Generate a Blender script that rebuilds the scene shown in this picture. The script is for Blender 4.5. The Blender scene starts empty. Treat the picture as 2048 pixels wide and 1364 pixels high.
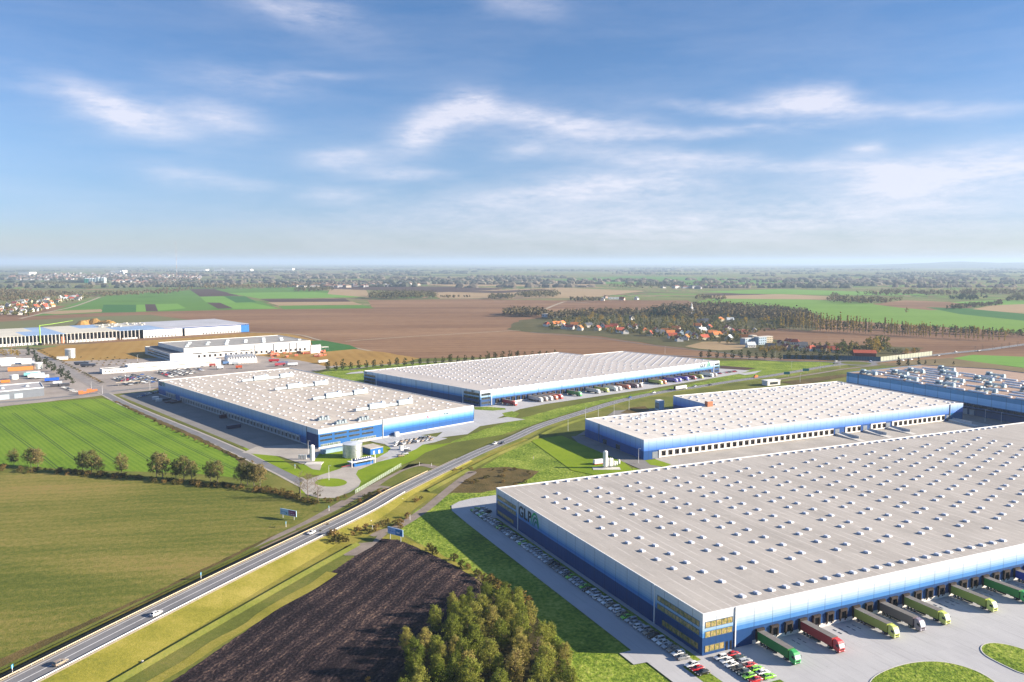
import bpy, bmesh, math, random
from mathutils import Vector, Matrix, noise
R=random.Random(7)
S=bpy.context.scene; COL=S.collection
# ---------------------------------------------------------------- camera frame (survey of the photo)
F=1655.;CX=1024.;CY=682.;HOR=524.5;CH=120.
TH=math.atan((CY-HOR)/F); CT,ST=math.cos(TH),math.sin(TH)
def G(x,y,z=0.0):
    """ground position seen at photo position x,y (2048 wide) at height z"""
    u=x-CX; v=CY-y; dy=F*CT+v*ST; dz=v*CT-F*ST
    t=(z-CH)/dz
    return (u*t,dy*t)
cam_d=bpy.data.cameras.new('camera'); cam=bpy.data.objects.new('camera',cam_d); COL.objects.link(cam)
cam.location=(0,0,CH); cam.rotation_euler=(math.pi/2-TH,0,0)
cam_d.sensor_width=36; cam_d.lens=36*F/2048; cam_d.clip_start=1; cam_d.clip_end=400000
S.camera=cam
# ---------------------------------------------------------------- words
ORD=['first','second','third','fourth','fifth','sixth','seventh','eighth','ninth','tenth','eleventh','twelfth','thirteenth','fourteenth','fifteenth','sixteenth','seventeenth','eighteenth','nineteenth']
TENS=['','','twent','thirt','fort','fift','sixt','sevent','eight','ninet']
def nth(i):  # 1-based
    if i<20: return ORD[i-1]
    t,u=divmod(i,10)
    if i>=100: return 'hundred and '+nth(i-100) if i>100 else 'hundredth'
    return TENS[t]+('ieth' if u==0 else 'y-'+ORD[u-1])
# ---------------------------------------------------------------- object helpers
def tag(o,label=None,cat=None,group=None,kind=None):
    if label: o['label']=label
    if cat: o['category']=cat
    if group: o['group']=group
    if kind: o['kind']=kind
    return o
def empty(name,loc=(0,0,0),rz=0,label=None,cat=None,group=None):
    o=bpy.data.objects.new(name,None); COL.objects.link(o)
    o.location=loc; o.rotation_euler=(0,0,rz); o.empty_display_size=.5
    return tag(o,label,cat,group)
class MB:
    def __init__(s): s.v=[];s.f=[];s.m=[]
    def quad(s,a,b,c,d,m=0):
        i=len(s.v); s.v+=[a,b,c,d]; s.f.append((i,i+1,i+2,i+3)); s.m.append(m)
    def poly(s,pts,m=0):
        i=len(s.v); s.v+=list(pts); s.f.append(tuple(range(i,i+len(pts)))); s.m.append(m)
    def fr(s,o,u,v,x0,x1,y0,y1,z0,z1,m=0,taper=0,mt=None):
        """box in a skewed frame: o + u*x + v*y ; taper shrinks the top"""
        def p(x,y,z): return (o[0]+u[0]*x+v[0]*y,o[1]+u[1]*x+v[1]*y,z)
        t=taper
        b=[p(x0,y0,z0),p(x1,y0,z0),p(x1,y1,z0),p(x0,y1,z0)]
        c=[p(x0+t,y0+t,z1),p(x1-t,y0+t,z1),p(x1-t,y1-t,z1),p(x0+t,y1-t,z1)]
        i=len(s.v); s.v+=b+c
        fl=[(3,2,1,0),(4,5,6,7),(0,1,5,4),(1,2,6,5),(2,3,7,6),(3,0,4,7)]
        det=(u[0]*v[1]-u[1]*v[0])*(x1-x0)*(y1-y0)
        for k,q in enumerate(fl):
            if det<0: q=q[::-1]
            s.f.append(tuple(i+a for a in q)); s.m.append(mt if (k==1 and mt is not None) else m)
    def box(s,x0,x1,y0,y1,z0,z1,m=0,taper=0,mt=None): s.fr((0,0),(1,0),(0,1),x0,x1,y0,y1,z0,z1,m,taper,mt)
    def cyl(s,cx,cy,r,z0,z1,n=16,m=0,r1=None,cap=True,mt=None):
        r1=r if r1 is None else r1; i=len(s.v)
        for k in range(n):
            a=2*math.pi*k/n; s.v.append((cx+r*math.cos(a),cy+r*math.sin(a),z0))
        for k in range(n):
            a=2*math.pi*k/n; s.v.append((cx+r1*math.cos(a),cy+r1*math.sin(a),z1))
        for k in range(n):
            j=(k+1)%n; s.f.append((i+k,i+j,i+n+j,i+n+k)); s.m.append(m)
        if cap:
            s.f.append(tuple(i+n+k for k in range(n))); s.m.append(m if mt is None else mt)
            s.f.append(tuple(i+n-1-k for k in range(n))); s.m.append(m)
    def tube(s,a,b,r,r1=None,n=6,m=0):
        a=Vector(a);b=Vector(b);r1=r if r1 is None else r1
        d=(b-a); 
        if d.length<1e-6: return
        d.normalize(); x=d.orthogonal().normalized(); y=d.cross(x); i=len(s.v)
        for P,rr in((a,r),(b,r1)):
            for k in range(n):
                t=2*math.pi*k/n; s.v.append(tuple(P+x*(rr*math.cos(t))+y*(rr*math.sin(t))))
        for k in range(n):
            j=(k+1)%n; s.f.append((i+k,i+j,i+n+j,i+n+k)); s.m.append(m)
        s.f.append(tuple(i+n+k for k in range(n))); s.m.append(m)
    def mesh(s,name,mats,smooth=False):
        me=bpy.data.meshes.new(name); me.from_pydata(s.v,[],s.f)
        for mt in (mats if isinstance(mats,(list,tuple)) else [mats]): me.materials.append(mt)
        me.polygons.foreach_set('material_index',s.m)
        if smooth: me.polygons.foreach_set('use_smooth',[True]*len(s.f))
        me.update(); return me
    def build(s,name,mats,parent=None,loc=(0,0,0),rz=0,smooth=False,**k):
        return link(s.mesh(name,mats,smooth),name,parent,loc,rz,**k)
def link(me,name,parent=None,loc=(0,0,0),rz=0,**k):
    o=bpy.data.objects.new(name,me); COL.objects.link(o); o.parent=parent
    o.location=loc; o.rotation_euler=(0,0,rz)
    tag(o,**k); return o
CH_MAP={}
def remember(root):
    """list a prototype's parts and their sub-parts once, so that copying is quick"""
    def rec(o):
        CH_MAP[o.as_pointer()]=list(o.children)
        for c in o.children: rec(c)
    rec(root); return root
def dup(root,loc,rz=0,sc=1,label=None,group=None,swap=None):
    def rec(o,par):
        c=o.copy(); COL.objects.link(c)
        if par is not None: c.parent=par
        if swap and o.data is not None and o.data.name in swap: c.data=swap[o.data.name]
        for ch in CH_MAP.get(o.as_pointer(),[]): rec(ch,c)
        return c
    r=rec(root,None); r.location=loc; r.rotation_euler=(0,0,rz)
    r.scale=(sc,)*3 if isinstance(sc,(int,float)) else sc
    if label: r['label']=label
    if group: r['group']=group
    return r
# ---------------------------------------------------------------- node helpers
class NT:
    def __init__(s,nt): s.nt=nt
    def n(s,t,**k):
        x=s.nt.nodes.new(t)
        for a,b in k.items(): setattr(x,a,b)
        return x
    def l(s,a,b): s.nt.links.new(a,b)
    def val(s,sock,x):
        if hasattr(x,'is_output') or isinstance(x,bpy.types.NodeSocket): s.l(x,sock)
        else: sock.default_value=x
    def math(s,op,a,b=None,c=None,clamp=False):
        x=s.n('ShaderNodeMath',operation=op); x.use_clamp=clamp; s.val(x.inputs[0],a)
        if b is not None: s.val(x.inputs[1],b)
        if c is not None: s.val(x.inputs[2],c)
        return x.outputs[0]
    def mix(s,f,a,b,typ='MIX'):
        x=s.n('ShaderNodeMix',data_type='RGBA',blend_type=typ); s.val(x.inputs[0],f)
        s.val(x.inputs[6],c4(a)); s.val(x.inputs[7],c4(b)); return x.outputs[2]
    def ramp(s,f,stops,interp='LINEAR'):
        x=s.n('ShaderNodeValToRGB'); r=x.color_ramp; r.interpolation=interp
        while len(r.elements)<len(stops): r.elements.new(.5)
        for e,(p,c) in zip(r.elements,stops):
            e.position=p; e.color=c4(c) if not isinstance(c,(int,float)) else (c,c,c,1)
        s.val(x.inputs[0],f); return x.outputs[0]
    def noise(s,vec,scale,detail=3,rough=.55,dist=0):
        x=s.n('ShaderNodeTexNoise'); x.inputs['Scale'].default_value=scale; x.inputs['Detail'].default_value=detail
        x.inputs['Roughness'].default_value=rough; x.inputs['Distortion'].default_value=dist
        s.l(vec,x.inputs['Vector']); return x.outputs['Fac']
    def mapping(s,vec,rz=0,scale=(1,1,1),loc=(0,0,0)):
        x=s.n('ShaderNodeMapping'); x.inputs['Rotation'].default_value=(0,0,rz); x.inputs['Scale'].default_value=scale
        x.inputs['Location'].default_value=loc; s.l(vec,x.inputs['Vector']); return x.outputs[0]
    def pos(s): return s.n('ShaderNodeNewGeometry').outputs['Position']
    def objc(s): return s.n('ShaderNodeTexCoord').outputs['Object']
def c4(c):
    if isinstance(c,bpy.types.NodeSocket): return c
    return tuple(c)+(1,) if len(c)==3 else tuple(c)
def newmat(name):
    m=bpy.data.materials.new(name); m.use_nodes=True; nt=m.node_tree; nt.nodes.clear()
    N=NT(nt); b=N.n('ShaderNodeBsdfPrincipled'); o=N.n('ShaderNodeOutputMaterial'); N.l(b.outputs[0],o.inputs[0])
    return m,N,b,o
def setc(N,b,c,rough=.8,metal=0,spec=.3):
    N.val(b.inputs['Base Color'],c4(c)); b.inputs['Roughness'].default_value=rough
    b.inputs['Metallic'].default_value=metal; b.inputs['Specular IOR Level'].default_value=spec
def bump(N,b,h,strength,dist):
    x=N.n('ShaderNodeBump'); x.inputs['Strength'].default_value=strength; x.inputs['Distance'].default_value=dist
    N.l(h,x.inputs['Height']); N.l(x.outputs[0],b.inputs['Normal'])
_mc={}
def P(name,col,rough=.75,var=.12,scale=.4,metal=0,spec=.3):
    """plain weathered paint / concrete / metal with soft mottling"""
    if name in _mc: return _mc[name]
    m,N,b,o=newmat(name); f=N.noise(N.pos(),scale,4)
    f2=N.noise(N.pos(),scale*9,2)
    f=N.math('ADD',N.math('MULTIPLY',f,.7),N.math('MULTIPLY',f2,.3))
    lo=tuple(c*(1-var*1.6) for c in col); hi=tuple(min(1,c*(1+var*1.2)) for c in col)
    setc(N,b,N.ramp(f,[(.3,lo),(.7,hi)]),rough,metal,spec); _mc[name]=m; return m
def ground_mat(name,stops,scale=.02,fine=.6,stripe=None,bmp=0,finew=.35,bscale=1.5,stretch=None):
    """soil or turf: broad patches, fine grain and optional drill / plough rows
       stripe=(angle, period m, strength)"""
    if name in _mc: return _mc[name]
    m,N,b,o=newmat(name); p=N.pos()
    pb=p if not stretch else N.mapping(p,-stretch[0],(stretch[1],stretch[2],1))
    a=N.noise(pb,scale,5,.6); g=N.noise(p,fine,4,.7)
    f=N.math('ADD',N.math('MULTIPLY',a,1-finew),N.math('MULTIPLY',g,finew))
    if stripe:
        w=N.n('ShaderNodeTexWave'); w.bands_direction='X'; w.wave_profile='SIN'
        w.inputs['Scale'].default_value=1/stripe[1]*.314*1.0; w.inputs['Distortion'].default_value=stripe[3] if len(stripe)>3 else .6
        w.inputs['Detail'].default_value=2; w.inputs['Detail Scale'].default_value=.6
        N.l(N.mapping(p,-stripe[0]),w.inputs['Vector'])
        f=N.math('ADD',f,N.math('MULTIPLY',N.math('SUBTRACT',w.outputs['Fac'],.5),stripe[2]))
    setc(N,b,N.ramp(f,stops),.95,0,.08)
    if bmp: bump(N,b,N.noise(p,bscale,4,.7),1,bmp)
    _mc[name]=m; return m
# ---------------------------------------------------------------- sun, sky
SUN_EL=math.radians(19.5); TO_SUN=Vector((.997*math.cos(SUN_EL),-.075*math.cos(SUN_EL),math.sin(SUN_EL)))
sd=bpy.data.lights.new('sun','SUN'); sd.energy=5.0; sd.angle=math.radians(.55); sd.color=(1,.87,.70)
sun=bpy.data.objects.new('sun',sd); COL.objects.link(sun); sun.rotation_euler=TO_SUN.to_track_quat('Z','Y').to_euler()
sun.location=(300,-50,300)
W=bpy.data.worlds.new('World'); S.world=W; W.use_nodes=True; W.node_tree.nodes.clear(); N=NT(W.node_tree)
sky=N.n('ShaderNodeTexSky',sky_type='NISHITA'); sky.sun_disc=False; sky.sun_elevation=SUN_EL
sky.sun_rotation=math.atan2(TO_SUN.x,TO_SUN.y); sky.altitude=120; sky.air_density=1.0; sky.dust_density=.6; sky.ozone_density=1.6
tc=N.n('ShaderNodeTexCoord').outputs['Generated']
sx=N.n('ShaderNodeSeparateXYZ'); N.l(tc,sx.inputs[0])
az=N.math('ARCTAN2',sx.outputs[0],sx.outputs[1]); el=N.math('ARCSINE',sx.outputs[2])
az=N.math('MULTIPLY',az,180/math.pi); el=N.math('MULTIPLY',el,180/math.pi)
cv=N.n('ShaderNodeCombineXYZ'); N.l(az,cv.inputs[0]); N.l(el,cv.inputs[1])
w1=N.noise(N.mapping(cv.outputs[0],math.radians(5),(.07,.42,1)),1,8,.6,.35)      # streaks
w2=N.noise(N.mapping(cv.outputs[0],math.radians(-9),(.34,1.5,1)),1,10,.7,.2)       # feathering
wz=N.math('SUBTRACT',N.noise(N.mapping(cv.outputs[0],0,(.12,.2,1),(5,3,0)),1,3,.6),.5)
azw=N.math('ADD',az,N.math('MULTIPLY',wz,4)); elw=N.math('ADD',el,N.math('MULTIPLY',wz,1.6))
# named cirrus wisps: centre azimuth / elevation (degrees), half sizes, tilt, density
def azel(x,y):
    a=math.atan((x-CX)/F); return math.degrees(a),math.degrees(math.atan((HOR-y)/F*math.cos(a)))
CL=[(600,25,150,34,-14,.55),(1040,20,90,26,-10,.35),(250,228,120,26,-14,1.3),(455,240,90,24,-8,.7),(945,225,66,30,6,1.3),(845,270,66,30,30,1.2),
 (700,318,75,18,0,.8),(1130,250,160,24,-7,1.1),(1400,270,260,9,1,.6),(1600,212,90,20,-4,1.2),(1780,230,300,12,-4,.55),(1440,225,150,10,-7,.45),
 (820,352,90,11,-2,.6),(1250,375,200,34,3,.95),(1040,395,230,24,6,.5),(1450,326,420,16,-5,.7),(1900,335,260,30,6,.6),(1770,372,60,24,0,.55),(1715,306,36,8,0,.8),
 (680,388,80,17,0,.55),(360,355,90,18,-4,.5),(490,375,80,16,0,.35),(1500,440,460,36,3,.6),(1930,360,200,34,6,.6),(500,175,130,20,-6,.35),
 (1000,455,520,44,0,.45),(1810,460,420,50,0,.45),(640,165,120,7,4,.3),(1040,310,60,14,8,.5)]
acc=None
for cx,cy,rx,ry,rot,st in CL:
    a0,e0=azel(cx,cy); k=math.degrees(1/F); rx=rx*k*1.0; ry=ry*k*1.25; r=math.radians(rot); c,s_=math.cos(r),math.sin(r)
    dx=N.math('SUBTRACT',azw,a0); dy=N.math('SUBTRACT',elw,e0)
    u=N.math('ADD',N.math('MULTIPLY',dx,c/rx),N.math('MULTIPLY',dy,s_/rx))
    v=N.math('ADD',N.math('MULTIPLY',dx,-s_/ry),N.math('MULTIPLY',dy,c/ry))
    d=N.math('ADD',N.math('MULTIPLY',u,u),N.math('MULTIPLY',v,v))
    g=N.math('MULTIPLY',N.math('POWER',2.718,N.math('MULTIPLY',d,-1.3)),st)
    acc=g if acc is None else N.math('ADD',acc,g)
w3=N.noise(N.mapping(cv.outputs[0],math.radians(-14),(.8,3.2,1)),1,8,.7,.3)
tex=N.math('ADD',N.math('ADD',N.math('MULTIPLY',w1,.45),N.math('MULTIPLY',w2,.5)),N.math('MULTIPLY',w3,.3))
tex=N.ramp(tex,[(.40,0),(.84,1)])
thin=N.math('MULTIPLY',N.ramp(N.math('ADD',w1,N.math('MULTIPLY',w2,.3)),[(.52,0),(.9,1)]),.10)
dens=N.math('ADD',N.math('MULTIPLY',acc,N.math('ADD',N.math('MULTIPLY',tex,.92),.07)),thin,clamp=False)
dens=N.math('MINIMUM',dens,.72)
up=N.math('GREATER_THAN',el,0); dens=N.math('MULTIPLY',dens,up)
CLOUDV=5.4
low=N.ramp(N.math('DIVIDE',el,24),[(0,(.574,.66,.90)),(.03,(.565,.652,.913)),(.11,(.478,.60,.974)),(.2,(.46,.59,.896)),(.32,(.505,.625,.87)),(.6,(.41,.575,.82)),(.78,(.345,.565,.83))])
skc=N.mix(1.0,sky.outputs[0],low,'MULTIPLY')
skc=N.mix(dens,skc,(CLOUDV*1.0,CLOUDV*.97,CLOUDV*1.06))
bg=N.n('ShaderNodeBackground'); N.l(skc,bg.inputs[0]); bg.inputs[1].default_value=.069
wo=N.n('ShaderNodeOutputWorld'); N.l(bg.outputs[0],wo.inputs[0])
V=S.view_settings; S.display_settings.display_device='sRGB'; V.view_transform='Standard'; V.look='None'; V.exposure=1.43; V.gamma=1; V.use_curve_mapping=False
S.cycles.use_denoising=True; S.cycles.max_bounces=6; S.cycles.diffuse_bounces=2; S.cycles.glossy_bounces=2; S.cycles.transmission_bounces=2
S.cycles.transparent_max_bounces=6; S.cycles.volume_bounces=0; S.cycles.caustics_reflective=False; S.cycles.caustics_refractive=False
S.cycles.sample_clamp_indirect=4
# ================================================================ GROUND
def D(a): return math.radians(a)
# countryside out to the horizon: a patchwork of fields
def country():
    m,N,b,o=newmat('countryside'); p=N.pos()
    w=N.n('ShaderNodeVectorMath',operation='ADD'); N.l(p,w.inputs[0])
    nn=N.n('ShaderNodeTexNoise'); nn.inputs['Scale'].default_value=.0006; N.l(p,nn.inputs['Vector'])
    sc=N.n('ShaderNodeVectorMath',operation='SCALE'); N.l(nn.outputs['Color'],sc.inputs[0]); sc.inputs['Scale'].default_value=500
    N.l(sc.outputs[0],w.inputs[1])
    v=N.n('ShaderNodeTexVoronoi',feature='F1',distance='CHEBYCHEV'); v.inputs['Scale'].default_value=1
    N.l(N.mapping(w.outputs[0],D(14),(1/1100.,1/520.,1)),v.inputs['Vector'])
    s=N.n('ShaderNodeSeparateColor'); N.l(v.outputs['Color'],s.inputs[0])
    c=N.ramp(s.outputs[0],[(0,(.14,.22,.06)),(.16,(.36,.27,.15)),(.3,(.12,.17,.07)),(.42,(.24,.17,.11)),(.52,(.17,.29,.07)),(.66,(.13,.10,.08)),(.72,(.28,.25,.14)),(.82,(.11,.20,.06)),(.92,(.30,.21,.13))],'CONSTANT')
    # patches of woodland scrub
    wd=N.noise(N.mapping(p,D(8),(.35,1,1)),.0011,6,.62)
    c=N.mix(N.ramp(wd,[(.58,0),(.61,1)]),c,(.09,.10,.065))
    g=N.noise(p,.02,4,.6); c=N.mix(N.math('MULTIPLY',g,.35),c,(.06,.05,.04),'MIX')
    setc(N,b,c,1,0,0); return m
gr=MB(); RAD=110000
def ring(r,n=64): return [(r*math.cos(2*math.pi*k/n),r*math.sin(2*math.pi*k/n),0) for k in range(n)]
rs=[ring(r) for r in (3000,12000,40000,RAD)]
gr.poly(rs[0])
for a,b2 in zip(rs,rs[1:]):
    for k in range(64):
        j=(k+1)%64; gr.quad(a[k],b2[k],b2[j],a[j])
gr.build('ground',country(),loc=(0,0,-.6),kind='structure')
zf=[-.56]; zn=[0]
def smooth_ring(pts,it=2):
    for _ in range(it):
        q=[]
        for i in range(len(pts)):
            a=pts[i]; b=pts[(i+1)%len(pts)]
            q+=[(a[0]*.75+b[0]*.25,a[1]*.75+b[1]*.25),(a[0]*.25+b[0]*.75,a[1]*.25+b[1]*.75)]
        pts=q
    return pts
def area(name,pts,mat,far=False,world=False,sm=0,z=None,step=None,wob=0):
    g=[tuple(p) if world else G(*p) for p in pts]
    if sm: g=smooth_ring(g,sm)
    if wob:   # a ragged natural edge
        q=[]
        for i in range(len(g)):
            a=Vector(g[i]);b=Vector(g[(i+1)%len(g)]); L=(b-a).length; n=max(1,min(60,int(L/(wob*2.5))))
            for k in range(n):
                t=a.lerp(b,k/n); w=wob if k else wob*.5
                q.append((t.x+w*(noise.noise(Vector((t.x/wob/3,t.y/wob/3,1)))),t.y+w*noise.noise(Vector((t.x/wob/3,t.y/wob/3,9)))))
        g=q
    Z=zf if far else zn
    if z is None: z=Z[0]; Z[0]+=step or (.006 if far else .005)
    cx=sum(a[0] for a in g)/len(g); cy=sum(a[1] for a in g)/len(g)
    bm=bmesh.new(); vs=[bm.verts.new((a[0]-cx,a[1]-cy,0)) for a in g]
    for i in range(len(vs)): bm.edges.new((vs[i],vs[(i+1)%len(vs)]))
    bmesh.ops.triangle_fill(bm,use_beauty=True,edges=bm.edges[:],normal=(0,0,1))
    for f in bm.faces:
        if f.normal.z<0: f.normal_flip()
    me=bpy.data.meshes.new(name); bm.to_mesh(me); bm.free(); me.materials.append(mat)
    o=link(me,name,loc=(cx,cy,z),kind='structure'); return o
def spline(pts,n=10):
    """Catmull-Rom through points of any dimension"""
    out=[]; P_=[pts[0]]+list(pts)+[pts[-1]]
    for i in range(1,len(P_)-2):
        p0,p1,p2,p3=P_[i-1:i+3]
        for k in range(n):
            t=k/n; out.append(tuple(.5*((2*b)+(-a+c)*t+(2*a-5*b+4*c-d)*t*t+(-a+3*b-3*c+d)*t**3) for a,b,c,d in zip(p0,p1,p2,p3)))
    out.append(tuple(pts[-1])); return out
def ribbon(mb,path,o0,o1,z0=0,z1=None,m=0):
    """strip between two sideways offsets (right positive) along path (x,y,z)"""
    z1=z0 if z1 is None else z1; L=[];Rr=[]
    for i,p in enumerate(path):
        a=path[max(0,i-1)];b=path[min(len(path)-1,i+1)]
        dx,dy=b[0]-a[0],b[1]-a[1]; l=math.hypot(dx,dy) or 1; nx,ny=dy/l,-dx/l
        f0=o0(i) if callable(o0) else o0; f1=o1(i) if callable(o1) else o1
        h0=z0(p) if callable(z0) else p[2]+z0; h1=z1(p) if callable(z1) else p[2]+z1
        L.append((p[0]+nx*f0,p[1]+ny*f0,h0)); Rr.append((p[0]+nx*f1,p[1]+ny*f1,h1))
    for i in range(len(path)-1): mb.quad(L[i],Rr[i],Rr[i+1],L[i+1],m)
def road(name,px,w,mat,far=False,n=8,world=False,z=None):
    pts=[tuple(p) if world else G(*p) for p in px]; Z=zf if far else zn
    if z is None: z=Z[0]; Z[0]+=.006 if far else .005
    path=[(a,b,z) for a,b in spline(pts,n)]
    mb=MB(); ribbon(mb,path,-w/2,w/2); o=mb.build(name,mat,kind='structure'); return path
# --- soil and turf
def st(a,b,c=None): return [(.25,a),(.5,b),(.78,c or b)]
m_brown=ground_mat('brown ploughland',[(.34,(.15,.08,.045)),(.5,(.225,.13,.072)),(.66,(.30,.185,.105))],.0035,.05,(D(96),30,.05),stretch=(D(4),.35,1.6),finew=.25)
m_dkbrown=ground_mat('dark ploughland',st((.055,.036,.03),(.08,.05,.042)),.01,.1)
m_tan=ground_mat('stubble field',st((.26,.19,.10),(.36,.26,.15)),.006,.08)
m_gold=ground_mat('fallow field',st((.20,.12,.03),(.33,.20,.055),(.38,.26,.09)),.01,.12,(D(20),14,.08))
m_gg=ground_mat('pale winter field',st((.11,.12,.055),(.16,.165,.075)),.008,.1)
m_g1=ground_mat('mid green field',st((.055,.13,.02),(.10,.21,.035)),.006,.06,(D(98),20,.12))
m_g2=ground_mat('dark green field',st((.03,.10,.025),(.05,.15,.035)),.008,.06,(D(98),16,.1))
m_g3=ground_mat('light green field',st((.10,.23,.03),(.15,.30,.05)),.006,.05,(D(98),16,.08))
m_bigreen=ground_mat('winter wheat field',st((.10,.20,.03),(.15,.27,.04),(.17,.30,.05)),.004,.04,stretch=(D(-8),.4,1.6))
m_vil=ground_mat('village gardens',st((.06,.06,.025),(.10,.095,.04),(.17,.13,.07)),.02,.15)
m_path=P('farm track',(.36,.30,.22),.95,.15,.1)
A_=lambda n,p,m,**k: area(n,p,m,far=True,**k)
A_('brown_field',[(-400,655),(-400,606),(0,607),(300,618),(500,617),(745,616),(735,600),(905,598),(1100,600),(1375,600),(1395,610),(1500,622),(1800,640),(2048,668),(2500,690),(2500,740),(1900,720),(1700,728),(1500,740),(1300,750),(800,760),(560,735),(300,690)],m_brown,step=.012)
A_('pale_field',[(-400,672),(-400,640),(0,643),(180,633),(300,629),(370,638),(420,646),(300,660),(0,668)],m_gg)
A_('fallow_field',[(60,702),(120,690),(330,678),(505,665),(575,667),(640,683),(645,700),(560,715),(130,725),(95,716)],m_gold,wob=8)
A_('green_field',[(60,632),(110,620),(160,603),(215,592),(300,584),(400,580),(440,590),(520,602),(560,617),(205,625)],m_g1)
A_('stubble_strip',[(75,626),(120,621),(202,618),(207,623),(110,628)],m_tan)
A_('green_field',[(207,609),(272,609),(272,624),(203,625)],m_g2)
A_('green_field',[(273,609),(290,609),(292,622),(272,623)],m_g3)
A_('dark_field',[(290,608),(310,608),(316,622),(292,622)],m_dkbrown)
A_('green_field',[(311,608),(355,607),(372,616),(316,621)],m_g3)
A_('dark_field',[(378,578),(430,578),(478,591),(400,593)],m_dkbrown)
A_('green_field',[(400,593),(446,592),(560,617),(465,617),(440,605),(412,604)],m_g3)
A_('green_field',[(447,592),(490,592),(514,604),(472,605)],m_g2)
A_('dark_field',[(414,605),(440,605),(466,616),(436,617)],m_dkbrown)
A_('green_field',[(430,579),(600,574),(745,594),(520,597),(480,590)],m_g1)
A_('green_field',[(455,586),(620,583),(700,590),(745,594),(520,597)],m_g3)
A_('dark_field',[(520,598),(690,597),(702,603),(542,604)],m_dkbrown)
A_('stubble_field',[(535,604),(705,603),(725,609),(556,611)],m_tan)
A_('green_field',[(556,611),(725,610),(750,616),(566,618)],m_g1)
A_('stubble_field',[(660,578),(730,577),(742,595),(655,588)],m_tan)
A_('dark_field',[(620,572),(900,573),(1020,577),(910,585),(640,577)],m_dkbrown)
A_('stubble_field',[(880,597),(866,585),(1010,579),(1120,575),(1290,582),(1180,595)],m_tan)
A_('dark_field',[(868,583),(1010,581),(1080,578),(1110,580),(1000,586)],m_dkbrown)
A_('green_field',[(1100,560),(1250,552),(1500,556),(1620,566),(1400,572),(1160,567)],m_g1)
A_('stubble_field',[(800,565),(900,561),(1190,562),(1190,572),(900,572)],m_tan)
A_('wheat_field',[(1392,604),(1420,597),(1560,596),(1700,603),(1850,614),(2048,625),(2300,640),(2300,672),(2048,664),(1800,648),(1560,632),(1420,612)],m_bigreen)
A_('dark_field',[(1390,588),(1480,585),(1600,593),(1500,594)],m_dkbrown)
A_('stubble_field',[(1410,592),(1560,588),(1700,594),(1660,599),(1440,597)],m_tan)
A_('green_field',[(1400,583),(1560,578),(1750,584),(1900,590),(1700,590),(1480,587)],m_g3)
A_('brown_strip',[(1745,608),(1810,600),(1960,606),(1935,617),(1860,620),(1800,615)],m_brown)
A_('green_field',[(1850,614),(1960,617),(2048,622),(2300,636),(2300,652),(2048,641),(1920,628)],m_g2)
A_('stubble_field',[(1945,618),(1985,610),(2048,606),(2300,618),(2300,636),(2048,627)],m_tan)
A_('green_field',[(1900,604),(2000,600),(2100,602),(2048,608),(1960,611)],m_g3)
A_('village_green',[(1010,658),(1040,640),(1150,628),(1300,618),(1480,612),(1620,640),(1640,658),(1560,668),(1690,690),(1850,695),(1780,712),(1690,722),(1540,714),(1440,706),(1365,695),(1280,684),(1200,672),(1060,664)],m_vil,wob=14)
A_('stubble_field',[(1370,692),(1405,683),(1450,682),(1497,690),(1482,698),(1440,700),(1400,697)],m_tan)
A_('poplar_field',[(1430,662),(1540,655),(1700,668),(1720,686),(1640,692),(1560,680)],m_brown)
A_('green_field',[(1905,716),(1945,709),(2048,713),(2300,722),(2300,750),(2048,735),(1960,724)],m_g3)
A_('soil_strip',[(1700,742),(1800,722),(1900,715),(1960,724),(2048,736),(2300,751),(2300,800),(2048,760),(1900,745)],ground_mat('bare site soil',st((.12,.09,.05),(.19,.15,.08),(.26,.2,.1)),.02,.2),wob=6)
road('farm_track',[(690,682),(800,674),(900,668),(985,663),(1040,660)],5,m_path,True)
road('farm_track',[(1090,618),(1120,606),(1135,603),(1180,606)],9,m_path,True)
road('farm_track',[(500,664),(590,668),(640,680),(700,693),(760,705),(830,716)],5,m_path,True)
road('farm_track',[(40,637),(90,625),(150,612),(200,594)],9,m_path,True)
road('village_road',[(1060,664),(1200,676),(1290,688),(1365,697),(1440,704),(1520,716),(1620,716),(1700,712)],5,P('old asphalt',(.16,.15,.145),.9,.15,.1),True)
# --- near ground
zn[0]=zf[0]+.01
m_verge=ground_mat('rough verge grass',[(.3,(.075,.085,.018)),(.48,(.13,.15,.03)),(.62,(.20,.19,.05)),(.8,(.26,.20,.075))],.03,.7,bmp=.15)
m_mead=ground_mat('meadow grass',[(.3,(.07,.085,.018)),(.5,(.125,.14,.03)),(.72,(.19,.185,.05))],.02,.6,bmp=.15)
m_yell=ground_mat('dry yellow grass',[(.28,(.12,.135,.02)),(.45,(.23,.215,.035)),(.62,(.34,.29,.07)),(.8,(.40,.30,.12))],.05,.9,bmp=.2,stretch=(D(-25),1,1))
m_lush=ground_mat('lush clover grass',[(.34,(.055,.095,.012)),(.45,(.12,.19,.02)),(.53,(.21,.28,.035)),(.64,(.36,.40,.09))],.05,.6,bmp=.6,finew=.6,bscale=.6)
m_lawn=ground_mat('mown lawn',[(.3,(.10,.18,.01)),(.5,(.19,.27,.014)),(.75,(.27,.34,.03))],.03,.8,bmp=.1)
m_wheat=ground_mat('sprouting wheat',[(.28,(.06,.125,.012)),(.5,(.14,.24,.02)),(.72,(.22,.31,.035))],.012,.8,(D(40.0),3.2,.10,1.2),bmp=.15,finew=.5)
m_olive=ground_mat('thin winter crop',[(.32,(.06,.085,.014)),(.44,(.11,.13,.024)),(.51,(.165,.165,.036)),(.58,(.24,.205,.058)),(.70,(.31,.20,.08))],.012,.55,(D(-78),7,.035,3.5),bmp=.2,finew=.36,stretch=(D(12),.4,1.5))
m_plough=None
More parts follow.
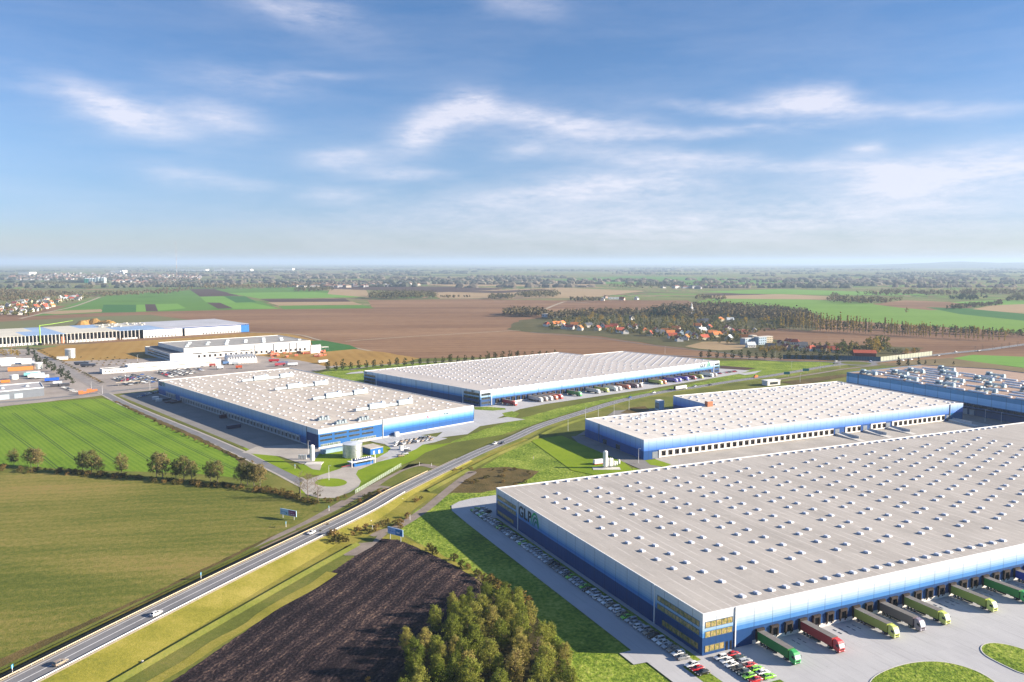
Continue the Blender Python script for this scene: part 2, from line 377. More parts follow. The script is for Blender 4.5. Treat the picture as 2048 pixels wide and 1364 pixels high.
def plough():
    m,N,b,o=newmat('fresh furrows'); p=N.pos()
    w=N.n('ShaderNodeTexWave'); w.bands_direction='Y'; w.inputs['Scale'].default_value=.19; w.inputs['Distortion'].default_value=9
    w.inputs['Detail'].default_value=3; w.inputs['Detail Scale'].default_value=1.2; w.inputs['Detail Roughness'].default_value=.7
    q=N.mapping(p,-D(72)); N.l(q,w.inputs['Vector'])
    w2=N.n('ShaderNodeTexWave'); w2.bands_direction='Y'; w2.inputs['Scale'].default_value=.045; w2.inputs['Distortion'].default_value=2; N.l(q,w2.inputs['Vector'])
    cl=N.noise(N.mapping(q,0,(.7,1,1)),1.1,4,.75)
    h=N.math('ADD',N.math('MULTIPLY',w.outputs['Fac'],.12),N.math('MULTIPLY',cl,1.2))
    f=N.math('ADD',N.math('MULTIPLY',h,.62),N.math('MULTIPLY',w2.outputs['Fac'],.10))
    f=N.math('ADD',f,N.math('MULTIPLY',N.math('SUBTRACT',N.noise(p,.03,3),.5),.3))
    setc(N,b,N.ramp(f,[(.40,(.011,.007,.010)),(.49,(.036,.024,.027)),(.57,(.08,.053,.048)),(.68,(.25,.17,.12))]),.9,0,.15)
    bump(N,b,h,1,.9); return m
m_plough=plough()
m_conc=P('yard concrete',(.47,.47,.49),.9,.07,.05)
def concrete():
    m,N,b,o=newmat('pale paving'); p=N.pos()
    q=N.mapping(p,-D(24.8)); br=N.n('ShaderNodeTexBrick'); br.offset=0; br.inputs['Scale'].default_value=1
    br.inputs['Brick Width'].default_value=6; br.inputs['Row Height'].default_value=6; br.inputs['Mortar Size'].default_value=.03
    br.inputs['Color1'].default_value=(.42,.425,.435,1); br.inputs['Color2'].default_value=(.455,.46,.47,1); br.inputs['Mortar'].default_value=(.36,.365,.38,1); N.l(q,br.inputs['Vector'])
    f=N.ramp(N.noise(N.mapping(q,0,(1,.25,1)),.12,6,.68),[(.35,0),(.65,1)]); f2=N.noise(p,2.2,3)
    c=N.mix(N.math('MULTIPLY',f,.75),br.outputs[0],(.365,.365,.385)); c=N.mix(N.math('MULTIPLY',f2,.2),c,(.55,.55,.56)); s1=N.ramp(N.noise(N.mapping(q,D(12),(1.1,.045,1)),1,4,.6),[(.56,0),(.66,1)]); s2=N.ramp(N.noise(N.mapping(q,D(80),(.9,.03,1)),1,4,.6),[(.60,0),(.68,1)]); sp=N.ramp(N.noise(p,.45,3,.6),[(.66,0),(.72,1)]); c=N.mix(N.math('MULTIPLY',N.math('MAXIMUM',s1,s2),.22),c,(.16,.16,.17)); c=N.mix(N.math('MULTIPLY',sp,.25),c,(.2,.19,.18))
    setc(N,b,c,.85,0,.25); return m
m_pave=concrete()
m_site=P('service road concrete',(.40,.37,.33),.9,.14,.06)
m_yardA=P('yard asphalt',(.22,.21,.20),.9,.12,.06)
m_ind=P('industrial yard paving',(.33,.29,.26),.92,.2,.03)
m_asph=P('road asphalt',(.19,.19,.20),.85,.12,.12)
m_track=P('gravel track',(.24,.20,.17),.95,.18,.2)
m_line=P('road paint',(.75,.75,.74),.7,.1,1)
m_kerb=P('kerb stone',(.58,.56,.52),.85,.08,.4)
m_scrub=ground_mat('scrubby soil',[(.3,(.05,.05,.018)),(.5,(.12,.09,.035)),(.7,(.20,.14,.06))],.08,.8,bmp=.3)
area('verge',[(-1500,1700),(-700,850),(-50,830),(0,812),(215,788),(316,778),(560,742),(700,732),(900,730),(1440,722),(1700,722),(1900,745),(2048,760),(2500,830),(3500,1700)],m_verge)
area('meadow',[(560,735),(640,722),(860,716),(1100,712),(1440,716),(1560,722),(1690,724),(1600,745),(1450,765),(1260,795),(1100,835),(1000,862),(900,900),(700,880)],m_mead)
area('industrial_yard',[(-700,840),(-300,700),(0,697),(70,698),(96,716),(130,722),(300,716),(600,706),(660,712),(700,728),(620,744),(330,764),(305,780),(215,789),(0,813)],m_ind,wob=3)
area('pasture',[(470,706),(600,697),(640,700),(700,697),(760,703),(840,716),(800,727),(650,732),(600,720)],m_gold,wob=4)
area('green_plot',[(622,681),(645,680),(700,690),(716,697),(650,703),(628,697)],m_g2)
area('wheat_field',[(-400,940),(-400,835),(0,813),(100,803),(205,796),(222,801),(300,836),(400,880),(470,915),(488,930),(480,955),(380,945),(200,940),(0,930)],m_wheat)
TRM=P('tramline soil',(.035,.075,.012),.95,.1,.5)
mb=MB()
for pts in ([(186,797),(275,841),(370,890),(467,936)],[(147,805),(262,862),(340,901),(400,932)],[(107,811),(205,862),(302,920),(325,935)],[(66,816),(150,868),(225,917),(255,937)],[(26,825),(90,872),(155,921),(180,940)],[(-10,842),(60,892),(120,940)]):
    pth=spline([G(*p)+(zn[0]+.004,) for p in pts],6)
    for o_ in (-1.1,.7): ribbon(mb,pth,o_,o_+.55)
mb.build('tramlines',TRM,kind='structure')
area('olive_field',[(-500,1600),(-500,925),(0,938),(150,948),(320,962),(470,976),(560,987),(625,1003),(640,1017),(545,1072),(300,1196),(0,1328),(-350,1480)],m_olive)
area('headland',[(545,1072),(552,1066),(300,1187),(0,1316),(-350,1470),(-500,1560),(-350,1490),(0,1334),(300,1200)],m_scrub,wob=1)
area('lush_grass',[(800,1062),(830,1020),(905,985),(950,942),(1010,905),(1055,880),(1110,905),(1180,935),(1300,935),(1500,930),(2600,1200),(2600,1900),(700,1900),(900,1364),(1010,1220),(930,1140),(862,1100)],m_lush)
area('weedy_patch',[(958,935),(1010,933),(1080,942),(1060,955),(1025,972),(960,985),(900,985),(930,950)],m_scrub,wob=5)
area('lush_grass',[(945,866),(1010,845),(1120,815),(1250,790),(1440,757),(1560,738),(1690,727),(1600,748),(1450,768),(1280,795),(1150,822),(1030,860),(960,885),(900,885)],m_lush,wob=2)
area('lush_grass',[(636,748),(660,738),(728,730),(900,724),(900,760),(728,766),(700,760)],m_lush,wob=2)
area('lush_grass',[(1400,730),(1437,722),(1500,721),(1562,722),(1658,724),(1694,726),(1610,744),(1520,755),(1450,765),(1400,755)],m_lush)
area('ploughed_field',[(-100,1900),(340,1364),(512,1246),(600,1186),(745,1087),(762,1076),(775,1073),(795,1078),(862,1106),(912,1131),(982,1175),(1010,1220),(1000,1300),(930,1500),(700,1900)],m_plough,wob=.6)
area('grove_floor',[(770,1420),(800,1345),(850,1275),(905,1225),(960,1188),(1030,1195),(1075,1235),(1120,1290),(1150,1345),(1160,1420),(1100,1600),(700,1600)],ground_mat('leaf litter',[(.3,(.02,.022,.008)),(.5,(.05,.045,.018)),(.7,(.11,.08,.03))],.1,.9,bmp=.3),wob=1.5)
area('field_margin',[(762,1076),(775,1068),(800,1070),(865,1098),(920,1128),(1000,1172),(1040,1215),(1020,1240),(982,1175),(912,1131),(862,1106),(795,1078)],m_yell,wob=1)
# ================================================================ HIGHWAY ON ITS LOW EMBANKMENT
HW=[(-320,1544,2.4),(-150,1458,2.4),(42,1361,2.3),(280,1240,2.1),(512,1125,1.7),(719,1025,1.1),(783,989,.8),(830,965,.6),(890,936,.4),(962,902,.3),(1024,877,.3),(1074,854,.3),(1124,837,.3),(1174,821.5,.3),(1224,806,.3),(1274,794,.3),(1336,782,.3),(1399,773,.3),(1461,763,.3),(1536,752,.3),(1598,742,.3),(1650,733,.3),(1686,728.5,.3)]
hw=spline([G(x,y,z)+(z,) for x,y,z in HW],10)
iEnd=[i for i,p in enumerate(hw) if p[1]<520][-1]
mb=MB(); ribbon(mb,hw,-4.6,4.6,0); mb.build('highway',m_asph,kind='structure')
mb=MB()
for o in(-3.65,3.55): ribbon(mb,hw,o,o+.22,.012)
i=0
acc_l=0
for i in range(len(hw)-1):
    seg=hw[i:i+2]; a=Vector(seg[0]);b=Vector(seg[1]); L=(b-a).length; n=max(1,int(L/1.5))
    for k in range(n):
        acc_l+=L/n
        if (a.y<620) or acc_l%9<6: ribbon(mb,[tuple(a.lerp(b,k/n)),tuple(a.lerp(b,(k+1)/n))],-.12,.14,.012)
mb.build('road_markings',m_line,kind='structure')
gz=zn[0]
mb=MB()   # gravel shoulders, steep bank on the left and long dry slope on the right
near=hw[:iEnd+1]
hs=[p for p in hw if p[1]<500]; ribbon(mb,hs,-5.4,-4.6,-.02,-.004,0); ribbon(mb,hs,4.6,5.6,-.004,-.03,0)
mb.build('road_shoulder',P('pale gravel',(.50,.42,.30),.95,.15,.6),kind='structure')
mb=MB(); ribbon(mb,hw,lambda i:-5.4-hw[i][2]*1.15,-5.4,lambda p:gz-.05,lambda p:p[2]-.02,0); mb.build('embankment',m_mead,kind='structure')
mb=MB(); far_r=lambda i:5.6+ (max(0,hw[i][2]-.3))*7.0+.6
ribbon(mb,[p for p in hw if p[1]<500],5.6,far_r,lambda p:p[2]-.03,lambda p:gz-.05,0); mb.build('embankment',m_yell,kind='structure')
hf=[p for p in hw if p[1]>=495]; mb=MB(); ribbon(mb,hf,4.6,7.6,lambda p:p[2]-.02,lambda p:gz-.05,0); ribbon(mb,hf,-7.6,-4.6,lambda p:gz-.05,lambda p:p[2]-.02,0); mb.build('embankment',m_verge,kind='structure')
# dry strip and ditch bank further right
mb=MB(); hq=[p for p in hw if p[1]<430]; ribbon(mb,hq,lambda i:5.6,lambda i:20.3+.8*noise.noise(Vector((hq[i][0]*.08,hq[i][1]*.08,4))),lambda p:gz+.02); mb.build('dry_grass_strip',m_yell,kind='structure')
mb=MB(); q=[p for p in hw if p[1]<360]
ribbon(mb,q,20.2,21.6,lambda p:gz+.03,lambda p:gz+1.0); ribbon(mb,q,21.6,23.6,lambda p:gz+1.0,lambda p:gz)
mb.build('ditch_bank',m_verge,kind='structure')
mb=MB(); q=[p for p in hw if p[1]<330]
ribbon(mb,q,lambda i:29.5+2.2*noise.noise(Vector((q[i][0]*.06,q[i][1]*.06,0))),lambda i:34+1.5*noise.noise(Vector((q[i][0]*.09,3,q[i][1]*.05))),lambda p:gz+.03); mb.build('dry_grass_strip',m_yell,kind='structure')
mb=MB(); q=[p for p in hw if 430<p[1]<640]
ribbon(mb,q,11,12.6,lambda p:gz+.03,lambda p:gz+.9); ribbon(mb,q,12.6,15,lambda p:gz+.9,lambda p:gz)
mb.build('ditch_bank',m_verge,kind='structure')
mb=MB(); ribbon(mb,[p for p in hw if 430<p[1]<560],5.6,10.6,lambda p:gz+.025); mb.build('dry_grass_strip',m_yell,kind='structure')
m_ditch_shade=P('ditch with painted bank shade',(.018,.022,.014),.5,.3,.4)  # near-black colour has the embankment's cast shade painted in
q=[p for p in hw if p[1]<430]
mb=MB(); ribbon(mb,q,lambda i:-9.0-q[i][2]*2.1,lambda i:-5.0-q[i][2]*1.15,lambda p:gz+.03); mb.build('ditch',m_ditch_shade,kind='structure')  # flat strip at the bank foot, its shadow widened by colour
mb=MB(); ribbon(mb,q,lambda i:-10.4-q[i][2]*2.1,lambda i:-9.0-q[i][2]*2.1,lambda p:gz+.03,lambda p:gz+.7); ribbon(mb,q,lambda i:-12.5-q[i][2]*2.1,lambda i:-10.4-q[i][2]*2.1,lambda p:gz,lambda p:gz+.03); mb.build('ditch_bank',m_verge,kind='structure')
mb=MB(); q=[p for p in hw if 330<p[1]<560]
# --- tracks beside the highway
road('service_track',[(520,1096),(560,1072),(620,1043),(690,1003),(735,978),(770,955),(810,935),(845,929),(885,938)],6,m_track)
area('lay_by',[(700,1000),(760,970),(800,975),(785,985),(740,990),(690,1004)],m_track)
area('lay_by',[(538,1088),(548,1075),(590,1056),(600,1066),(580,1082),(556,1100)],m_track)
road('service_track',[(890,936),(925,944),(945,944),(925,957),(890,985),(850,1018),(800,1050),(765,1062),(740,1070)],5,m_track)
area('lay_by',[(680,1104),(690,1092),(720,1085),(745,1083),(760,1064),(775,1066),(745,1092),(712,1110),(690,1110)],m_track)
area('weedy_patch',[(780,975),(830,960),(855,950),(800,995),(765,1000),(700,1035),(650,1060),(590,1080),(640,1050),(700,1013)],m_scrub,wob=1.2)
# --- roads of the business park
road('park_road',[(-300,822),(0,804),(110,795),(215,783),(316,773.5),(400,767)],9,m_site)
road('park_road',[(-300,822),(0,804),(110,795),(215,783),(316,773.5),(400,767)],7.6,m_asph)
road('park_road',[(205,784),(245,805),(300,829),(400,870),(475,903),(512,920),(560,942),(610,968),(650,988)],9.4,m_site)
road('park_road',[(205,784),(245,805),(300,829),(400,870),(475,903),(512,920),(560,942),(610,968)],6.4,m_asph)
road('park_road',[(215,786),(190,772),(150,748),(110,724),(64,702)],10,m_ind)
road('park_road',[(215,786),(190,772),(150,748),(110,724),(64,702)],8,P('worn asphalt',(.27,.25,.24),.9,.15,.1))
area('roadside_field_margin',[(222,800),(240,804),(300,831),(400,874),(475,911),(500,925),(490,936),(470,915),(400,881),(300,837)],m_scrub,wob=1.5)
# verge between the road and the warehouse yard
area('yard_verge',[(232,792),(262,786),(280,800),(380,850),(484,890),(478,894),(400,862),(300,822)],m_mead)
area('yard_lawn',[(484,895),(510,893),(560,915),(590,935),(620,945),(600,955),(560,936),(512,912)],m_lawn)
B_O=(-125.,526.); C_O=(-26.3,683.2); A_O=(58.2,243.1); D_O=(80.3,495.9)
def frame(o,au,av):
    U=(math.cos(D(au)),math.sin(D(au))); V_=(math.cos(D(av)),math.sin(D(av)))
    return o,U,V_
FA=frame(A_O,24.8,114.8); FB=frame(B_O,43.5,131.6); FC=frame(C_O,40.1,133.1); FD=frame(D_O,26.5,113.3); FE=frame((311.8,764.5),26,113.2)
def L2W(fr,s,t): o,U,V_=fr; return (o[0]+U[0]*s+V_[0]*t,o[1]+U[1]*s+V_[1]*t)
def W2L(fr,X,Y):
    o,U,V_=fr; det=U[0]*V_[1]-U[1]*V_[0]; X-=o[0];Y-=o[1]
    return ((X*V_[1]-Y*V_[0])/det,(U[0]*Y-U[1]*X)/det)
def areaL(name,fr,pts,mat,**k): return area(name,[L2W(fr,*p) for p in pts],mat,world=True,**k)
areaL('loading_yard',FB,[(-34,20),(-30,14),(-24,6),(0,0),(2,0),(2,300),(-2,322),(-18,324),(-30,314)],m_yardA)
area('parking_apron',[(484,905),(512,893),(600,888),(650,895),(640,905),(625,930),(600,926),(560,912)],m_site)
area('forecourt_lawn',[(595,930),(625,925),(640,905),(700,885),(780,893),(800,880),(860,890),(905,885),(840,915),(790,935),(750,960),(700,985),(650,995),(600,985),(600,965),(640,950),(610,948)],m_lawn)
area('site_bank',[(690,992),(760,960),(800,940),(850,905),(905,885),(1010,868),(960,893),(890,925),(850,925),(800,930),(770,950),(735,973),(690,1000),(640,1000)],m_mead)
area('tank_pad',[(612,930),(622,924),(644,928),(640,940),(625,938)],m_site)
area('forecourt',[(735,874),(770,866),(800,866),(860,872),(895,876),(870,884),(845,889),(832,898),(815,905),(795,914),(770,920),(745,926),(728,934),(735,926),(760,912),(775,904),(782,896),(770,888),(750,884),(738,881)],m_pave)
area('entry_road',[(604,962),(640,950),(680,937),(700,926),(720,926),(760,913),(780,913),(745,928),(716,940),(712,948),(722,962),(718,972),(700,984),(670,995),(640,996),(612,988),(600,975)],m_site)
c=(662,964.5); area('island_lawn',[(c[0]+32*math.cos(t*math.pi/12),c[1]+8.5*math.sin(t*math.pi/12)) for t in range(24)],m_lawn)
areaL('access_road',FB,[(48,-9),(60,-1.5),(132,-1.5),(165,-3),(168,-20),(140,-17),(100,-14)],m_pave)
areaL('building_skirt',FB,[(-1,-1.6),(0,-3),(134,-2.4),(134,0),(0,0)],m_kerb)
area('goods_yard',[(948,812),(960,812),(985,811),(1200,768),(1420,736),(1475,738),(1500,741),(1475,748),(1300,777),(1090,808),(1040,818),(1000,834),(960,852),(935,868),(870,876),(890,860),(925,850),(948,838)],m_pave)
area('island_lawn',[(948,814),(975,813),(1010,816),(1012,819),(985,821),(950,819)],m_lush)
area('island_lawn',[(1004,826),(1024,822),(1040,826),(1030,835),(1010,833)],m_lush)
area('footpath',[(725,742),(700,745),(690,748),(728,746)],m_pave)
area('footpath',[(1475,747),(1500,744),(1513,742),(1524,741),(1510,747),(1490,750)],m_pave)
area('pond_ground',[(1440,731),(1470,733),(1512,736),(1490,740),(1441,737)],m_dkbrown)
areaL('walkway',FD,[(-14,-22),(0,-22),(0,0),(0,76),(-9,79),(-14,60)],m_yardA)
areaL('shaded_lawn',FD,[(-52,-2),(-40,82),(-14,84),(-14,0),(-20,-22),(-44,-20)],m_lawn)
areaL('entry_path',FD,[(0,-30),(8,-1),(14,-1),(14,-40)],m_site)
areaL('dock_apron',FD,[(8,-60),(8,0),(300,0),(340,0),(340,-60)],m_site)
areaL('lawn_patch',FD,[(-3,-12),(0,-2),(7.5,-2),(9,-17),(2,-20)],m_lawn)
areaL('back_yard',FD,[(-6,78),(10,92),(70,150),(116,140),(114,79)],m_yardA)
areaL('back_yard',FD,[(296,-60),(296,128),(345,150),(345,-60)],m_yardA)
area('weedy_patch',[(1240,826),(1262,815),(1290,812),(1300,820),(1270,826)],m_scrub)
# paving round the big warehouse in front
areaL('paved_road',FA,[(-17.5,-80),(-17.5,3.8),(-22,4.2),(-22,12.2),(-17.6,12.3),(-17.4,150),(-16.8,172),(-14,180),(-8,185),(0,187.5),(30,188),(420,180),(420,-80)],m_pave)
areaL('verge_strip',FA,[(-4,-1.9),(-1.8,-1.9),(-1.8,152),(-4,152)],m_lush)
areaL('verge_strip',FA,[(-8.8,150),(-4,150),(-4,160),(-5,168),(-7.5,171),(-8.8,168)],m_lush)
areaL('verge_strip',FA,[(-1,160),(-1,166),(-3,172),(-5,173),(-5,171),(-3,166),(-3,160)],m_lush)
areaL('verge_strip',FA,[(-9.5,-3),(-4.5,-2.6),(-4.5,-30),(-9.5,-30)],m_lush)
areaL('verge_strip',FA,[(1.5,-21),(11.5,-21),(11.5,-27),(1.5,-27)],m_lush)
def kerbed(pts,sm=2):
    g=[L2W(FA,*p) for p in pts]; g=smooth_ring(g,sm)
    z=zn[0]; zn[0]+=.01; mb=MB(); mb.poly([(a,b,z+.14) for a,b in g])
    bm=bmesh.new(); vs=[bm.verts.new((a,b,z+.13)) for a,b in g]; f=bm.faces.new(vs)
    me=bpy.data.meshes.new('grass_island'); bm.normal_update()
    if f.normal.z<0: f.normal_flip()
    bmesh.ops.triangulate(bm,faces=bm.faces[:]); bm.to_mesh(me); bm.free(); me.materials.append(m_lush); link(me,'grass_island',kind='structure')
    k=MB(); ring_=[(a,b,z) for a,b in g]+[(g[0][0],g[0][1],z)]; ribbon(k,ring_,-.15,.15,.15); ribbon(k,ring_,.15,.16,.15,-.1); ribbon(k,ring_,-.16,-.15,-.1,.15); k.build('kerb',m_kerb,kind='structure')
kerbed([(30,-36),(36,-31.5),(47.6,-29.5),(58,-30.5),(65,-34.5),(68,-42),(66,-50),(60,-60),(30,-60)])
kerbed([(79,-35),(84,-31),(90,-31.5),(94,-38),(93,-46),(86,-52),(78,-50),(78,-42)])
# roundabout
ctr=G(1712,726.3); rr=17
z=zn[0]+.06; mb=MB()
path=[(ctr[0]+rr*math.cos(k*math.pi/18),ctr[1]+rr*math.sin(k*math.pi/18),z) for k in range(37)]
ribbon(mb,path,-6,7); mb.build('roundabout_road',m_asph,kind='structure')
area('roundabout_island',[(ctr[0]+rr*math.cos(k*math.pi/12),ctr[1]+rr*math.sin(k*math.pi/12)) for k in range(24)],m_mead,world=True,z=z+.02)
farroad=[(1741,725),(1786,720),(1861,711),(1936,703),(1973,699.5),(2048,689),(2300,655)]
road('highway',farroad,10,m_asph,z=z+.02)
mb=MB(); pts=[G(*p)+(z+.05,) for p in farroad]; ribbon(mb,spline(pts,6),-4.9,-4.4); ribbon(mb,spline(pts,6),4.4,4.9); mb.build('road_markings',m_line,kind='structure')
road('side_road',[(1540,762),(1570,757),(1640,746),(1690,738),(1760,730)],5,m_track,z=z+.02)
road('side_road',[(1685,727),(1640,723),(1560,722),(1480,716),(1400,713),(1250,708)],5.5,m_asph,z=z+.02)
road('side_road',[(700,740),(760,730),(900,722),(1000,716)],5,m_ind)
area('weedy_patch',[(1560,764),(1690,748),(1700,752),(1600,770)],m_scrub,z=z)
GZ=zn[0]; print('ground top',GZ,gz)
# ================================================================ WAREHOUSES
PX=lambda fr,s,t:L2W(fr,s,t)
def band_mat(name,stops,H,rib=True,fr=None,pw=6.0):
    """metal cladding painted in horizontal colour bands; stops in metres above ground"""
    if name in _mc: return _mc[name]
    m,N,b,o=newmat(name); p=N.pos(); s=N.n('ShaderNodeSeparateXYZ'); N.l(p,s.inputs[0])
    z=N.math('DIVIDE',s.outputs[2],H,clamp=True)
    c=N.ramp(z,[(a/H,col) for a,col in stops],'CONSTANT')
    n=N.noise(N.mapping(p,0,(.3,.3,.05)),1,4,.6); c=N.mix(N.math('MULTIPLY',n,.22),c,(.0,.01,.03))
    if fr:
        det=fr[1][0]*fr[2][1]-fr[1][1]*fr[2][0]
        for ax in ((fr[2][1]/det,-fr[2][0]/det),(-fr[1][1]/det,fr[1][0]/det)):
            dt=N.n('ShaderNodeVectorMath',operation='DOT_PRODUCT'); sb=N.n('ShaderNodeVectorMath',operation='SUBTRACT'); N.l(p,sb.inputs[0]); sb.inputs[1].default_value=(fr[0][0],fr[0][1],0)
            N.l(sb.outputs[0],dt.inputs[0]); dt.inputs[1].default_value=(ax[0],ax[1],0)
            k=N.math('LESS_THAN',N.math('FRACT',N.math('DIVIDE',N.math('ADD',dt.outputs['Value'],2.5),pw)),.045)
            c=N.mix(N.math('MULTIPLY',k,.38),c,(.01,.02,.05))
    setc(N,b,c,.5,.0,.3)
    if rib:
        w=N.n('ShaderNodeTexWave'); w.bands_direction='X'; w.inputs['Scale'].default_value=.5
        cc=N.n('ShaderNodeCombineXYZ'); q=N.math('ADD',s.outputs[0],s.outputs[1]); N.l(q,cc.inputs[0]); N.l(cc.outputs[0],w.inputs['Vector'])
        bump(N,b,w.outputs['Fac'],.5,.05)
    _mc[name]=m; return m
def grad(c0,c1,n,z0,z1,g=1.0):
    return [(z0+(z1-z0)*k/n,tuple(a+(b-a)*((k+.5)/n)**g for a,b in zip(c0,c1))) for k in range(n)]
navy=(.012,.045,.16)
bandA=band_mat('navy to white banded cladding',[(0,(.013,.062,.20)),(5.6,(.07,.23,.55)),(7.0,(.18,.37,.62)),(7.7,(.30,.46,.66)),(8.4,(.41,.54,.69)),(9.4,(.54,.63,.73)),(10.6,(.63,.69,.76)),(11.8,(.72,.75,.78))],13.4,fr=FA,pw=7.45)
bandAs=bandA
bandB=band_mat('deep blue graded cladding',[(0,(.70,.68,.64)),(.5,(.012,.09,.31)),(3.6,(.018,.13,.40)),(5.0,(.05,.23,.56)),(5.9,(.10,.31,.63)),(6.8,(.17,.39,.68)),(7.7,(.26,.46,.71)),(8.6,(.36,.53,.73)),(9.6,(.46,.60,.75)),(10.8,(.54,.65,.76))],12.6,fr=FB)
bandBs=bandB
bandBo=band_mat('office blue cladding',[(0,(.72,.70,.66)),(.7,(.012,.11,.34)),(9.3,(.6,.70,.82))],12.6)
bandD=band_mat('violet graded cladding',[(0,(.008,.07,.27)),(5.2,(.06,.19,.62)),(6.1,(.10,.25,.68)),(7.0,(.15,.31,.72)),(7.9,(.21,.38,.76)),(8.8,(.28,.45,.79)),(9.7,(.36,.52,.82)),(10.6,(.46,.59,.84))],12.6,fr=FD)
bandDs=bandD
bandE=band_mat('steel blue cladding',[(0,(.03,.09,.22)),(7.0,(.015,.06,.18)),(9.0,(.27,.56,.85)),(11.2,(.32,.60,.88)),(14.3,(.09,.30,.52))],18.2,fr=FE,pw=12)
whiteclad=band_mat('white cladding',[(0,(.62,.62,.62)),(1,(.78,.77,.75))],20)
def roofmat(name,c,fr,streak,w=4.0,l=14.0,dark=.8,seam=.06,rough=.85):
    m,N,b,o=newmat(name); p=N.pos(); ang=math.atan2(fr[2][1],fr[2][0])
    q=N.mapping(p,-ang)            # x runs along the ridge direction
    f=N.noise(N.mapping(q,0,(.25,1,1)),.12,6,.65); f2=N.noise(p,1.1,4,.7)
    base=N.ramp(N.math('ADD',N.math('MULTIPLY',f,.65),N.math('MULTIPLY',f2,.35)),[(.34,tuple(x*dark*.96 for x in c)),(.52,c),(.72,tuple(min(1,x*1.12) for x in c))])
    br=N.n('ShaderNodeTexBrick'); br.offset=.5; br.inputs['Scale'].default_value=1; br.inputs['Brick Width'].default_value=l; br.inputs['Row Height'].default_value=w
    br.inputs['Mortar Size'].default_value=seam*3.5; br.inputs['Color1'].default_value=(0,0,0,1); br.inputs['Color2'].default_value=(.25,.25,.25,1); br.inputs['Mortar'].default_value=(1,1,1,1)
    N.l(q,br.inputs['Vector']); sb=N.n('ShaderNodeSeparateColor'); N.l(br.outputs[0],sb.inputs[0])
    sm_=N.math('MULTIPLY',br.outputs['Fac'],N.ramp(N.noise(N.mapping(q,0,(.12,1.3,1)),1,2,.5),[(.44,0),(.52,1)]))
    sq=N.n('ShaderNodeSeparateXYZ'); N.l(q,sq.inputs[0]); ln=N.math('LESS_THAN',N.math('FRACT',N.math('DIVIDE',sq.outputs[1],w)),.5/w)
    dk=N.math('MULTIPLY',ln,N.ramp(N.noise(N.mapping(q,0,(.09,1.1,1)),1,2,.5),[(.47,0),(.53,1)]))
    sm_=dk if seam<.12 else sm_
    c2=N.mix(N.math('MULTIPLY',sm_,streak[1]),base,streak[0])
    c2=N.mix(N.math('MULTIPLY',N.math('SUBTRACT',1,N.math('MULTIPLY',sb.outputs[0],1),clamp=True),.10),c2,tuple(x*.7 for x in c))
    pond=N.ramp(N.noise(N.mapping(q,0,(.5,1,1)),.055,5,.62),[(.54,0),(.60,1)]); sp=N.ramp(N.noise(p,.5,3,.6),[(.65,0),(.71,1)])
    cr=N.math('LESS_THAN',N.math('FRACT',N.math('DIVIDE',sq.outputs[0],22.3)),.012)
    c2=N.mix(N.math('MULTIPLY',pond,.22),c2,tuple(x*.62 for x in c)); c2=N.mix(N.math('MULTIPLY',sp,.22),c2,tuple(x*.5 for x in c)); c2=N.mix(N.math('MULTIPLY',cr,.25),c2,tuple(x*.6 for x in c))
    setc(N,b,c2,rough,0,.2); return m
m_trim=P('white metal trim',(.78,.78,.78),.5,.05,.3)
m_dtrim=P('dark grey trim',(.10,.13,.17),.6,.08,.3)
m_sky_=P('skylight dome plastic',(.70,.73,.80),.35,.05,1)
m_skyside=P('skylight kerb',(.52,.53,.58),.6,.08,1)
m_steel=P('galvanised steel',(.55,.58,.60),.35,.18,.8,metal=.35)
m_duct=P('ventilation casing',(.62,.70,.74),.4,.1,.6,metal=.1)
m_dock=P('dock shelter rubber',(.035,.025,.022),.7,.2,1)
m_dockw=P('white dock frame',(.72,.70,.66),.6,.1,.8)
m_dark=P('dark opening',(.012,.012,.016),.5,.1,1)
m_black=P('black lettering',(.03,.045,.05),.5,.05,1)
m_green=P('logo green',(.015,.42,.12),.5,.1,.5)
m_teal=P('logo teal',(.01,.20,.16),.5,.1,.5); m_red=P('red paint',(.55,.02,.02),.5,.1,.8)
def glassmat(name,c,rough=.08):
    m,N,b,o=newmat(name); p=N.pos(); f=N.noise(N.mapping(p,0,(1,1,.8)),.9,6,.75)
    setc(N,b,N.ramp(f,[(.36,tuple(x*.25 for x in c)),(.45,(c[0]*.6,c[1]*.85,c[2]*.5)),(.52,c),(.64,tuple(min(1,x*1.6) for x in c))]),rough,0,.9); return m  # patchy reflections of the surroundings painted into the glass colour
m_glass=glassmat('office glass with painted reflections',(.38,.28,.12),.14)
m_glassd=glassmat('dark office glass',(.03,.035,.045))
def side_box(mb,fr,wall,a0,a1,z0,z1,d0,d1,m=0,t0=0):
    """box on a facade. wall 'S' = front (t=0), 'W' = left side (s=0). d = distance out of the wall"""
    o,U,V_=fr
    if wall=='S': mb.fr(o,U,V_,a0,a1,t0-d1,t0-d0,z0,z1,m)
    else: mb.fr(o,U,V_,t0-d1,t0-d0,a0,a1,z0,z1,m)
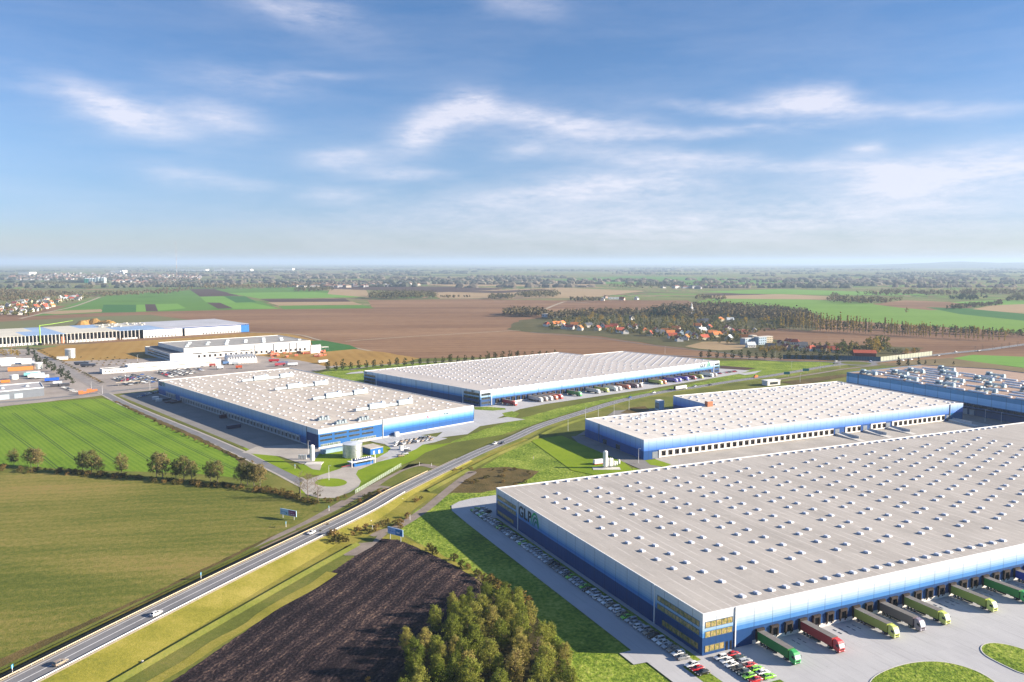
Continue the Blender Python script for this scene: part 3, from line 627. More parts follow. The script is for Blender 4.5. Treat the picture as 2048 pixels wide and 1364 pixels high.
def shell(root,fr,poly,H,mats,roof,cap=.5,inset=.35,drop=.45,capm=None,base=-.6):
    """walls one part per side, roof deck behind a parapet, coping"""
    o=root.location; pts=[PX(fr,*p) for p in poly]; n=len(pts)
    for i in range(n):
        a,b=pts[i],pts[(i+1)%n]; mb=MB(); nx,ny=b[1]-a[1],a[0]-b[0]; l=math.hypot(nx,ny); nx/=l;ny/=l
        mb.quad((a[0],a[1],base),(b[0],b[1],base),(b[0],b[1],H),(a[0],a[1],H))
        mb.build('wall',mats[i] if isinstance(mats,list) else mats,root,loc=(-o[0],-o[1],0))
    # inset ring
    ins=[]
    for i in range(n):
        p0,p1,p2=Vector(pts[i-1]),Vector(pts[i]),Vector(pts[(i+1)%n])
        e1=(p1-p0).normalized(); e2=(p2-p1).normalized(); n1=Vector((-e1.y,e1.x)); n2=Vector((-e2.y,e2.x))
        bis=(n1+n2); k=inset/max(.2,bis.dot(n1)); ins.append(p1+bis*k)
    mb=MB(); 
    for i in range(n):
        j=(i+1)%n; a,b=pts[i],pts[j]; c,d=ins[j],ins[i]
        mb.quad((a[0],a[1],H+.02),(b[0],b[1],H+.02),(c.x,c.y,H+.02),(d.x,d.y,H+.02))
        mb.quad((d.x,d.y,H+.02),(c.x,c.y,H+.02),(c.x,c.y,H-drop),(d.x,d.y,H-drop))
        ao,bo=[Vector(q)+(Vector(q)-w_)*(.04/inset) for q,w_ in ((a,d),(b,c))]
        mb.quad((ao.x,ao.y,H-.25),(bo.x,bo.y,H-.25),(bo.x,bo.y,H+.02),(ao.x,ao.y,H+.02))
        mb.quad((ao.x,ao.y,H+.02),(bo.x,bo.y,H+.02),(b[0],b[1],H+.02),(a[0],a[1],H+.02))
    mb.build('coping',capm or m_trim,root,loc=(-o[0],-o[1],.0)).scale=(1,1,1)
    bm=bmesh.new(); vs=[bm.verts.new((p.x-o[0],p.y-o[1],H-drop+.01)) for p in ins]; f=bm.faces.new(vs); bm.normal_update()
    if f.normal.z<0: f.normal_flip()
    bmesh.ops.triangulate(bm,faces=bm.faces[:]); me=bpy.data.meshes.new('roof'); bm.to_mesh(me); bm.free(); me.materials.append(roof); link(me,'roof',root)
def in_poly(x,y,pts):
    c=False; n=len(pts)
    for i in range(n):
        a,b=pts[i],pts[i-1]
        if (a[1]>y)!=(b[1]>y) and x<(b[0]-a[0])*(y-a[1])/(b[1]-a[1])+a[0]: c=not c
    return c
def skylights(root,fr,pos,z,w=1.5,l=2.2,h=.7,name='skylight',cap=100):
    """low domed roof lights; the 100 nearest are parts of their own, the rest one part"""
    o,U,V_=fr; ang=math.atan2(U[1],U[0])
    mb=MB(); mb.box(-w/2,w/2,-l/2,l/2,0,.35,1); mb.box(-w/2-.08,w/2+.08,-l/2-.08,l/2+.08,.35,h,0,taper=.28)
    me=mb.mesh(name,[m_sky_,m_skyside])
    ps=sorted(pos,key=lambda q:math.hypot(*PX(fr,*q)))
    for q in ps[:cap]:
        X,Y=PX(fr,*q); link(me,name,root,loc=(X-root.location.x,Y-root.location.y,z),rz=ang)
    rest=ps[cap:]
    if rest:
        mb=MB()
        for q in rest:
            X,Y=PX(fr,*q); oo=(X-root.location.x,Y-root.location.y)
            mb.fr(oo,U,V_,-w/2,w/2,-l/2,l/2,z,z+.35,1); mb.fr(oo,U,V_,-w/2-.08,w/2+.08,-l/2-.08,l/2+.08,z+.35,z+h,0,taper=.28)
        mb.build(name,[m_sky_,m_skyside],root,kind='stuff')
def windows(root,fr,wall,a0,a1,z0,z1,n,glass,frame_m,t0=0,name='window'):
    """strip of glazing with mullions (sub-part)"""
    o=root.location; mb=MB(); side_box(mb,fr,wall,a0,a1,z0,z1,-.02,.05,0,t0)
    w=mb.build(name,glass,root,loc=(-o.x,-o.y,0)); mb=MB()
    for k in range(n+1):
        a=a0+(a1-a0)*k/n; side_box(mb,fr,wall,a-.06,a+.06,z0,z1,.05,.12,0,t0)
    side_box(mb,fr,wall,a0-.06,a1+.06,z0-.12,z0,.0,.14,0,t0); side_box(mb,fr,wall,a0-.06,a1+.06,z1,z1+.12,.0,.14,0,t0)
    f=mb.build('window_frame',frame_m,w); return w
def part_box(root,name,mat,fr,wall,*a,**k):
    mb=MB(); side_box(mb,fr,wall,*a,**k); return mb.build(name,mat,root,loc=(-root.location.x,-root.location.y,0))
def letters(root,fr,wall,txt,a,z,size,mat,rev=False,t0=0,name='sign_letter'):
    """each letter a solid part on the facade; reading runs as the viewer sees it"""
    o,U,V_=fr; x=0
    for ch in txt:
        cu=bpy.data.curves.new('sign_letter','FONT'); cu.body=ch; cu.size=size*1.38; cu.extrude=.08; cu.offset=size*.028
        tmp=bpy.data.objects.new('t',cu); COL.objects.link(tmp); dg=bpy.context.evaluated_depsgraph_get(); dg.update()
        me=bpy.data.meshes.new_from_object(tmp.evaluated_get(dg)); wd=max(v.co.x for v in me.vertices) if me.vertices else size*.6; mn=min(v.co.x for v in me.vertices)
        bpy.data.objects.remove(tmp); bpy.data.curves.remove(cu); me.name='sign_letter'
        me.materials.clear(); me.materials.append(mat)
        ob=bpy.data.objects.new(name,me); COL.objects.link(ob); ob.parent=root
        if wall=='S': X,Y=PX(fr,a+x,t0-.12); ang=math.atan2(U[1],U[0])
        else: X,Y=PX(fr,t0-.12,a-x); ang=math.atan2(-V_[1],-V_[0])
        ob.location=(X-root.location.x,Y-root.location.y,z); ob.rotation_euler=(math.pi/2,0,ang)
        x+=(wd)+size*.12
    return x
def arcs(root,fr,wall,a,z,size,mat,t0=0):
    """three nested crescent arcs"""
    o=root.location
    for k,(r,cx,rx) in enumerate([(1.0,.62,.62),(.74,.72,.46),(.48,.80,.30)]):
        mb=MB(); n=18
        for d,half in((0,1),):
            for i in range(n):
                def pt(j,inner):
                    t=math.pi*(1-j/n*1.0); wdt=.13*math.sin(math.pi*(j/n)**.7)**.9+.03; q=r-(wdt if inner else 0); qx=rx-(wdt if inner else 0)
                    return cx+qx*math.cos(t)*1.0,max(0,q*math.sin(t))
                c=[pt(i,0),pt(i+1,0),pt(i+1,1),pt(i,1)]; P3=[]
                for x,y in c:
                    if wall=='S': X,Y=PX(fr,a+x*size,t0-.14)
                    else: X,Y=PX(fr,t0-.14,a-x*size)
                    P3.append((X,Y,z+y*size))
                mb.quad(P3[0],P3[3],P3[2],P3[1])
        mb.build('logo_arc',mat if k==0 else m_teal,root,loc=(-o.x,-o.y,0))
def docks(root,fr,wall,lst,w=3.1,h=3.5,z0=1.15,m_fr=None,t0=0,kind='black'):
    """dock shelters: hood frame proud of the wall, dark door inside, buffers and plinth"""
    m_fr=m_fr or m_dock; o=root.location
    for a in lst:
        mb=MB()
        side_box(mb,fr,wall,a-w/2,a-w/2+.45,z0,z0+h,.02,.75,0,t0); side_box(mb,fr,wall,a+w/2-.45,a+w/2,z0,z0+h,.02,.75,0,t0)
        side_box(mb,fr,wall,a-w/2,a+w/2,z0+h-.75,z0+h+.05,.03,.85,0,t0)
        d=mb.build('dock_shelter',m_fr,root,loc=(-o.x,-o.y,0)); mb=MB()
        side_box(mb,fr,wall,a-w/2+.45,a+w/2-.45,z0,z0+h-.75,.01,.06,0,t0); mb.build('dock_door',m_dark,d)
# ---------------- A: big warehouse in the foreground
fr=FA; HA=13.3
A=empty('warehouse',(A_O[0],A_O[1],0),0,'huge foreground warehouse, grey roof, navy to white walls, eight lorries at its docks','warehouse')
r_A=roofmat('grey roofing felt',(.44,.412,.38),fr,((.70,.67,.64),.42),3.8,9,dark=.86,seam=.09)
shell(A,fr,[(0,0),(420,0),(420,156.6),(0,156.6)],HA,[bandA,bandA,bandA,bandAs],r_A)
sk=[]; 
def fieldA(s0,s1,t0,t1):
    out=[]; k=0
    s=s0
    while s<s1:
        t=t0+6.9; 
        while t<t1: out.append((s,t)); t+=9.78
        if s+7.7<s1:
            t=t0
            while t<t1: out.append((s+7.7,t)); t+=9.78
        s+=22.35
    return out
sk=fieldA(14.8,162,18.8,140)+fieldA(172,320,18.8,140)
sk+=[(20.4+6.05*k,6.2) for k in range(22)]+[(25+5.9*k,153.5) for k in range(21)]+[(165+5.9*k,153.5) for k in range(34)]
skylights(A,fr,sk,HA-.44)
o=A.location
for tt in (25.4,132.3):
    part_box(A,'downpipe',m_trim,fr,'W',tt-.16,tt+.16,0,HA+.05,.0,.3)
part_box(A,'downpipe',m_trim,fr,'S',12.3,12.65,0,HA+.05,0,.35)
for z0_,a0,a1,n in ((8.7,1.6,23.8,11),(5.9,1.6,23.8,11),(1.3,2.0,21,10)):
    windows(A,fr,'W',a0,a1,z0_,z0_+(1.6 if z0_>2 else 1.8),n,m_glass,m_dtrim)
for z0_ in (8.7,5.6): windows(A,fr,'S',1.0,11.4,z0_,z0_+1.75,5,m_glass,m_dtrim)
windows(A,fr,'S',1.0,8.3,1.0,2.9,4,m_glass,m_dtrim)
for a in (9.0,10.6): part_box(A,'door',m_dark,fr,'S',a,a+.8,0,2.8,0,.08)
for z0_,a0,a1,n in ((8.7,134.5,155,11),(5.9,134.5,155,11),(1.3,137,155,9)):
    windows(A,fr,'W',a0,a1,z0_,z0_+1.6,n,m_glass,m_dtrim)
letters(A,fr,'W','GLP',131.4,7.0,4.9,m_black); arcs(A,fr,'W',119.0,6.3,6.3,m_green)
DA=[22.2+5.93*k for k in range(24)]
docks(A,fr,'S',DA,w=3.1,h=3.5,z0=1.2)
mb=MB(); side_box(mb,fr,'S',19.5,162,0,1.15,.01,.16); mb.build('plinth',m_dockw,A,loc=(-o.x,-o.y,0))
mb=MB()
for a in DA:
    for d in(-1.1,1.1): side_box(mb,fr,'S',a+d-.15,a+d+.15,.55,1.1,.16,.4)
mb.build('buffer',m_dock,A,loc=(-o.x,-o.y,0))
mb=MB(); go=zn[0]+.012
for k in range(24):
    if k in (0,3,7,9,11,15,18,21): continue
    for d in (-1.25,1.25):
        for a_,b_ in ((-3.2,-4.6),(-5.4,-6.8)): mb.fr(A_O,fr[1],fr[2],DA[k]+d-.18,DA[k]+d+.18,b_,a_,go-.02,go+.06,0)
mb.build('dock_guides',m_dtrim,kind='structure')
# ---------------- C: long warehouse behind the highway
fr=FC; HC=13.2
C_=empty('warehouse',(C_O[0],C_O[1],0),0,'long warehouse across the highway with royal blue side wall and many parked trucks','warehouse')
r_C=roofmat('pale grey roofing',(.52,.485,.46),fr,((.5,.48,.47),.3),5,12,dark=.92)
polyC=[(0,0),(330,0),(330,134),(265,137),(265,176),(0,176)]
shell(C_,fr,polyC,HC,[bandA,bandAs,bandAs,bandAs,bandAs,bandAs],r_C)
def fieldC(pl):
    out=[]; s=28.5
    while s<320:
        for j in range(18):
            t=16.8+9.0*j
            if in_poly(s,t+4.5,pl): out.append((s,t+4.5))
            if in_poly(s+7.2,t,pl): out.append((s+7.2,t))
        s+=21.5 if s<240 else 14.6
    return out
pin=[(4,4),(326,4),(326,130),(261,133),(261,171),(4,171)]
skC=fieldC(pin)+[(15+6*k,2.6) for k in range(51)]+[(16+8*k,173) for k in range(30)]
skylights(C_,fr,skC,HC-.44,w=1.3,l=1.8,h=.6)
o=C_.location
for tt in (22.9,154): part_box(C_,'downpipe',m_trim,fr,'W',tt-.2,tt+.2,0,HC+.05,0,.3)
for a in (11.7,319.7): part_box(C_,'downpipe',m_trim,fr,'S',a-.2,a+.2,0,HC+.05,0,.35)
for z0_ in (8.8,5.4,1.6):
    windows(C_,fr,'W',1.5,21.5,z0_,z0_+2.0,8,m_glassd,m_dtrim); windows(C_,fr,'S',1,10.6,z0_,z0_+1.8,6,m_glassd,m_dtrim); windows(C_,fr,'S',321.5,329,z0_,z0_+1.8,4,m_glassd,m_dtrim)
for z0_ in (8.4,5.0,1.8): windows(C_,fr,'W',156,175,z0_,z0_+1.9,6,m_glassd,m_dtrim)
letters(C_,fr,'S','GLP',296,8.4,3.6,m_black); arcs(C_,fr,'S',307.2,7.8,5.4,m_green)
letters(C_,fr,'W','GLP',11.5,11.2,1.5,m_black); letters(C_,fr,'W','GLP',174,11,1.5,m_black)
DC=[18.0+5.9*k for k in range(51)]
docks(C_,fr,'S',DC,w=3.3,h=3.6,z0=1.2)
mb=MB(); side_box(mb,fr,'S',16,317,0,1.15,.01,.16); mb.build('plinth',m_dockw,C_,loc=(-o.x,-o.y,0))
# ---------------- B: warehouse on the left with rooftop units
fr=FB; HB=12.5
B=empty('warehouse',(B_O[0],B_O[1],0),0,'left warehouse with silver roof units and a shaded dock yard along its blue side','warehouse')
r_B=roofmat('beige roofing membrane',(.56,.505,.44),fr,((.30,.29,.28),.35),18,30,dark=.78,seam=.25)
shell(B,fr,[(0,0),(132.3,0),(132.3,299),(0,299)],HB,[bandB,bandBs,bandBs,bandBs],r_B,capm=m_trim)
o=B.location
mb=MB(); side_box(mb,fr,'S',-.02,50,0.3,9.3,.0,.12); mb.build('wall',bandBo,B,loc=(-o.x,-o.y,0))
part_box(B,'wall',P('navy office cladding',(.008,.035,.15),.4),fr,'W',.0,15.4,.3,8.9,0,.12)
part_box(B,'downpipe',m_steel,fr,'S',49.6,50.1,0,HB+.1,.12,.5); part_box(B,'downpipe',m_dtrim,fr,'W',15.4,15.8,0,HB,.0,.3)
for z0_ in (7.4,4.5): 
    for a0,a1 in ((1.2,10),(12,21),(23,31),(33,42)): windows(B,fr,'S',a0,a1,z0_,z0_+1.1,int(a1-a0)//1,m_glassd,m_dtrim,t0=-.12)
for a0,a1 in ((1.5,16),(24,44)): windows(B,fr,'S',a0,a1,1.1,2.4,9,glassmat('grey shopfront glass',(.16,.18,.18)),m_steel,t0=-.12)
DB=[27.2+5.62*k for k in range(39)]+[258+5.62*k for k in range(4)]
docks(B,fr,'W',DB,w=3.9,h=3.6,z0=1.0,m_fr=P('aluminium dock frame',(.50,.52,.54),.5,.1,1))
mb=MB(); side_box(mb,fr,'W',24,244,.0,1.0,.0,.12); side_box(mb,fr,'W',24.5,243.5,4.6,5.0,0,.9); side_box(mb,fr,'W',255,277.5,4.6,5.0,0,.9)
mb.build('dock_canopy',P('grey dock rail',(.42,.45,.48),.5),B,loc=(-o.x,-o.y,0))
letters(B,fr,'W','GLP',297,8.6,3.6,m_black); arcs(B,fr,'W',287,8.4,4.4,m_green)
mb=MB(); x0=91
side_box(mb,fr,'S',88.2,88.9,9.0,9.9,.02,.1); side_box(mb,fr,'S',88.8,89.5,8.6,9.6,.02,.12); mb.build('sign_mark',m_red,B,loc=(-o.x,-o.y,0))
mb=MB(); side_box(mb,fr,'S',99.5,99.7,9.4,11,.02,.1); side_box(mb,fr,'S',99.5,108.5,10.9,11.05,.02,.1); side_box(mb,fr,'S',108.3,108.5,9.4,11,.02,.1); side_box(mb,fr,'S',103.5,105,9.3,10,.02,.1); side_box(mb,fr,'S',106,107.5,9.3,10.1,.02,.1)
mb.build('sign_outline',m_black,B,loc=(-o.x,-o.y,0))
rb=random.Random(3); skB=[]
s=7
while s<130:
    t=8
    while t<294:
        if rb.random()<.86: skB.append((s+rb.uniform(-1.6,1.6),t+rb.uniform(-1.2,1.2)))
        t+=rb.choice([6.5,8.5,10.5])
    s+=8.6 if int(s)%2 else 10.2
UN=[(96,38.7,76,41.7),(97,105,77,107),(97,171,77,173),(97,237,77,239)]
skB=[q for q in skB if not any(min(u[2]-22,u[0])<q[0]<u[0]+9 and abs(q[1]-u[1])<6 for u in UN)]
skylights(B,fr,skB,HB-.44,w=1.8,l=.9,h=.5)
for k,(a,ta,b2,tb) in enumerate(UN):   # air handling lines: two casings joined by ducts
    t=(ta+tb)/2
    for s0,s1,h,w_ in ((a-6,a+7,3.4,3.6),(b2-12,b2+2,3.6,3.8)):
        mb=MB(); mb.fr((0,0),fr[1],fr[2],s0,s1,t-w_/2,t+w_/2,HB+.2,HB+.2+h,0)
        for q in range(5): 
            ss=s0+(s1-s0)*(q+.1)/5; mb.fr((0,0),fr[1],fr[2],ss,ss+.12,t-w_/2-.06,t+w_/2+.06,HB+.2,HB+.25+h,0)
        mb.fr((0,0),fr[1],fr[2],s1-2.6,s1-.6,t-w_/2+.4,t+w_/2-.4,HB+.2+h,HB+1.1+h,0,taper=.3)
        u=mb.build('air_unit',m_duct,B)
        mb=MB(); mb.fr((0,0),fr[1],fr[2],s0-.08,s0-.02,t-w_/2+.4,t+w_/2-.4,HB+.8,HB+h-.3,0); mb.build('intake_grille',m_dtrim,u)
    mb=MB(); mb.fr((0,0),fr[1],fr[2],b2+2,a-6,t-.8,t+.8,HB+.3,HB+1.9,0); mb.fr((0,0),fr[1],fr[2],b2-23,b2-12,t-.9,t+.9,HB+.2,HB+1.9,0)
    mb.build('air_duct',m_duct,B)
for (s,t) in ((20,29),(22,9),(40,9.5)):
    mb=MB()
    for q in range(4): mb.fr((0,0),fr[1],fr[2],s-4+q*2.1,s-2.5+q*2.1,t-1.5,t+1.5,HB-.3,HB+1.6+(q%2)*.6,0)
    mb.fr((0,0),fr[1],fr[2],s-5,s+5,t-2,t+2,HB-.2,HB+.1,0); mb.build('cooling_unit',P('roof plant grey',(.28,.34,.38),.5,.2,1),B)
# ---------------- D: warehouse with white dock row
fr=FD; HD=12.3
Dw=empty('warehouse',(D_O[0],D_O[1],0),0,'middle right warehouse with cream roof and a long row of white dock doors','warehouse')
r_D=roofmat('cream roofing membrane',(.68,.64,.585),fr,((.40,.36,.33),.5),10.7,40,dark=.9,seam=.16)
polyD=[(0,0),(298,0),(298,128),(113,128),(113,79),(0,75)]
shell(Dw,fr,polyD,HD,[bandD,bandDs,bandDs,bandDs,bandDs,bandDs],r_D)
o=Dw.location; skD=[]
pinD=[(4,3),(294,3),(294,124),(117,124),(117,75),(4,71)]
for i in range(27):
    s=13+10.6*i
    for j in range(12):
        t=(16.3 if i%2==0 else 21.7)+10.75*j
        if in_poly(s,t,pinD): skD.append((s,t))
for k in range(14):
    for ds,dt in((0,5.5),(5.5,5.9),(2.4,10.8)): skD.append((20.8+20.6*k+ds,dt))
for k in range(9):
    for ds,dt in((0,118),(5.5,119),(2.4,113)): skD.append((124+20.6*k+ds,dt))
for k in range(4):
    for ds,dt in((0,70),(5.5,71),(2.4,65)): skD.append((22+22*k+ds,dt))
skylights(Dw,fr,skD,HD-.44,w=1.4,l=2.2,h=.6)
for tt in (55.4,): part_box(Dw,'downpipe',m_dtrim,fr,'W',tt-.2,tt+.2,0,HD,0,.3)
gD=[(11.2,160,29),(171.5,186.5,3),(197,212,3),(219,276.5,11)]
for a0,a1,n in gD:
    st_=(a1-a0)/n
    docks(Dw,fr,'S',[a0+st_*(k+.72) for k in range(n)],w=2.5,h=3.0,z0=1.3)
    mb=MB(); side_box(mb,fr,'S',a0,a1,4.1,4.9,0,.5)
    for k in range(n): side_box(mb,fr,'S',a0+st_*k,a0+st_*k+1.9,1.0,4.1,0,.45)
    side_box(mb,fr,'S',a0,a1,0.2,1.1,.0,.3); mb.build('dock_surround',m_dockw,Dw,loc=(-o.x,-o.y,0))
for a in (8.5,164,191.5,215,281): part_box(Dw,'gate',P('grey roller gate',(.20,.23,.27),.5),fr,'S',a-2,a+2,0,4.2,0,.1)
part_box(Dw,'wall',P('petrol blue wall',(.01,.13,.32),.4),fr,'S',283,297,0,5.5,.0,.14)
part_box(Dw,'downpipe',m_dtrim,fr,'S',282.2,283,0,HD,0,.4)
for tt in (28,45): windows(Dw,fr,'W',tt,tt+5,.2,3.2,3,m_glassd,m_dtrim)
mb=MB(); mb.fr((0,0),fr[1],fr[2],108,113,76,79.6,HD-.4,HD+3.6,0,mt=1); mb.build('stair_tower',[P('rust brick',(.42,.16,.08),.8,.2,1),m_dockw],Dw)
for k,(s,t) in enumerate(((30,60),(34,62),(37,60),(41,63))):
    mb=MB(); mb.fr((0,0),fr[1],fr[2],s-.6,s+.6,t-.6,t+.6,HD-.4,HD+.9,0); mb.cyl(*[a+b2 for a,b2 in zip((0,0),(fr[1][0]*s+fr[2][0]*t+1,fr[1][1]*s+fr[2][1]*t))],.3,HD-.4,HD+1.4,8,0); mb.build('roof_vent',m_duct,Dw)
# ---------------- E: dark blue hall far right
fr=FE; HE=18.
Eh=empty('factory_hall',(FE[0][0],FE[0][1],0),0,'steel blue factory hall with big silver roof units at the right edge','factory')
r_E=roofmat('tan roofing membrane',(.42,.30,.23),fr,((.30,.22,.17),.3),12,20,dark=.85)
polyE=[(0,-330),(150,-330),(150,-45),(113,9),(0,0)]
shell(Eh,fr,polyE,HE,[bandE,bandE,bandE,bandE,bandE],r_E,capm=P('dark blue coping',(.04,.13,.25),.5))
n_=0; o=Eh.location; me=None
mb=MB(); mb.box(-.9,.9,-8,8,0,1.1,0,taper=.2); me=mb.mesh('roof_light',[m_sky_])
EU=[(9,-18),(12,-60),(35,-31),(60,-28),(74,-52),(100,-30),(12,-96),(40,-84),(45,-118),(70,-90),(14,-132),(100,-80),(44,-150),(80,-130)]
for i in range(11):
    for j in range(15):
        s=6+12.6*i; t=-10-20*j-(6 if i%2 else 0)
        if not in_poly(s,t-8,[(3,-326),(146,-326),(146,-50),(112,2),(3,-3)]) or not in_poly(s,t+8,[(3,-326),(146,-326),(146,-50),(112,2),(3,-3)]): continue
        if any(abs(s-a)<5 and abs(t-b2)<17 for a,b2 in EU): continue
        X,Y=PX(fr,s,t); 
        if n_<100: link(me,'roof_light',Eh,loc=(X-o.x,Y-o.y,HE-.44),rz=math.atan2(fr[1][1],fr[1][0])); n_+=1
for s,t in EU:
    mb=MB(); z=HE+.3
    mb.fr((0,0),fr[1],fr[2],s-1.8,s+1.8,t+4,t+9,z,z+3.4,0,taper=.5); mb.fr((0,0),fr[1],fr[2],s-1.0,s+1.0,t-6,t+4,z+.8,z+2.4,0)
    mb.fr((0,0),fr[1],fr[2],s-1.5,s+1.5,t-9,t-6,z,z+2.8,0,taper=.5)
    for a,b2 in((-6,-7),(0,1),(8,9)): mb.fr((0,0),fr[1],fr[2],s-2.3,s+2.3,t+a,t+b2,HE-.4,z+.9,0)
    u=mb.build('air_unit',P('silver roof unit',(.34,.44,.49),.35,.2,.6,metal=.2),Eh)
    mb=MB(); mb.fr((0,0),fr[1],fr[2],s-1.86,s-1.7,t+5,t+8,z+.6,z+2.2,0); mb.build('intake_grille',m_dtrim,u)
part_box(Eh,'downpipe',m_dtrim,fr,'W',-14,-13.6,6,HE,0,.3)
mb=MB(); side_box(mb,fr,'W',-330,-110,6.6,8.4,.0,.1); side_box(mb,fr,'W',-330,-112,5.2,5.5,.2,2.4); mb.build('window_band',m_glassd,Eh,loc=(-o.x,-o.y,0))
for k in range(3): part_box(Eh,'gate',P('pale roller gate',(.35,.42,.48),.5),fr,'W',-118-k*6-2,-118-k*6+2,0,4.4,0,.12)
# ================================================================ VEHICLES
def paint(name,c,metal=.0): 
    if name in _mc: return _mc[name]
    m,N,b,o=newmat(name); setc(N,b,c,.28,metal,.6); b.inputs['Coat Weight'].default_value=.5; b.inputs['Coat Roughness'].default_value=.08; _mc[name]=m; return m
m_cg=P('car glass',(.02,.025,.03),.08,.05,1,spec=.8); m_tyre=P('tyre rubber',(.015,.015,.016),.8,.1,1); m_rim=P('alloy rim',(.45,.46,.48),.35,.1,1,metal=.5)
m_lamp=P('headlamp glass',(.75,.77,.80),.15,.05,1,spec=.8); m_tail=P('tail lamp red',(.45,.01,.01),.3,.05,1); m_plastic=P('black plastic',(.025,.025,.028),.6,.1,1)
CARC={'silver':(.42,.44,.47),'white':(.78,.78,.77),'black':(.012,.012,.014),'dark grey':(.06,.065,.075),'red':(.50,.006,.012),'lime green':(.22,.58,.02),'beige':(.34,.27,.20),'dark green':(.008,.04,.03),'grey':(.2,.21,.22),'blue':(.02,.09,.32)}
def loft(mb,secs,m=0,cap=True):
    """join equal-length closed sections"""
    n=len(secs[0]); i0=len(mb.v)
    for s_ in secs: mb.v+=list(s_)
    for a in range(len(secs)-1):
        for k in range(n):
            j=(k+1)%n; mb.f.append((i0+a*n+k,i0+a*n+j,i0+(a+1)*n+j,i0+(a+1)*n+k)); mb.m.append(m)
    if cap:
        mb.f.append(tuple(i0+k for k in range(n))[::-1]); mb.m.append(m)
        mb.f.append(tuple(i0+(len(secs)-1)*n+k for k in range(n))); mb.m.append(m)
def car_mesh(kind):
    """nose towards +x. body: shaded shell; returns dict name->MB"""
    L=2.2; body=MB(); gl=MB(); rf=MB()
    belt=[(-2.2,.55,.72,.80),(-2.12,.30,.90,.86),(-1.5,.25,.97,.90),(-.9,.24,.98,.91),(.4,.24,.96,.91),(.9,.24,.93,.91),(1.6,.26,.83,.88),(2.05,.30,.70,.80),(2.18,.42,.60,.70)]
    if kind=='estate': belt[0]=(-2.2,.5,.85,.84)
    def sec(x,zb,zt,w): 
        return [(x,-w*.92,zb),(x,-w,zb+.15),(x,-w,zt-.15),(x,-w*.86,zt),(x,w*.86,zt),(x,w,zt-.15),(x,w,zb+.15),(x,w*.92,zb)]
    loft(body,[sec(*b) for b in belt])
    if kind=='saloon': top=[(-1.75,.95,.66),(-1.0,1.40,.56),(.15,1.43,.57),(1.0,.93,.70)]
    elif kind=='hatch': top=[(-2.0,.92,.68),(-1.55,1.42,.58),(.1,1.46,.58),(.95,.93,.70)]
    else: top=[(-2.1,.95,.70),(-1.9,1.44,.60),(.1,1.48,.60),(.95,.94,.70)]
    (x0,z0,w0),(x1,z1,w1),(x2,z2,w2),(x3,z3,w3)=top
    def q(x,z,w): return [(x,-w,z),(x,w,z)]
    A0,A1,A2,A3=q(x0,z0,w0),q(x1,z1-.03,w1),q(x2,z2-.03,w2),q(x3,z3,w3); 
    B1=[(x1,-w0*1.15,.94),(x1,w0*1.15,.94)];B2=[(x2,-w0*1.18,.93),(x2,w0*1.18,.93)]
    gl.quad(A0[1],A0[0],A1[0],A1[1]); gl.quad(A3[0],A3[1],A2[1],A2[0])
    gl.poly([A0[0],B1[0],A1[0]]); gl.quad(B1[0],B2[0],A2[0],A1[0]); gl.poly([B2[0],A3[0],A2[0]])
    gl.poly([B1[1],A0[1],A1[1]]); gl.quad(B2[1],B1[1],A1[1],A2[1]); gl.poly([A3[1],B2[1],A2[1]])
    t=.02
    loft(rf,[[(x1-.06,-w1,z1-.04),(x1-.06,w1,z1-.04),(x1-.06,w1-.1,z1-.01),(x1-.06,-w1+.1,z1-.01)],[(-.5,-w2-.02,z2-.03),(-.5,w2+.02,z2-.03),(-.5,w2-.08,z2+.03),(-.5,-w2+.08,z2+.03)],[(x2+.06,-w2,z2-.05),(x2+.06,w2,z2-.05),(x2+.06,w2-.1,z2-.01),(x2+.06,-w2+.1,z2-.01)]])
    for y in(-1,1):
        for (xa,za,wa),(xb,zb,wb) in (((x0,z0,w0),(x1,z1,w1)),((x2,z2,w2),(x3,z3,w3))): rf.tube((xa,y*wa,za),(xb,y*wb,zb-.03),.05,n=4)
        rf.tube((-.55,y*w0*1.17,.92),(-.5,y*w1,z1-.03),.045,n=4)
    return body,gl,rf
def wheel_mesh(r=.33,w=.22,n=14):
    mb=MB(); 
    def ringv(rr,y): return [(rr*math.cos(2*math.pi*k/n),y,rr*math.sin(2*math.pi*k/n)) for k in range(n)]
    loft(mb,[ringv(r*.9,-w/2),ringv(r,-w/2+.03),ringv(r,w/2-.03),ringv(r*.9,w/2)],0)
    return mb
def rim_mesh(r=.33,w=.22,n=10):
    mb=MB()
    loft(mb,[[(r*.6*math.cos(2*math.pi*k/n),y,r*.6*math.sin(2*math.pi*k/n)) for k in range(n)] for y in(-w/2-.012,w/2+.012)],0); return mb
wh_me=wheel_mesh().mesh('wheel',m_tyre); rim_me=rim_mesh().mesh('rim',m_rim)
CARS={}
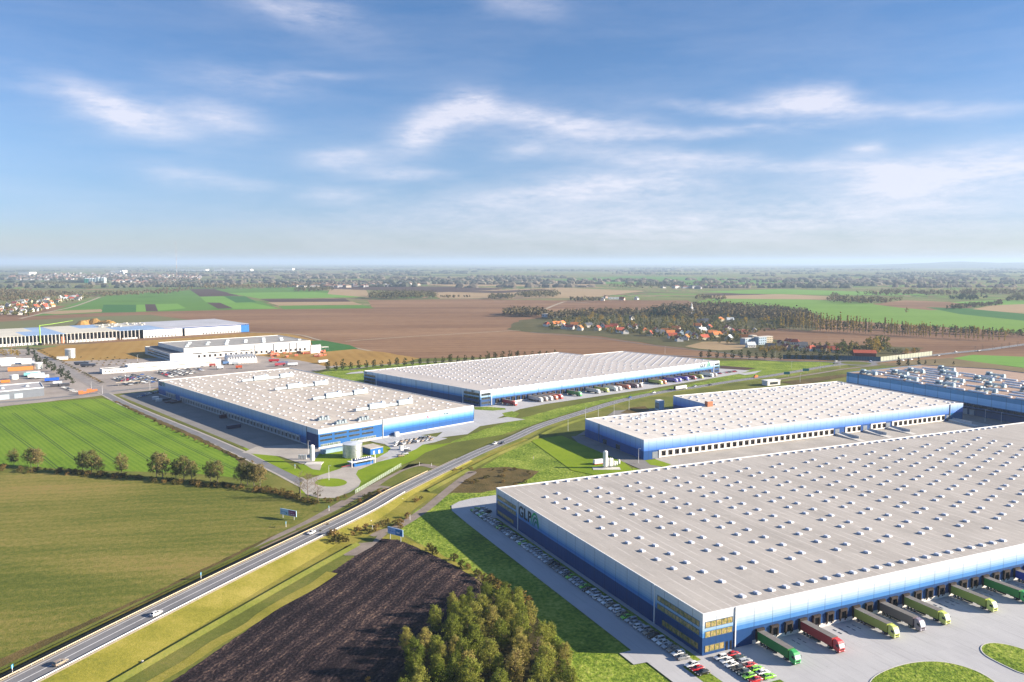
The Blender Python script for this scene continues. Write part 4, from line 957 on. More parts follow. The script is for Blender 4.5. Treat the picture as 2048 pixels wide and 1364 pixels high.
def car_proto(kind,colour):
    k=(kind,colour)
    if k in CARS: return CARS[k],False
    body,gl,rf=car_mesh(kind); pm=paint(colour+' car paint',CARC[colour])
    r=empty('parked_car',(0,0,-500),0,colour+' car','car')
    b=body.build('body',pm,r,smooth=False); gl.build('window',m_cg,r); rf.build('roof',pm,r)
    for x in(-1.35,1.35):
        for y in(-.80,.80): w=link(wh_me,'wheel',r,loc=(x,y,.33)); link(rim_me,'rim',w)
    for y in(-.6,.6):
        mb=MB(); mb.box(2.06,2.17,y-.2,y+.2,.56,.70,0); mb.build('headlight',m_lamp,r)
        mb=MB(); mb.box(-2.215,-2.1,y-.2,y+.2,.62,.76,0); mb.build('tail_light',m_tail,r)
    mb=MB(); mb.box(2.08,2.2,-.35,.35,.36,.5,0); mb.build('grille',m_plastic,r)
    for y in(-.98,.98): mb=MB(); mb.box(.62,.78,min(y,y*.9),max(y,y*.9),.92,1.04,0); mb.build('mirror',m_plastic,r)
    CARS[k]=remember(r); return r,True
def put_car(X,Y,rz,colour,kind,label,group=None,name='parked_car',z=None,simple=False):
    p,new=car_proto(kind,colour) if not simple else car_simple(kind,colour)
    z=GZ+.02 if z is None else z
    if new: c=p; c.location=(X,Y,z); c.rotation_euler=(0,0,rz); c['label']=label; 
    else: c=dup(p,(X,Y,z),rz,label=label)
    if group: c['group']=group
    c.name=name
    return c
SIMP={}
def car_simple(kind,colour):
    k=(kind,colour)
    if k in SIMP: return SIMP[k],False
    body,gl,rf=car_mesh(kind); pm=paint(colour+' car paint',CARC[colour])
    r=empty('parked_car',(0,0,-500),0,colour+' car','car')
    for x in(-1.35,1.35):
        for y in (-.8,.8): body.box(x-.3,x+.3,y-.1,y+.1,0,.5,1)
    body.build('body',[pm,m_tyre],r); gl.build('window',m_cg,r); rf.build('roof',pm,r)
    SIMP[k]=remember(r); return r,True
def aU(fr): return math.atan2(fr[1][1],fr[1][0])
rc=random.Random(11)
KN=['saloon','hatch','estate']
# the long row beside the big warehouse
seqc=['grey','red','lime green','white','beige','silver','black','dark grey']
row=[]; t=1.0; i=0
forced={0:'grey',1:'white',2:'beige',3:'silver',4:'white',5:'white',6:'black',7:'beige',8:'silver',9:'white',10:'silver',11:'silver',12:'lime green',13:'beige'}
while t<168:
    col=forced.get(i) or rc.choices(['silver','white','black','dark grey','lime green','red','beige','grey'],[34,26,9,9,9,4,5,5])[0]
    row.append((t,col)); t+=2.62; i+=1
for i,(t,col) in enumerate(row):
    X,Y=L2W(FA,-6.3+rc.uniform(-.25,.25)-(.5 if t>150 else 0),t); k=rc.choice(KN)
    lab=f'{col} {k if k!="hatch" else "hatchback"} {nth(i+1)} from the near end of the long row by the blue wall'
    put_car(X,Y,aU(FA)+(math.pi if rc.random()<.8 else 0)+rc.uniform(-.02,.02),col,k,lab,'cars parked in the long row beside the big warehouse')
for i,(s,t,col) in enumerate(((1.5,163,'black'),(1.8,165.6,'silver'),(1.6,168.2,'silver'))):
    X,Y=L2W(FA,-2.6-.3*i,161.5+2.7*i); put_car(X,Y,aU(FA)+math.pi,col,'hatch',f'{col} hatchback, {nth(i+1)} of three parked at the far corner of the big warehouse','cars parked at the far corner')
lot=[('white','estate'),('white','hatch'),('white','saloon'),('black','hatch'),('dark green','hatch'),('lime green','hatch'),('red','saloon')]
lot2=[('red','saloon'),('dark green','hatch'),('silver','estate'),('red','saloon'),('lime green','hatch'),('white','saloon'),('lime green','hatch')]
for n_c,(s,cols) in enumerate(((3.9,lot),(8.9,lot2))):
    for i,(c_,k) in enumerate(cols):
        X,Y=L2W(FA,s+rc.uniform(-.2,.2),-4.0-2.52*i)
        put_car(X,Y,aU(FA)+(0 if n_c else math.pi),c_,k,f'{c_} {k if k!="hatch" else "hatchback"}, {nth(i+1)} from the office wall, {"right" if n_c else "left"} column of the small car park','cars in the small car park by the office corner')
for i,(c_,k) in enumerate((('white','hatch'),('red','saloon'),('black','saloon'))):
    X,Y=L2W(FA,-7.0,-4.1-2.55*i); put_car(X,Y,aU(FA)+math.pi,c_,k,f'{c_} {"hatchback" if k=="hatch" else k} parked on the short grass island beside the car park','cars on the grass island')
# ---- articulated lorries
TRC={'green':(.02,.20,.03),'red':(.38,.02,.02),'olive':(.30,.36,.05),'mauve grey':(.13,.10,.12),'blue':(.01,.04,.36),'grey':(.42,.41,.42),'orange red':(.45,.12,.06),'tan':(.38,.30,.24),'brown grey':(.24,.20,.19),'violet':(.06,.05,.38),'maroon':(.25,.03,.04),'white':(.6,.6,.58),'dark red':(.35,.03,.03),'silver':(.6,.62,.66)}
TRCAB={'green':(.05,.38,.10),'red':(.55,.06,.06),'olive':(.55,.62,.15),'mauve grey':(.26,.22,.27),'grey':(.6,.6,.6),'violet':(.2,.18,.6)}
m_troof=P('grey tarpaulin roof',(.17,.16,.155),.8,.15,.6); m_wind=P('windscreen',(.55,.62,.66),.12,.06,1,spec=.9); m_chas=P('chassis black',(.03,.03,.033),.7,.1,1)  # windscreen: pale reflection painted in as its even colour
tw_me=wheel_mesh(.52,.34,16).mesh('wheel',m_tyre); tr_me=rim_mesh(.52,.34).mesh('rim',m_rim)
TRUCKS={}
def truck_proto(col,full=True,name='lorry'):
    k=(col,full)
    if k in TRUCKS: return TRUCKS[k],False
    pm=paint(col+' trailer side',TRC[col]); pm.node_tree.nodes['Principled BSDF'].inputs['Roughness'].default_value=.6
    cm=paint(col+' cab paint',TRCAB.get(col,tuple(min(1,c*1.35+.03) for c in TRC[col])))
    r=empty(name,(0,0,-500),0,col+' lorry','truck')
    # nose to +x, rear at x=0, length 16.4
    mb=MB(); mb.box(0,13.4,-1.27,1.27,1.15,3.95,0); tr=mb.build('trailer',pm,r)
    mb=MB(); mb.box(.03,13.37,-1.24,1.24,3.955,4.0,0); 
    for q in range(1,9): mb.box(q*1.5-.04,q*1.5+.04,-1.26,1.26,3.98,4.03,0)
    mb.build('trailer_roof',m_troof,tr)
    mb=MB(); mb.box(-.03,0,-1.2,1.2,1.2,3.9,0); mb.box(.2,13,-.5,.5,.75,1.14,0); mb.box(4.9,8.6,-1.1,-.9,.45,.95,0); mb.box(4.9,8.6,.9,1.1,.45,.95,0); mb.box(9.6,15.9,-.45,.45,.55,.95,0); mb.box(11.6,13.6,-1.15,-.6,.4,.95,0); mb.box(11.6,13.6,.6,1.15,.4,.95,0)
    mb.build('chassis',m_chas,r)
    cab=MB()
    def cs(x,z0,z1,w,rr=.18): return [(x,-w,z0),(x,-w,z1-rr),(x,-w+rr,z1),(x,w-rr,z1),(x,w,z1-rr),(x,w,z0)]
    loft(cab,[cs(13.95,.9,3.7,1.22),cs(14.2,.75,3.75,1.24),cs(15.5,.55,3.6,1.25),cs(15.95,.5,3.1,1.24),cs(16.3,.45,2.2,1.2),cs(16.4,.45,1.3,1.15,.1)])
    c=cab.build('cab',cm,r)
    mb=MB(); mb.quad((15.99,-1.08,3.0),(16.34,-1.08,2.18),(16.34,1.08,2.18),(15.99,1.08,3.0)); mb.quad((16.37,-1.02,2.1),(16.42,-1.02,1.75),(16.42,1.02,1.75),(16.37,1.02,2.1))
    mb.v=[(x+.03,y,z+.03) for x,y,z in mb.v]; mb.f=[f[::-1] if False else f for f in mb.f]; mb.build('windscreen',m_wind,c)
    if full:
        for y in(-1.27,1.27):
            mb=MB(); mb.box(14.95,15.85,min(y,y*.99),max(y,y*.99),2.0,2.75,0); mb.build('side_window',m_cg,c)
            mb=MB(); mb.box(15.9,16.1,min(y,y*1.2),max(y,y*1.2),1.9,2.7,0); mb.build('mirror',m_plastic,c)
            mb=MB(); mb.box(16.38,16.46,y*.78-.17,y*.78+.17,.72,.95,0); mb.build('headlight',m_lamp,c)
        mb=MB(); mb.box(16.36,16.45,-.75,.75,1.05,1.45,0); mb.box(16.38,16.46,-.7,.7,.5,.68,0); mb.build('grille',m_plastic,c)
        mb=MB(); loft(mb,[[(14.1,-1.0,3.6),(14.1,1.0,3.6),(14.1,.9,4.0),(14.1,-.9,4.0)],[(15.3,-1,3.5),(15.3,1,3.5),(15.3,.8,3.68),(15.3,-.8,3.68)]]); mb.build('roof_deflector',cm,c)
        for x in (1.6,2.9,4.2,12.1,15.1):
            for y in(-1.02,1.02): w=link(tw_me,'wheel',r,loc=(x,y,.52)); link(tr_me,'rim',w)
    else:
        mb=MB()
        for x in (1.6,2.9,4.2,12.1,15.1): mb.box(x-.5,x+.5,-1.18,1.18,0,1,0)
        mb.build('axle',m_tyre,r)
    TRUCKS[k]=remember(r); return r,True
def put_truck(X,Y,rz,col,label,group=None,full=True,name='lorry',z=None):
    p,new=truck_proto(col,full,name); z=GZ+.02 if z is None else z
    if new: c=p; c.location=(X,Y,z); c.rotation_euler=(0,0,rz); c['label']=label
    else: c=dup(p,(X,Y,z),rz,label=label)
    if group: c['group']=group
    return c
def aV(fr): return math.atan2(-fr[2][1],-fr[2][0])   # away from the front facade
tl=['leftmost','second','third','fourth','fifth','sixth','seventh','eighth']
for i,(k,col) in enumerate(((0,'green'),(3,'red'),(7,'olive'),(9,'mauve grey'),(11,'olive'),(15,'olive'),(18,'green'),(21,'blue'))):
    X,Y=L2W(FA,DA[k],-.55); put_truck(X,Y,aV(FA),col,f'{col} articulated lorry backed into the big foreground warehouse, {tl[i]} from the left','lorries at the docks of the foreground warehouse')
TC=[(4,'dark red'),(9,'grey'),(10,'brown grey'),(11,'grey'),(12,'orange red'),(13,'red'),(17,'green'),(21,'grey'),(23,'olive'),(25,'silver'),(26,'grey'),(28,'orange red'),(30,'mauve grey'),(31,'brown grey'),(36,'olive'),(37,'orange red'),(40,'violet'),(41,'violet'),(43,'violet'),(45,'maroon'),(47,'olive'),(50,'silver'),(51,'brown grey')]
DC_=[18.0+5.9*k for k in range(60)]
for i,(k,col) in enumerate(TC):
    s=5.9*(k+.3)-.0; s=18.0+5.9*round((s-18.0)/5.9)
    X,Y=L2W(FC,s,-.55); put_truck(X,Y,aV(FC),col,f'{col} lorry backed onto the far warehouse across the highway, {nth(i+1)} from the left','lorries at the docks of the far warehouse',full=False)
for i,(s,t,c_) in enumerate([(24,-9,'red'),(24,-11.6,'silver'),(24,-14,'beige')]):
    X,Y=L2W(FC,s-2,t+2); put_car(X,Y,aU(FC),c_,'hatch',f'{c_} hatchback parked near the left corner of the far warehouse, {nth(i+1)} in its row','cars by the left corner of the far warehouse',simple=True)
for i in range(12):
    X,Y=L2W(FC,321.5+2.6*i,-6.5-(i%2)*.3); c_=rc.choice(['red','white','beige','silver','black','red']); put_car(X,Y,aV(FC),c_,'hatch',f'{c_} car, {nth(i+1)} from the left at the right end of the far warehouse','cars at the right end of the far warehouse',simple=True)
# ---- traffic on the highway
def on_road(x,y,z,side):
    X,Y=G(x,y,z); i=min(range(len(hw)),key=lambda k:(hw[k][0]-X)**2+(hw[k][1]-Y)**2); a=hw[max(0,i-1)];b=hw[min(len(hw)-1,i+1)]
    an=math.atan2(b[1]-a[1],b[0]-a[0]); nx,ny=math.sin(an),-math.cos(an); off=1.9*side
    return hw[i][0]+nx*off,hw[i][1]+ny*off,hw[i][2]+.02,an+(0 if side>0 else math.pi)
for x,y,side,col,kind,lab in ((120,1326,1,'beige','estate','beige estate car driving up the highway at the bottom left of the photo'),(306,1229,1,'white','hatch','white hatchback driving up the highway ahead of the beige estate'),(614,1070,-1,'white','saloon','white saloon driving towards the viewer beside the side track'),(994,890,-1,'white','estate','white estate on the highway just past the junction'),(1000,885,1,'dark grey','saloon','dark grey saloon passing the white estate on the highway'),(1272,797,-1,'blue','estate','blue estate car on the highway in front of the far warehouse'),(1308,787,-1,'white','saloon','white saloon on the highway between the blue car and the white lorry'),(1342,781,-1,'dark grey','hatch','dark grey hatchback close behind the white lorry on the highway'),(1386,773,-1,'silver','estate','silver estate ahead of the white lorry on the highway'),(1405,769,1,'black','hatch','black hatchback on the highway right of the white lorry')):
    z0=1.5 if y>1000 else .4; X,Y,Z,an=on_road(x,y,z0,side); c=put_car(X,Y,an,col,kind,lab,name='moving_car',z=Z)
X,Y,Z,an=on_road(1358,779,.3,1); c=put_truck(X-6*math.cos(an),Y-6*math.sin(an),an,'white','white articulated lorry driving on the highway in front of the far warehouse',full=True,z=Z)
def van(X,Y,z,rz,mat,label):
    r=empty('delivery_van',(X,Y,z),rz,label,'van')
    mb=MB(); loft(mb,[[(-2.8,-.95,.35),(-2.8,-.95,2.3),(-2.8,.95,2.3),(-2.8,.95,.35)],[(1.2,-.98,.35),(1.2,-.93,2.4),(1.2,.93,2.4),(1.2,.98,.35)],[(2.1,-.98,.35),(2.1,-.95,1.3),(2.1,.95,1.3),(2.1,.98,.35)],[(2.8,-.9,.4),(2.8,-.85,1.0),(2.8,.85,1.0),(2.8,.9,.4)]]); mb.build('body',mat,r)
    mb=MB(); mb.quad((1.29,-.85,2.32),(2.1,-.88,1.38),(2.1,.88,1.38),(1.29,.85,2.32)); mb.build('windscreen',m_cg,r)
    for x in(-1.8,1.8):
        for y in(-.85,.85): link(wh_me,'wheel',r,loc=(x,y,.33))
X,Y,Z,an=on_road(1515,756,.3,-1); van(X,Y,Z,an,paint('orange van paint',(.75,.16,.03)),'orange van driving on the highway to the right of the far warehouse')
for i,(x,y,c_) in enumerate(((1672,722,'white'),(1670,727,'dark grey'),(1741,722,'blue'),(1806,721,'white'),(1823,719,'white'),(1912,703.5,'white'),(1958,701,'white'),(1877,711,'silver'))):
    X,Y=G(x,y+1,.3); put_car(X,Y,D(20),c_,'estate',f'small {c_} car near the distant roundabout, {nth(i+1)} from the left along the road',name='moving_car',z=.35,simple=True)
# ---- car parks on the left
def lotrow(px0,px1,n,rz,grp,lab,cols,z=.1,extra=0):
    a=Vector(G(*px0)); b=Vector(G(*px1))
    j=-1
    for q in range(n):
        p=a.lerp(b,q/max(1,n-1))
        if rc.random()<.1: continue
        j+=1; i=j
        c_=rc.choice(cols); put_car(p.x,p.y,rz+rc.uniform(-.03,.03)+(math.pi if rc.random()<.5 else 0),c_,rc.choice(KN),f'{c_} car, {nth(i+1)} from the left in {lab}',grp,z=z,simple=True)
cl=['white','silver','dark grey','white','silver','dark grey','blue','grey','black','white','silver','dark grey','black','red']
ns=['first','second','third','fourth','fifth','sixth']
for k,(a,b,n) in enumerate((((231,757),(262,770),15),((240,754.5),(275,767.5),15),((254,752.5),(292,766.5),16),((266,750.5),(306,765),17),((281,749),(322,762.5),14))):
    lotrow(a,b,n,D(35),'cars in the crowded lot of the white works',f'{ns[k]} line of the crowded car park',cl)
for k,(a,b,n) in enumerate((((315,744),(343,754),12),((321,741.5),(352,752),12),((341,740),(370,751),12),((352,738),(382,748),10),((371,738),(392,746),8),((392,736),(406,742),6))):
    lotrow(a,b,n,D(35),'cars in the striped lot before the tent halls',f'{ns[k]} line before the white tents',cl)
lotrow((128,775.5),(150,784),8,D(20),'cars by the orange containers','the short line beside the orange containers',['white','silver','dark grey','white'])
lotrow((278,795),(318,783),12,D(70),'cars in the shaded yard of the left warehouse','the far shaded yard line',['dark grey','blue','white','silver','black'],z=.05)
rows_=[((790,892),(862,880),9),((793,886),(858,875),8),((868,910),(872,896),0)]
for k,(a,b,n) in enumerate(rows_):
    if n: lotrow(a,b,n,D(70),'cars beside the left warehouse office',f'the {ns[k]} line of the visitor car park',['beige','black','silver','beige','dark grey','white'])
for i,(x,y,c_) in enumerate(((886,897,'white'),(889,902,'dark grey'),(884,908,'silver'),(876,912,'beige'))):
    X,Y=G(x-74,y+1); put_car(X,Y,D(30),c_,'hatch',f'{c_} car parked at the curved kerb of the forecourt, {nth(i+1)} from the far end','cars at the curved kerb',simple=True)
# ================================================================ TREES
def leafmat(name,stops,trans=.25,rnd=.5):
    m=bpy.data.materials.new(name); m.use_nodes=True; nt=m.node_tree; nt.nodes.clear(); N=NT(nt)
    oi=N.n('ShaderNodeObjectInfo'); p=N.objc(); n=N.noise(p,.55,3,.6); n2=N.noise(p,3.5,2,.6)
    f=N.math('ADD',N.math('MULTIPLY',oi.outputs['Random'],rnd),N.math('ADD',N.math('MULTIPLY',n,.55),N.math('MULTIPLY',n2,.35)))
    f=N.math('SUBTRACT',f,.25*rnd+.0); c=N.ramp(f,stops)
    d=N.n('ShaderNodeBsdfDiffuse'); N.l(c,d.inputs[0]); t=N.n('ShaderNodeBsdfTranslucent'); N.l(c,t.inputs[0])
    x=N.n('ShaderNodeMixShader'); x.inputs[0].default_value=trans; N.l(d.outputs[0],x.inputs[1]); N.l(t.outputs[0],x.inputs[2])
    o=N.n('ShaderNodeOutputMaterial'); N.l(x.outputs[0],o.inputs[0]); return m
L_grove=leafmat('alder leaves autumn',[(.12,(.05,.08,.015)),(.34,(.13,.165,.03)),(.55,(.24,.27,.05)),(.78,(.35,.32,.085)),(1,(.33,.23,.12))],.35,.55)
L_alder=leafmat('thin alder leaves',[(.2,(.09,.10,.03)),(.5,(.17,.165,.055)),(.75,(.25,.21,.08)),(1,(.30,.20,.09))],.25,.5)
L_av=leafmat('dark avenue leaves',[(.2,(.012,.02,.004)),(.5,(.03,.045,.008)),(.75,(.07,.085,.014)),(1,(.11,.12,.02))],.15,.2)
L_pop=leafmat('poplar leaves',[(.15,(.14,.11,.03)),(.45,(.30,.22,.05)),(.7,(.42,.31,.07)),(1,(.5,.38,.10))],.25,.4)
L_mix=leafmat('autumn village leaves',[(.1,(.06,.07,.028)),(.3,(.12,.10,.045)),(.45,(.09,.12,.035)),(.62,(.16,.16,.05)),(.8,(.24,.19,.06)),(1,(.38,.27,.05))],.2,.9)
L_dark=leafmat('conifer needles',[(.2,(.01,.022,.012)),(.6,(.03,.05,.025)),(1,(.05,.07,.03))],.1,.4)
L_wood=leafmat('distant wood foliage',[(.1,(.05,.055,.035)),(.4,(.10,.095,.055)),(.65,(.14,.125,.06)),(1,(.19,.15,.07))],.1,.2)
L_yel=leafmat('golden leaves',[(.2,(.16,.11,.015)),(.6,(.38,.25,.03)),(1,(.45,.33,.05))],.25,.4)
L_bush=leafmat('dry bush leaves',[(.1,(.03,.04,.012)),(.35,(.07,.07,.02)),(.6,(.15,.12,.035)),(.8,(.24,.16,.05)),(1,(.28,.17,.07))],.2,.6)
m_bark=P('grey bark',(.17,.14,.115),.9,.3,1.5); m_bare=P('bare twigs',(.21,.155,.12),.9,.25,1)
def crown_mesh(name,prof,n,size,seed,mat,nc=None,rad=None,ragged=.25,sz=(1,1)):
    """many small leaf clumps inside a profile: prof(h 0..1)->radius ; h0,h1 heights"""
    r=random.Random(seed); h0,h1,fn=prof; mb=MB(); nc=nc or max(6,n//26); cl=[]
    tot=0
    while len(cl)<nc:
        h=r.random(); rr=fn(h); 
        if r.random()>(rr/rad)**1.2: continue
        a=r.uniform(0,2*math.pi); q=(r.random()**.42)*rr*(1+r.uniform(-ragged,ragged))
        cl.append((q*math.cos(a)*sz[0],q*math.sin(a)*sz[1],h0+h*(h1-h0),r.uniform(.6,1.3)))
    per=max(1,n//nc); cr=rad*.30
    for cx,cy,cz,s in cl:
        for _ in range(per):
            d=Vector((r.gauss(0,1),r.gauss(0,1),r.gauss(0,1))).normalized()*(r.random()**.5)*cr*s
            p=Vector((cx,cy,cz))+d*1.0
            nrm=(d.normalized()+Vector((r.gauss(0,.6),r.gauss(0,.6),r.gauss(.25,.6)))).normalized()
            x=nrm.orthogonal().normalized(); y=nrm.cross(x); t=r.uniform(0,6.28); x,y=x*math.cos(t)+y*math.sin(t),y*math.cos(t)-x*math.sin(t)
            w=size*r.uniform(.6,1.4); 
            mb.quad(tuple(p-x*w*.5),tuple(p+y*w*.42),tuple(p+x*w*.5),tuple(p-y*w*.42))
    return mb.mesh(name,mat)
def wood_mesh(name,H,r0,seed,nb=9,top=.85,spread=.28,twigs=0,mat=None,rad=2.5,low=.25):
    r=random.Random(seed); mb=MB(); p=Vector((0,0,-.3)); segs=5; pts=[]
    for k in range(segs+1):
        h=H*top*k/segs; pts.append(Vector((r.uniform(-.12,.12)*k*.6,r.uniform(-.12,.12)*k*.6,h-.3*(k==0))))
    for k in range(segs): mb.tube(pts[k],pts[k+1],r0*(1-k/segs*.8),r0*(1-(k+1)/segs*.8),n=6)
    for b in range(nb):
        f=low+(1-low)*(b+.5)/nb; i=min(segs-1,int(f*segs)); a=pts[i].lerp(pts[i+1],f*segs-i)
        an=r.uniform(0,6.28); L=rad*(1.15-f*.6)*r.uniform(.7,1.1); e=a+Vector((math.cos(an)*L,math.sin(an)*L,L*r.uniform(.5,1.1)))
        m_=a.lerp(e,.5)+Vector((0,0,-.1*L)); mb.tube(a,m_,r0*.34,r0*.2,n=4); mb.tube(m_,e,r0*.2,r0*.07,n=4)
        for t in range(twigs):
            q=a.lerp(e,r.uniform(.3,1)); d=Vector((r.gauss(0,1),r.gauss(0,1),abs(r.gauss(.8,.6)))).normalized()*rad*r.uniform(.2,.5)
            mb.tube(q,q+d,r0*.07,r0*.03,n=3)
            for _ in range(3):
                q2=q+d*r.uniform(.3,1); d2=(d.normalized()+Vector((r.gauss(0,.6),r.gauss(0,.6),r.gauss(0,.5)))).normalized()*rad*r.uniform(.12,.3); mb.tube(q2,q2+d2,r0*.035,r0*.015,n=3)
    return mb.mesh(name,mat or m_bark)
def tree_proto(name,label,cm,wm,cat='tree'):
    r=empty(name,(0,0,-500),0,label,cat)
    if wm: link(wm,'trunk',r)
    if cm: link(cm,'crown',r)
    return remember(r)
PROTO={}; used=set()
def plant(key,X,Y,h,label,group=None,rz=None,z=0.,w=1.,name=None):
    """h = wanted height in metres"""
    p,H0=PROTO[key]; s=h/H0; rz=R.uniform(0,6.28) if rz is None else rz
    if key in used: c=dup(p,(X,Y,z),rz,(s*w,s*w,s),label=label)
    else:
        used.add(key); c=p; c.location=(X,Y,z); c.rotation_euler=(0,0,rz); c.scale=(s*w,s*w,s); c['label']=label
        # keep the prototype in place and use it as the first tree
    if group: c['group']=group
    if name: c.name=name
    return c
ov=lambda pw,lo=.15: (lambda h:max(0.,math.sin(math.pi*min(1,(h*.93+lo*.5)))**pw))
def prof(h0,h1,R_,f): return (h0,h1,lambda h:R_*f(h))
cone=lambda h:(1-h)**.75*.95*min(1,(h+.06)*6)+.05
for k in range(4):
    PROTO['grove%d'%k]=(tree_proto('alder_tree','x',crown_mesh('crown',prof(1.0,12,3.3,lambda h:(math.sin(math.pi*min(1,h*.74+.2))**.62)*.97),5200,.35,20+k,L_grove,nc=150,rad=3.3,ragged=.3),wood_mesh('trunk',12,.18,k,12,.93,rad=2.4)),12.6)
for k in range(3):
    PROTO['alder%d'%k]=(tree_proto('alder_tree','x',crown_mesh('crown',prof(2.4,12,3.5,lambda h:math.sin(math.pi*min(1,h*.85+.15))**.6),2600,.42,40+k,L_alder,nc=120,rad=3.5,ragged=.3),wood_mesh('trunk',12,.2,60+k,16,.9,rad=3.2,twigs=4)),12.4)
for k in range(2):
    PROTO['bare%d'%k]=(tree_proto('bare_tree','x',crown_mesh('crown',prof(3.5,11,3.0,lambda h:math.sin(math.pi*min(1,h*.8+.2))**.6),220,.25,80+k,L_bush,nc=60,rad=3.0),wood_mesh('trunk',11.5,.2,90+k,18,.9,rad=3.2,twigs=9,mat=m_bare)),12)
for k in range(3):
    PROTO['avenue%d'%k]=(tree_proto('avenue_tree','x',crown_mesh('crown',prof(2.2,12,3.1,lambda h:math.sin(math.pi*min(1,h*.80+.17))**.7),900,.62,100+k,L_av,nc=46,rad=3.1,ragged=.25),wood_mesh('trunk',12,.22,110+k,5,.6,rad=1.5)),12.3)
for k in range(3):
    PROTO['poplar%d'%k]=(tree_proto('poplar_tree','x',crown_mesh('crown',prof(1.5,24,1.9,lambda h:(1-h)**.4*.8*min(1,h*8+.3)),520,1.1,120+k,L_pop,nc=60,rad=1.9),wood_mesh('trunk',24,.3,130+k,3,.9,rad=1)),24)
for k in range(5):
    PROTO['mix%d'%k]=(tree_proto('broadleaf_tree','x',crown_mesh('crown',prof(1.5,12,4.2,lambda h:math.sin(math.pi*min(1,h*.85+.15))**.6),300,1.25,140+k,L_mix,nc=30,rad=4.2,ragged=.35),wood_mesh('trunk',12,.25,150+k,4,.7,rad=2)),12.5)
for k in range(2):
    PROTO['fir%d'%k]=(tree_proto('fir_tree','x',crown_mesh('crown',prof(.5,13,2.6,cone),300,1.1,160+k,L_dark,nc=40,rad=2.6,ragged=.2),wood_mesh('trunk',12,.22,165+k,2,.9,rad=.8)),13.2)
PROTO['gold0']=(tree_proto('golden_tree','x',crown_mesh('crown',prof(1.5,11,3.8,lambda h:math.sin(math.pi*min(1,h*.85+.15))**.6),320,1.0,170,L_yel,nc=30,rad=3.8,ragged=.3),wood_mesh('trunk',11,.22,171,4,.7,rad=1.6)),11.5)
for k in range(3):
    PROTO['bush%d'%k]=(tree_proto('bush','x',crown_mesh('crown',prof(.1,2.4,1.7,lambda h:math.sin(math.pi*min(1,h*.55+.45))**.5),420,.34,180+k,L_bush,nc=26,rad=1.7,ragged=.35),wood_mesh('trunk',2,.07,185+k,6,.8,rad=1,twigs=2)),2.6)
# ---- the grove at the bottom of the photo
rg=random.Random(5)
GPX=[(735,1360,8),(760,1352,7),(800,1352,6.5)]
grove=[]
hand=[(828,1350,13.5),(885,1340,9.5),(850,1310,10.5),(812,1300,9),(905,1290,12),(870,1265,11),(935,1275,12.5),(1000,1300,12),(1045,1330,11.5),(1090,1345,11),(1125,1362,8),(965,1240,11),(1000,1230,11.5),(1045,1285,12.5),(1085,1300,11),(905,1232,10),(940,1215,9),(975,1210,9.5),(1010,1205,9),(1035,1215,8),(1060,1250,10),(1100,1290,9),(1130,1330,8.5),(1020,1262,12),(985,1270,12),(950,1310,12),(925,1335,11),(980,1345,12.5),(1030,1370,13),(1080,1385,12),(880,1390,11),(940,1390,13),(1000,1410,12),(1060,1425,11),(840,1400,12),(1110,1400,9)]
for x,y,h in hand: grove.append((G(x,y),h))
gp=[G(*p) for p in ((835,1330),(868,1262),(905,1222),(955,1195),(1020,1195),(1060,1230),(1110,1290),(1150,1350),(1150,1460),(800,1480),(790,1380))]
tries=0
while len(grove)<72 and tries<6000:
    tries+=1; X=rg.uniform(-60,20); Y=rg.uniform(195,310)
    if not in_poly(X,Y,gp): continue
    if min((X-g[0][0])**2+(Y-g[0][1])**2 for g in grove)<3.4**2: continue
    grove.append(((X,Y),rg.uniform(7.5,12.5)))
for i,((X,Y),h) in enumerate(grove):
    lab={0:'tall golden-green alder at the front left tip of the grove, beside the ploughed field',1:'small rounded yellow-green alder right of the tallest one at the front of the grove'}.get(i,'yellow-green alder crowded inside the dense grove at the bottom of the photo')
    plant('grove%d'%rg.randrange(4),X,Y,h*.86,lab,None if i<2 else 'alders crowded in the dense grove',w=rg.uniform(.88,1.12))
for i,(x,y,h) in enumerate(((985,1183,8.5),(890,1330,7),(1075,1330,9))):
    X,Y=G(x-25*(i==0),y+10*(i==0)); plant('bare%d'%(i%2),X,Y,h,['leafless pale tree at the back left edge of the grove','leafless tree low in the front of the grove','leafless tree inside the right half of the grove'][i],None)
bp=[(858,1098),(870,1104),(905,1120),(925,1130),(940,1140),(955,1148),(970,1160),(985,1168),(1000,1178),(1015,1185),(960,1152),(980,1162),(1030,1195),(1045,1205),(990,1172),(1008,1180)]
for i,(x,y) in enumerate(bp):
    X,Y=G(x+rg.uniform(-4,4),y+rg.uniform(-4,4)); plant('bush%d'%(i%3),X,Y,rg.uniform(2,4),f'dry yellowish bush, {nth(i+1)} along the edge between the ploughed field and the lush grass','bushes along the ploughed field edge')
for i in range(26):
    X,Y=G(rg.uniform(720,1120),rg.uniform(1352,1420)); plant('bush%d'%(i%3),X,Y,rg.uniform(1.5,3.2),'low rusty bush in the undergrowth at the foot of the grove','undergrowth bushes at the foot of the grove')
for i,(x,y,h) in enumerate(((665,1076,4.5),(680,1080,3.5),(672,1086,4),(690,1083,3))):
    X,Y=G(x,y); plant('bush%d'%(i%3),X,Y,h,['dark pine-like bush beside the small lay-by right of the highway','low bush behind the dark one at the lay-by','bush at the lay-by corner nearest the viewer','smallest bush at the lay-by'][i])
for i,(x,y) in enumerate(((705,1070),(715,1062),(722,1070),(732,1058),(740,1066),(752,1060),(765,1052),(775,1046),(800,1048),(815,1035),(832,1003),(842,998),(800,1055),(790,1050))):
    X,Y=G(x,y); plant('bush%d'%(i%3),X,Y,rg.uniform(1.5,3.2),f'rusty bush, {nth(i+1)} along the track right of the highway','bushes along the track right of the highway')
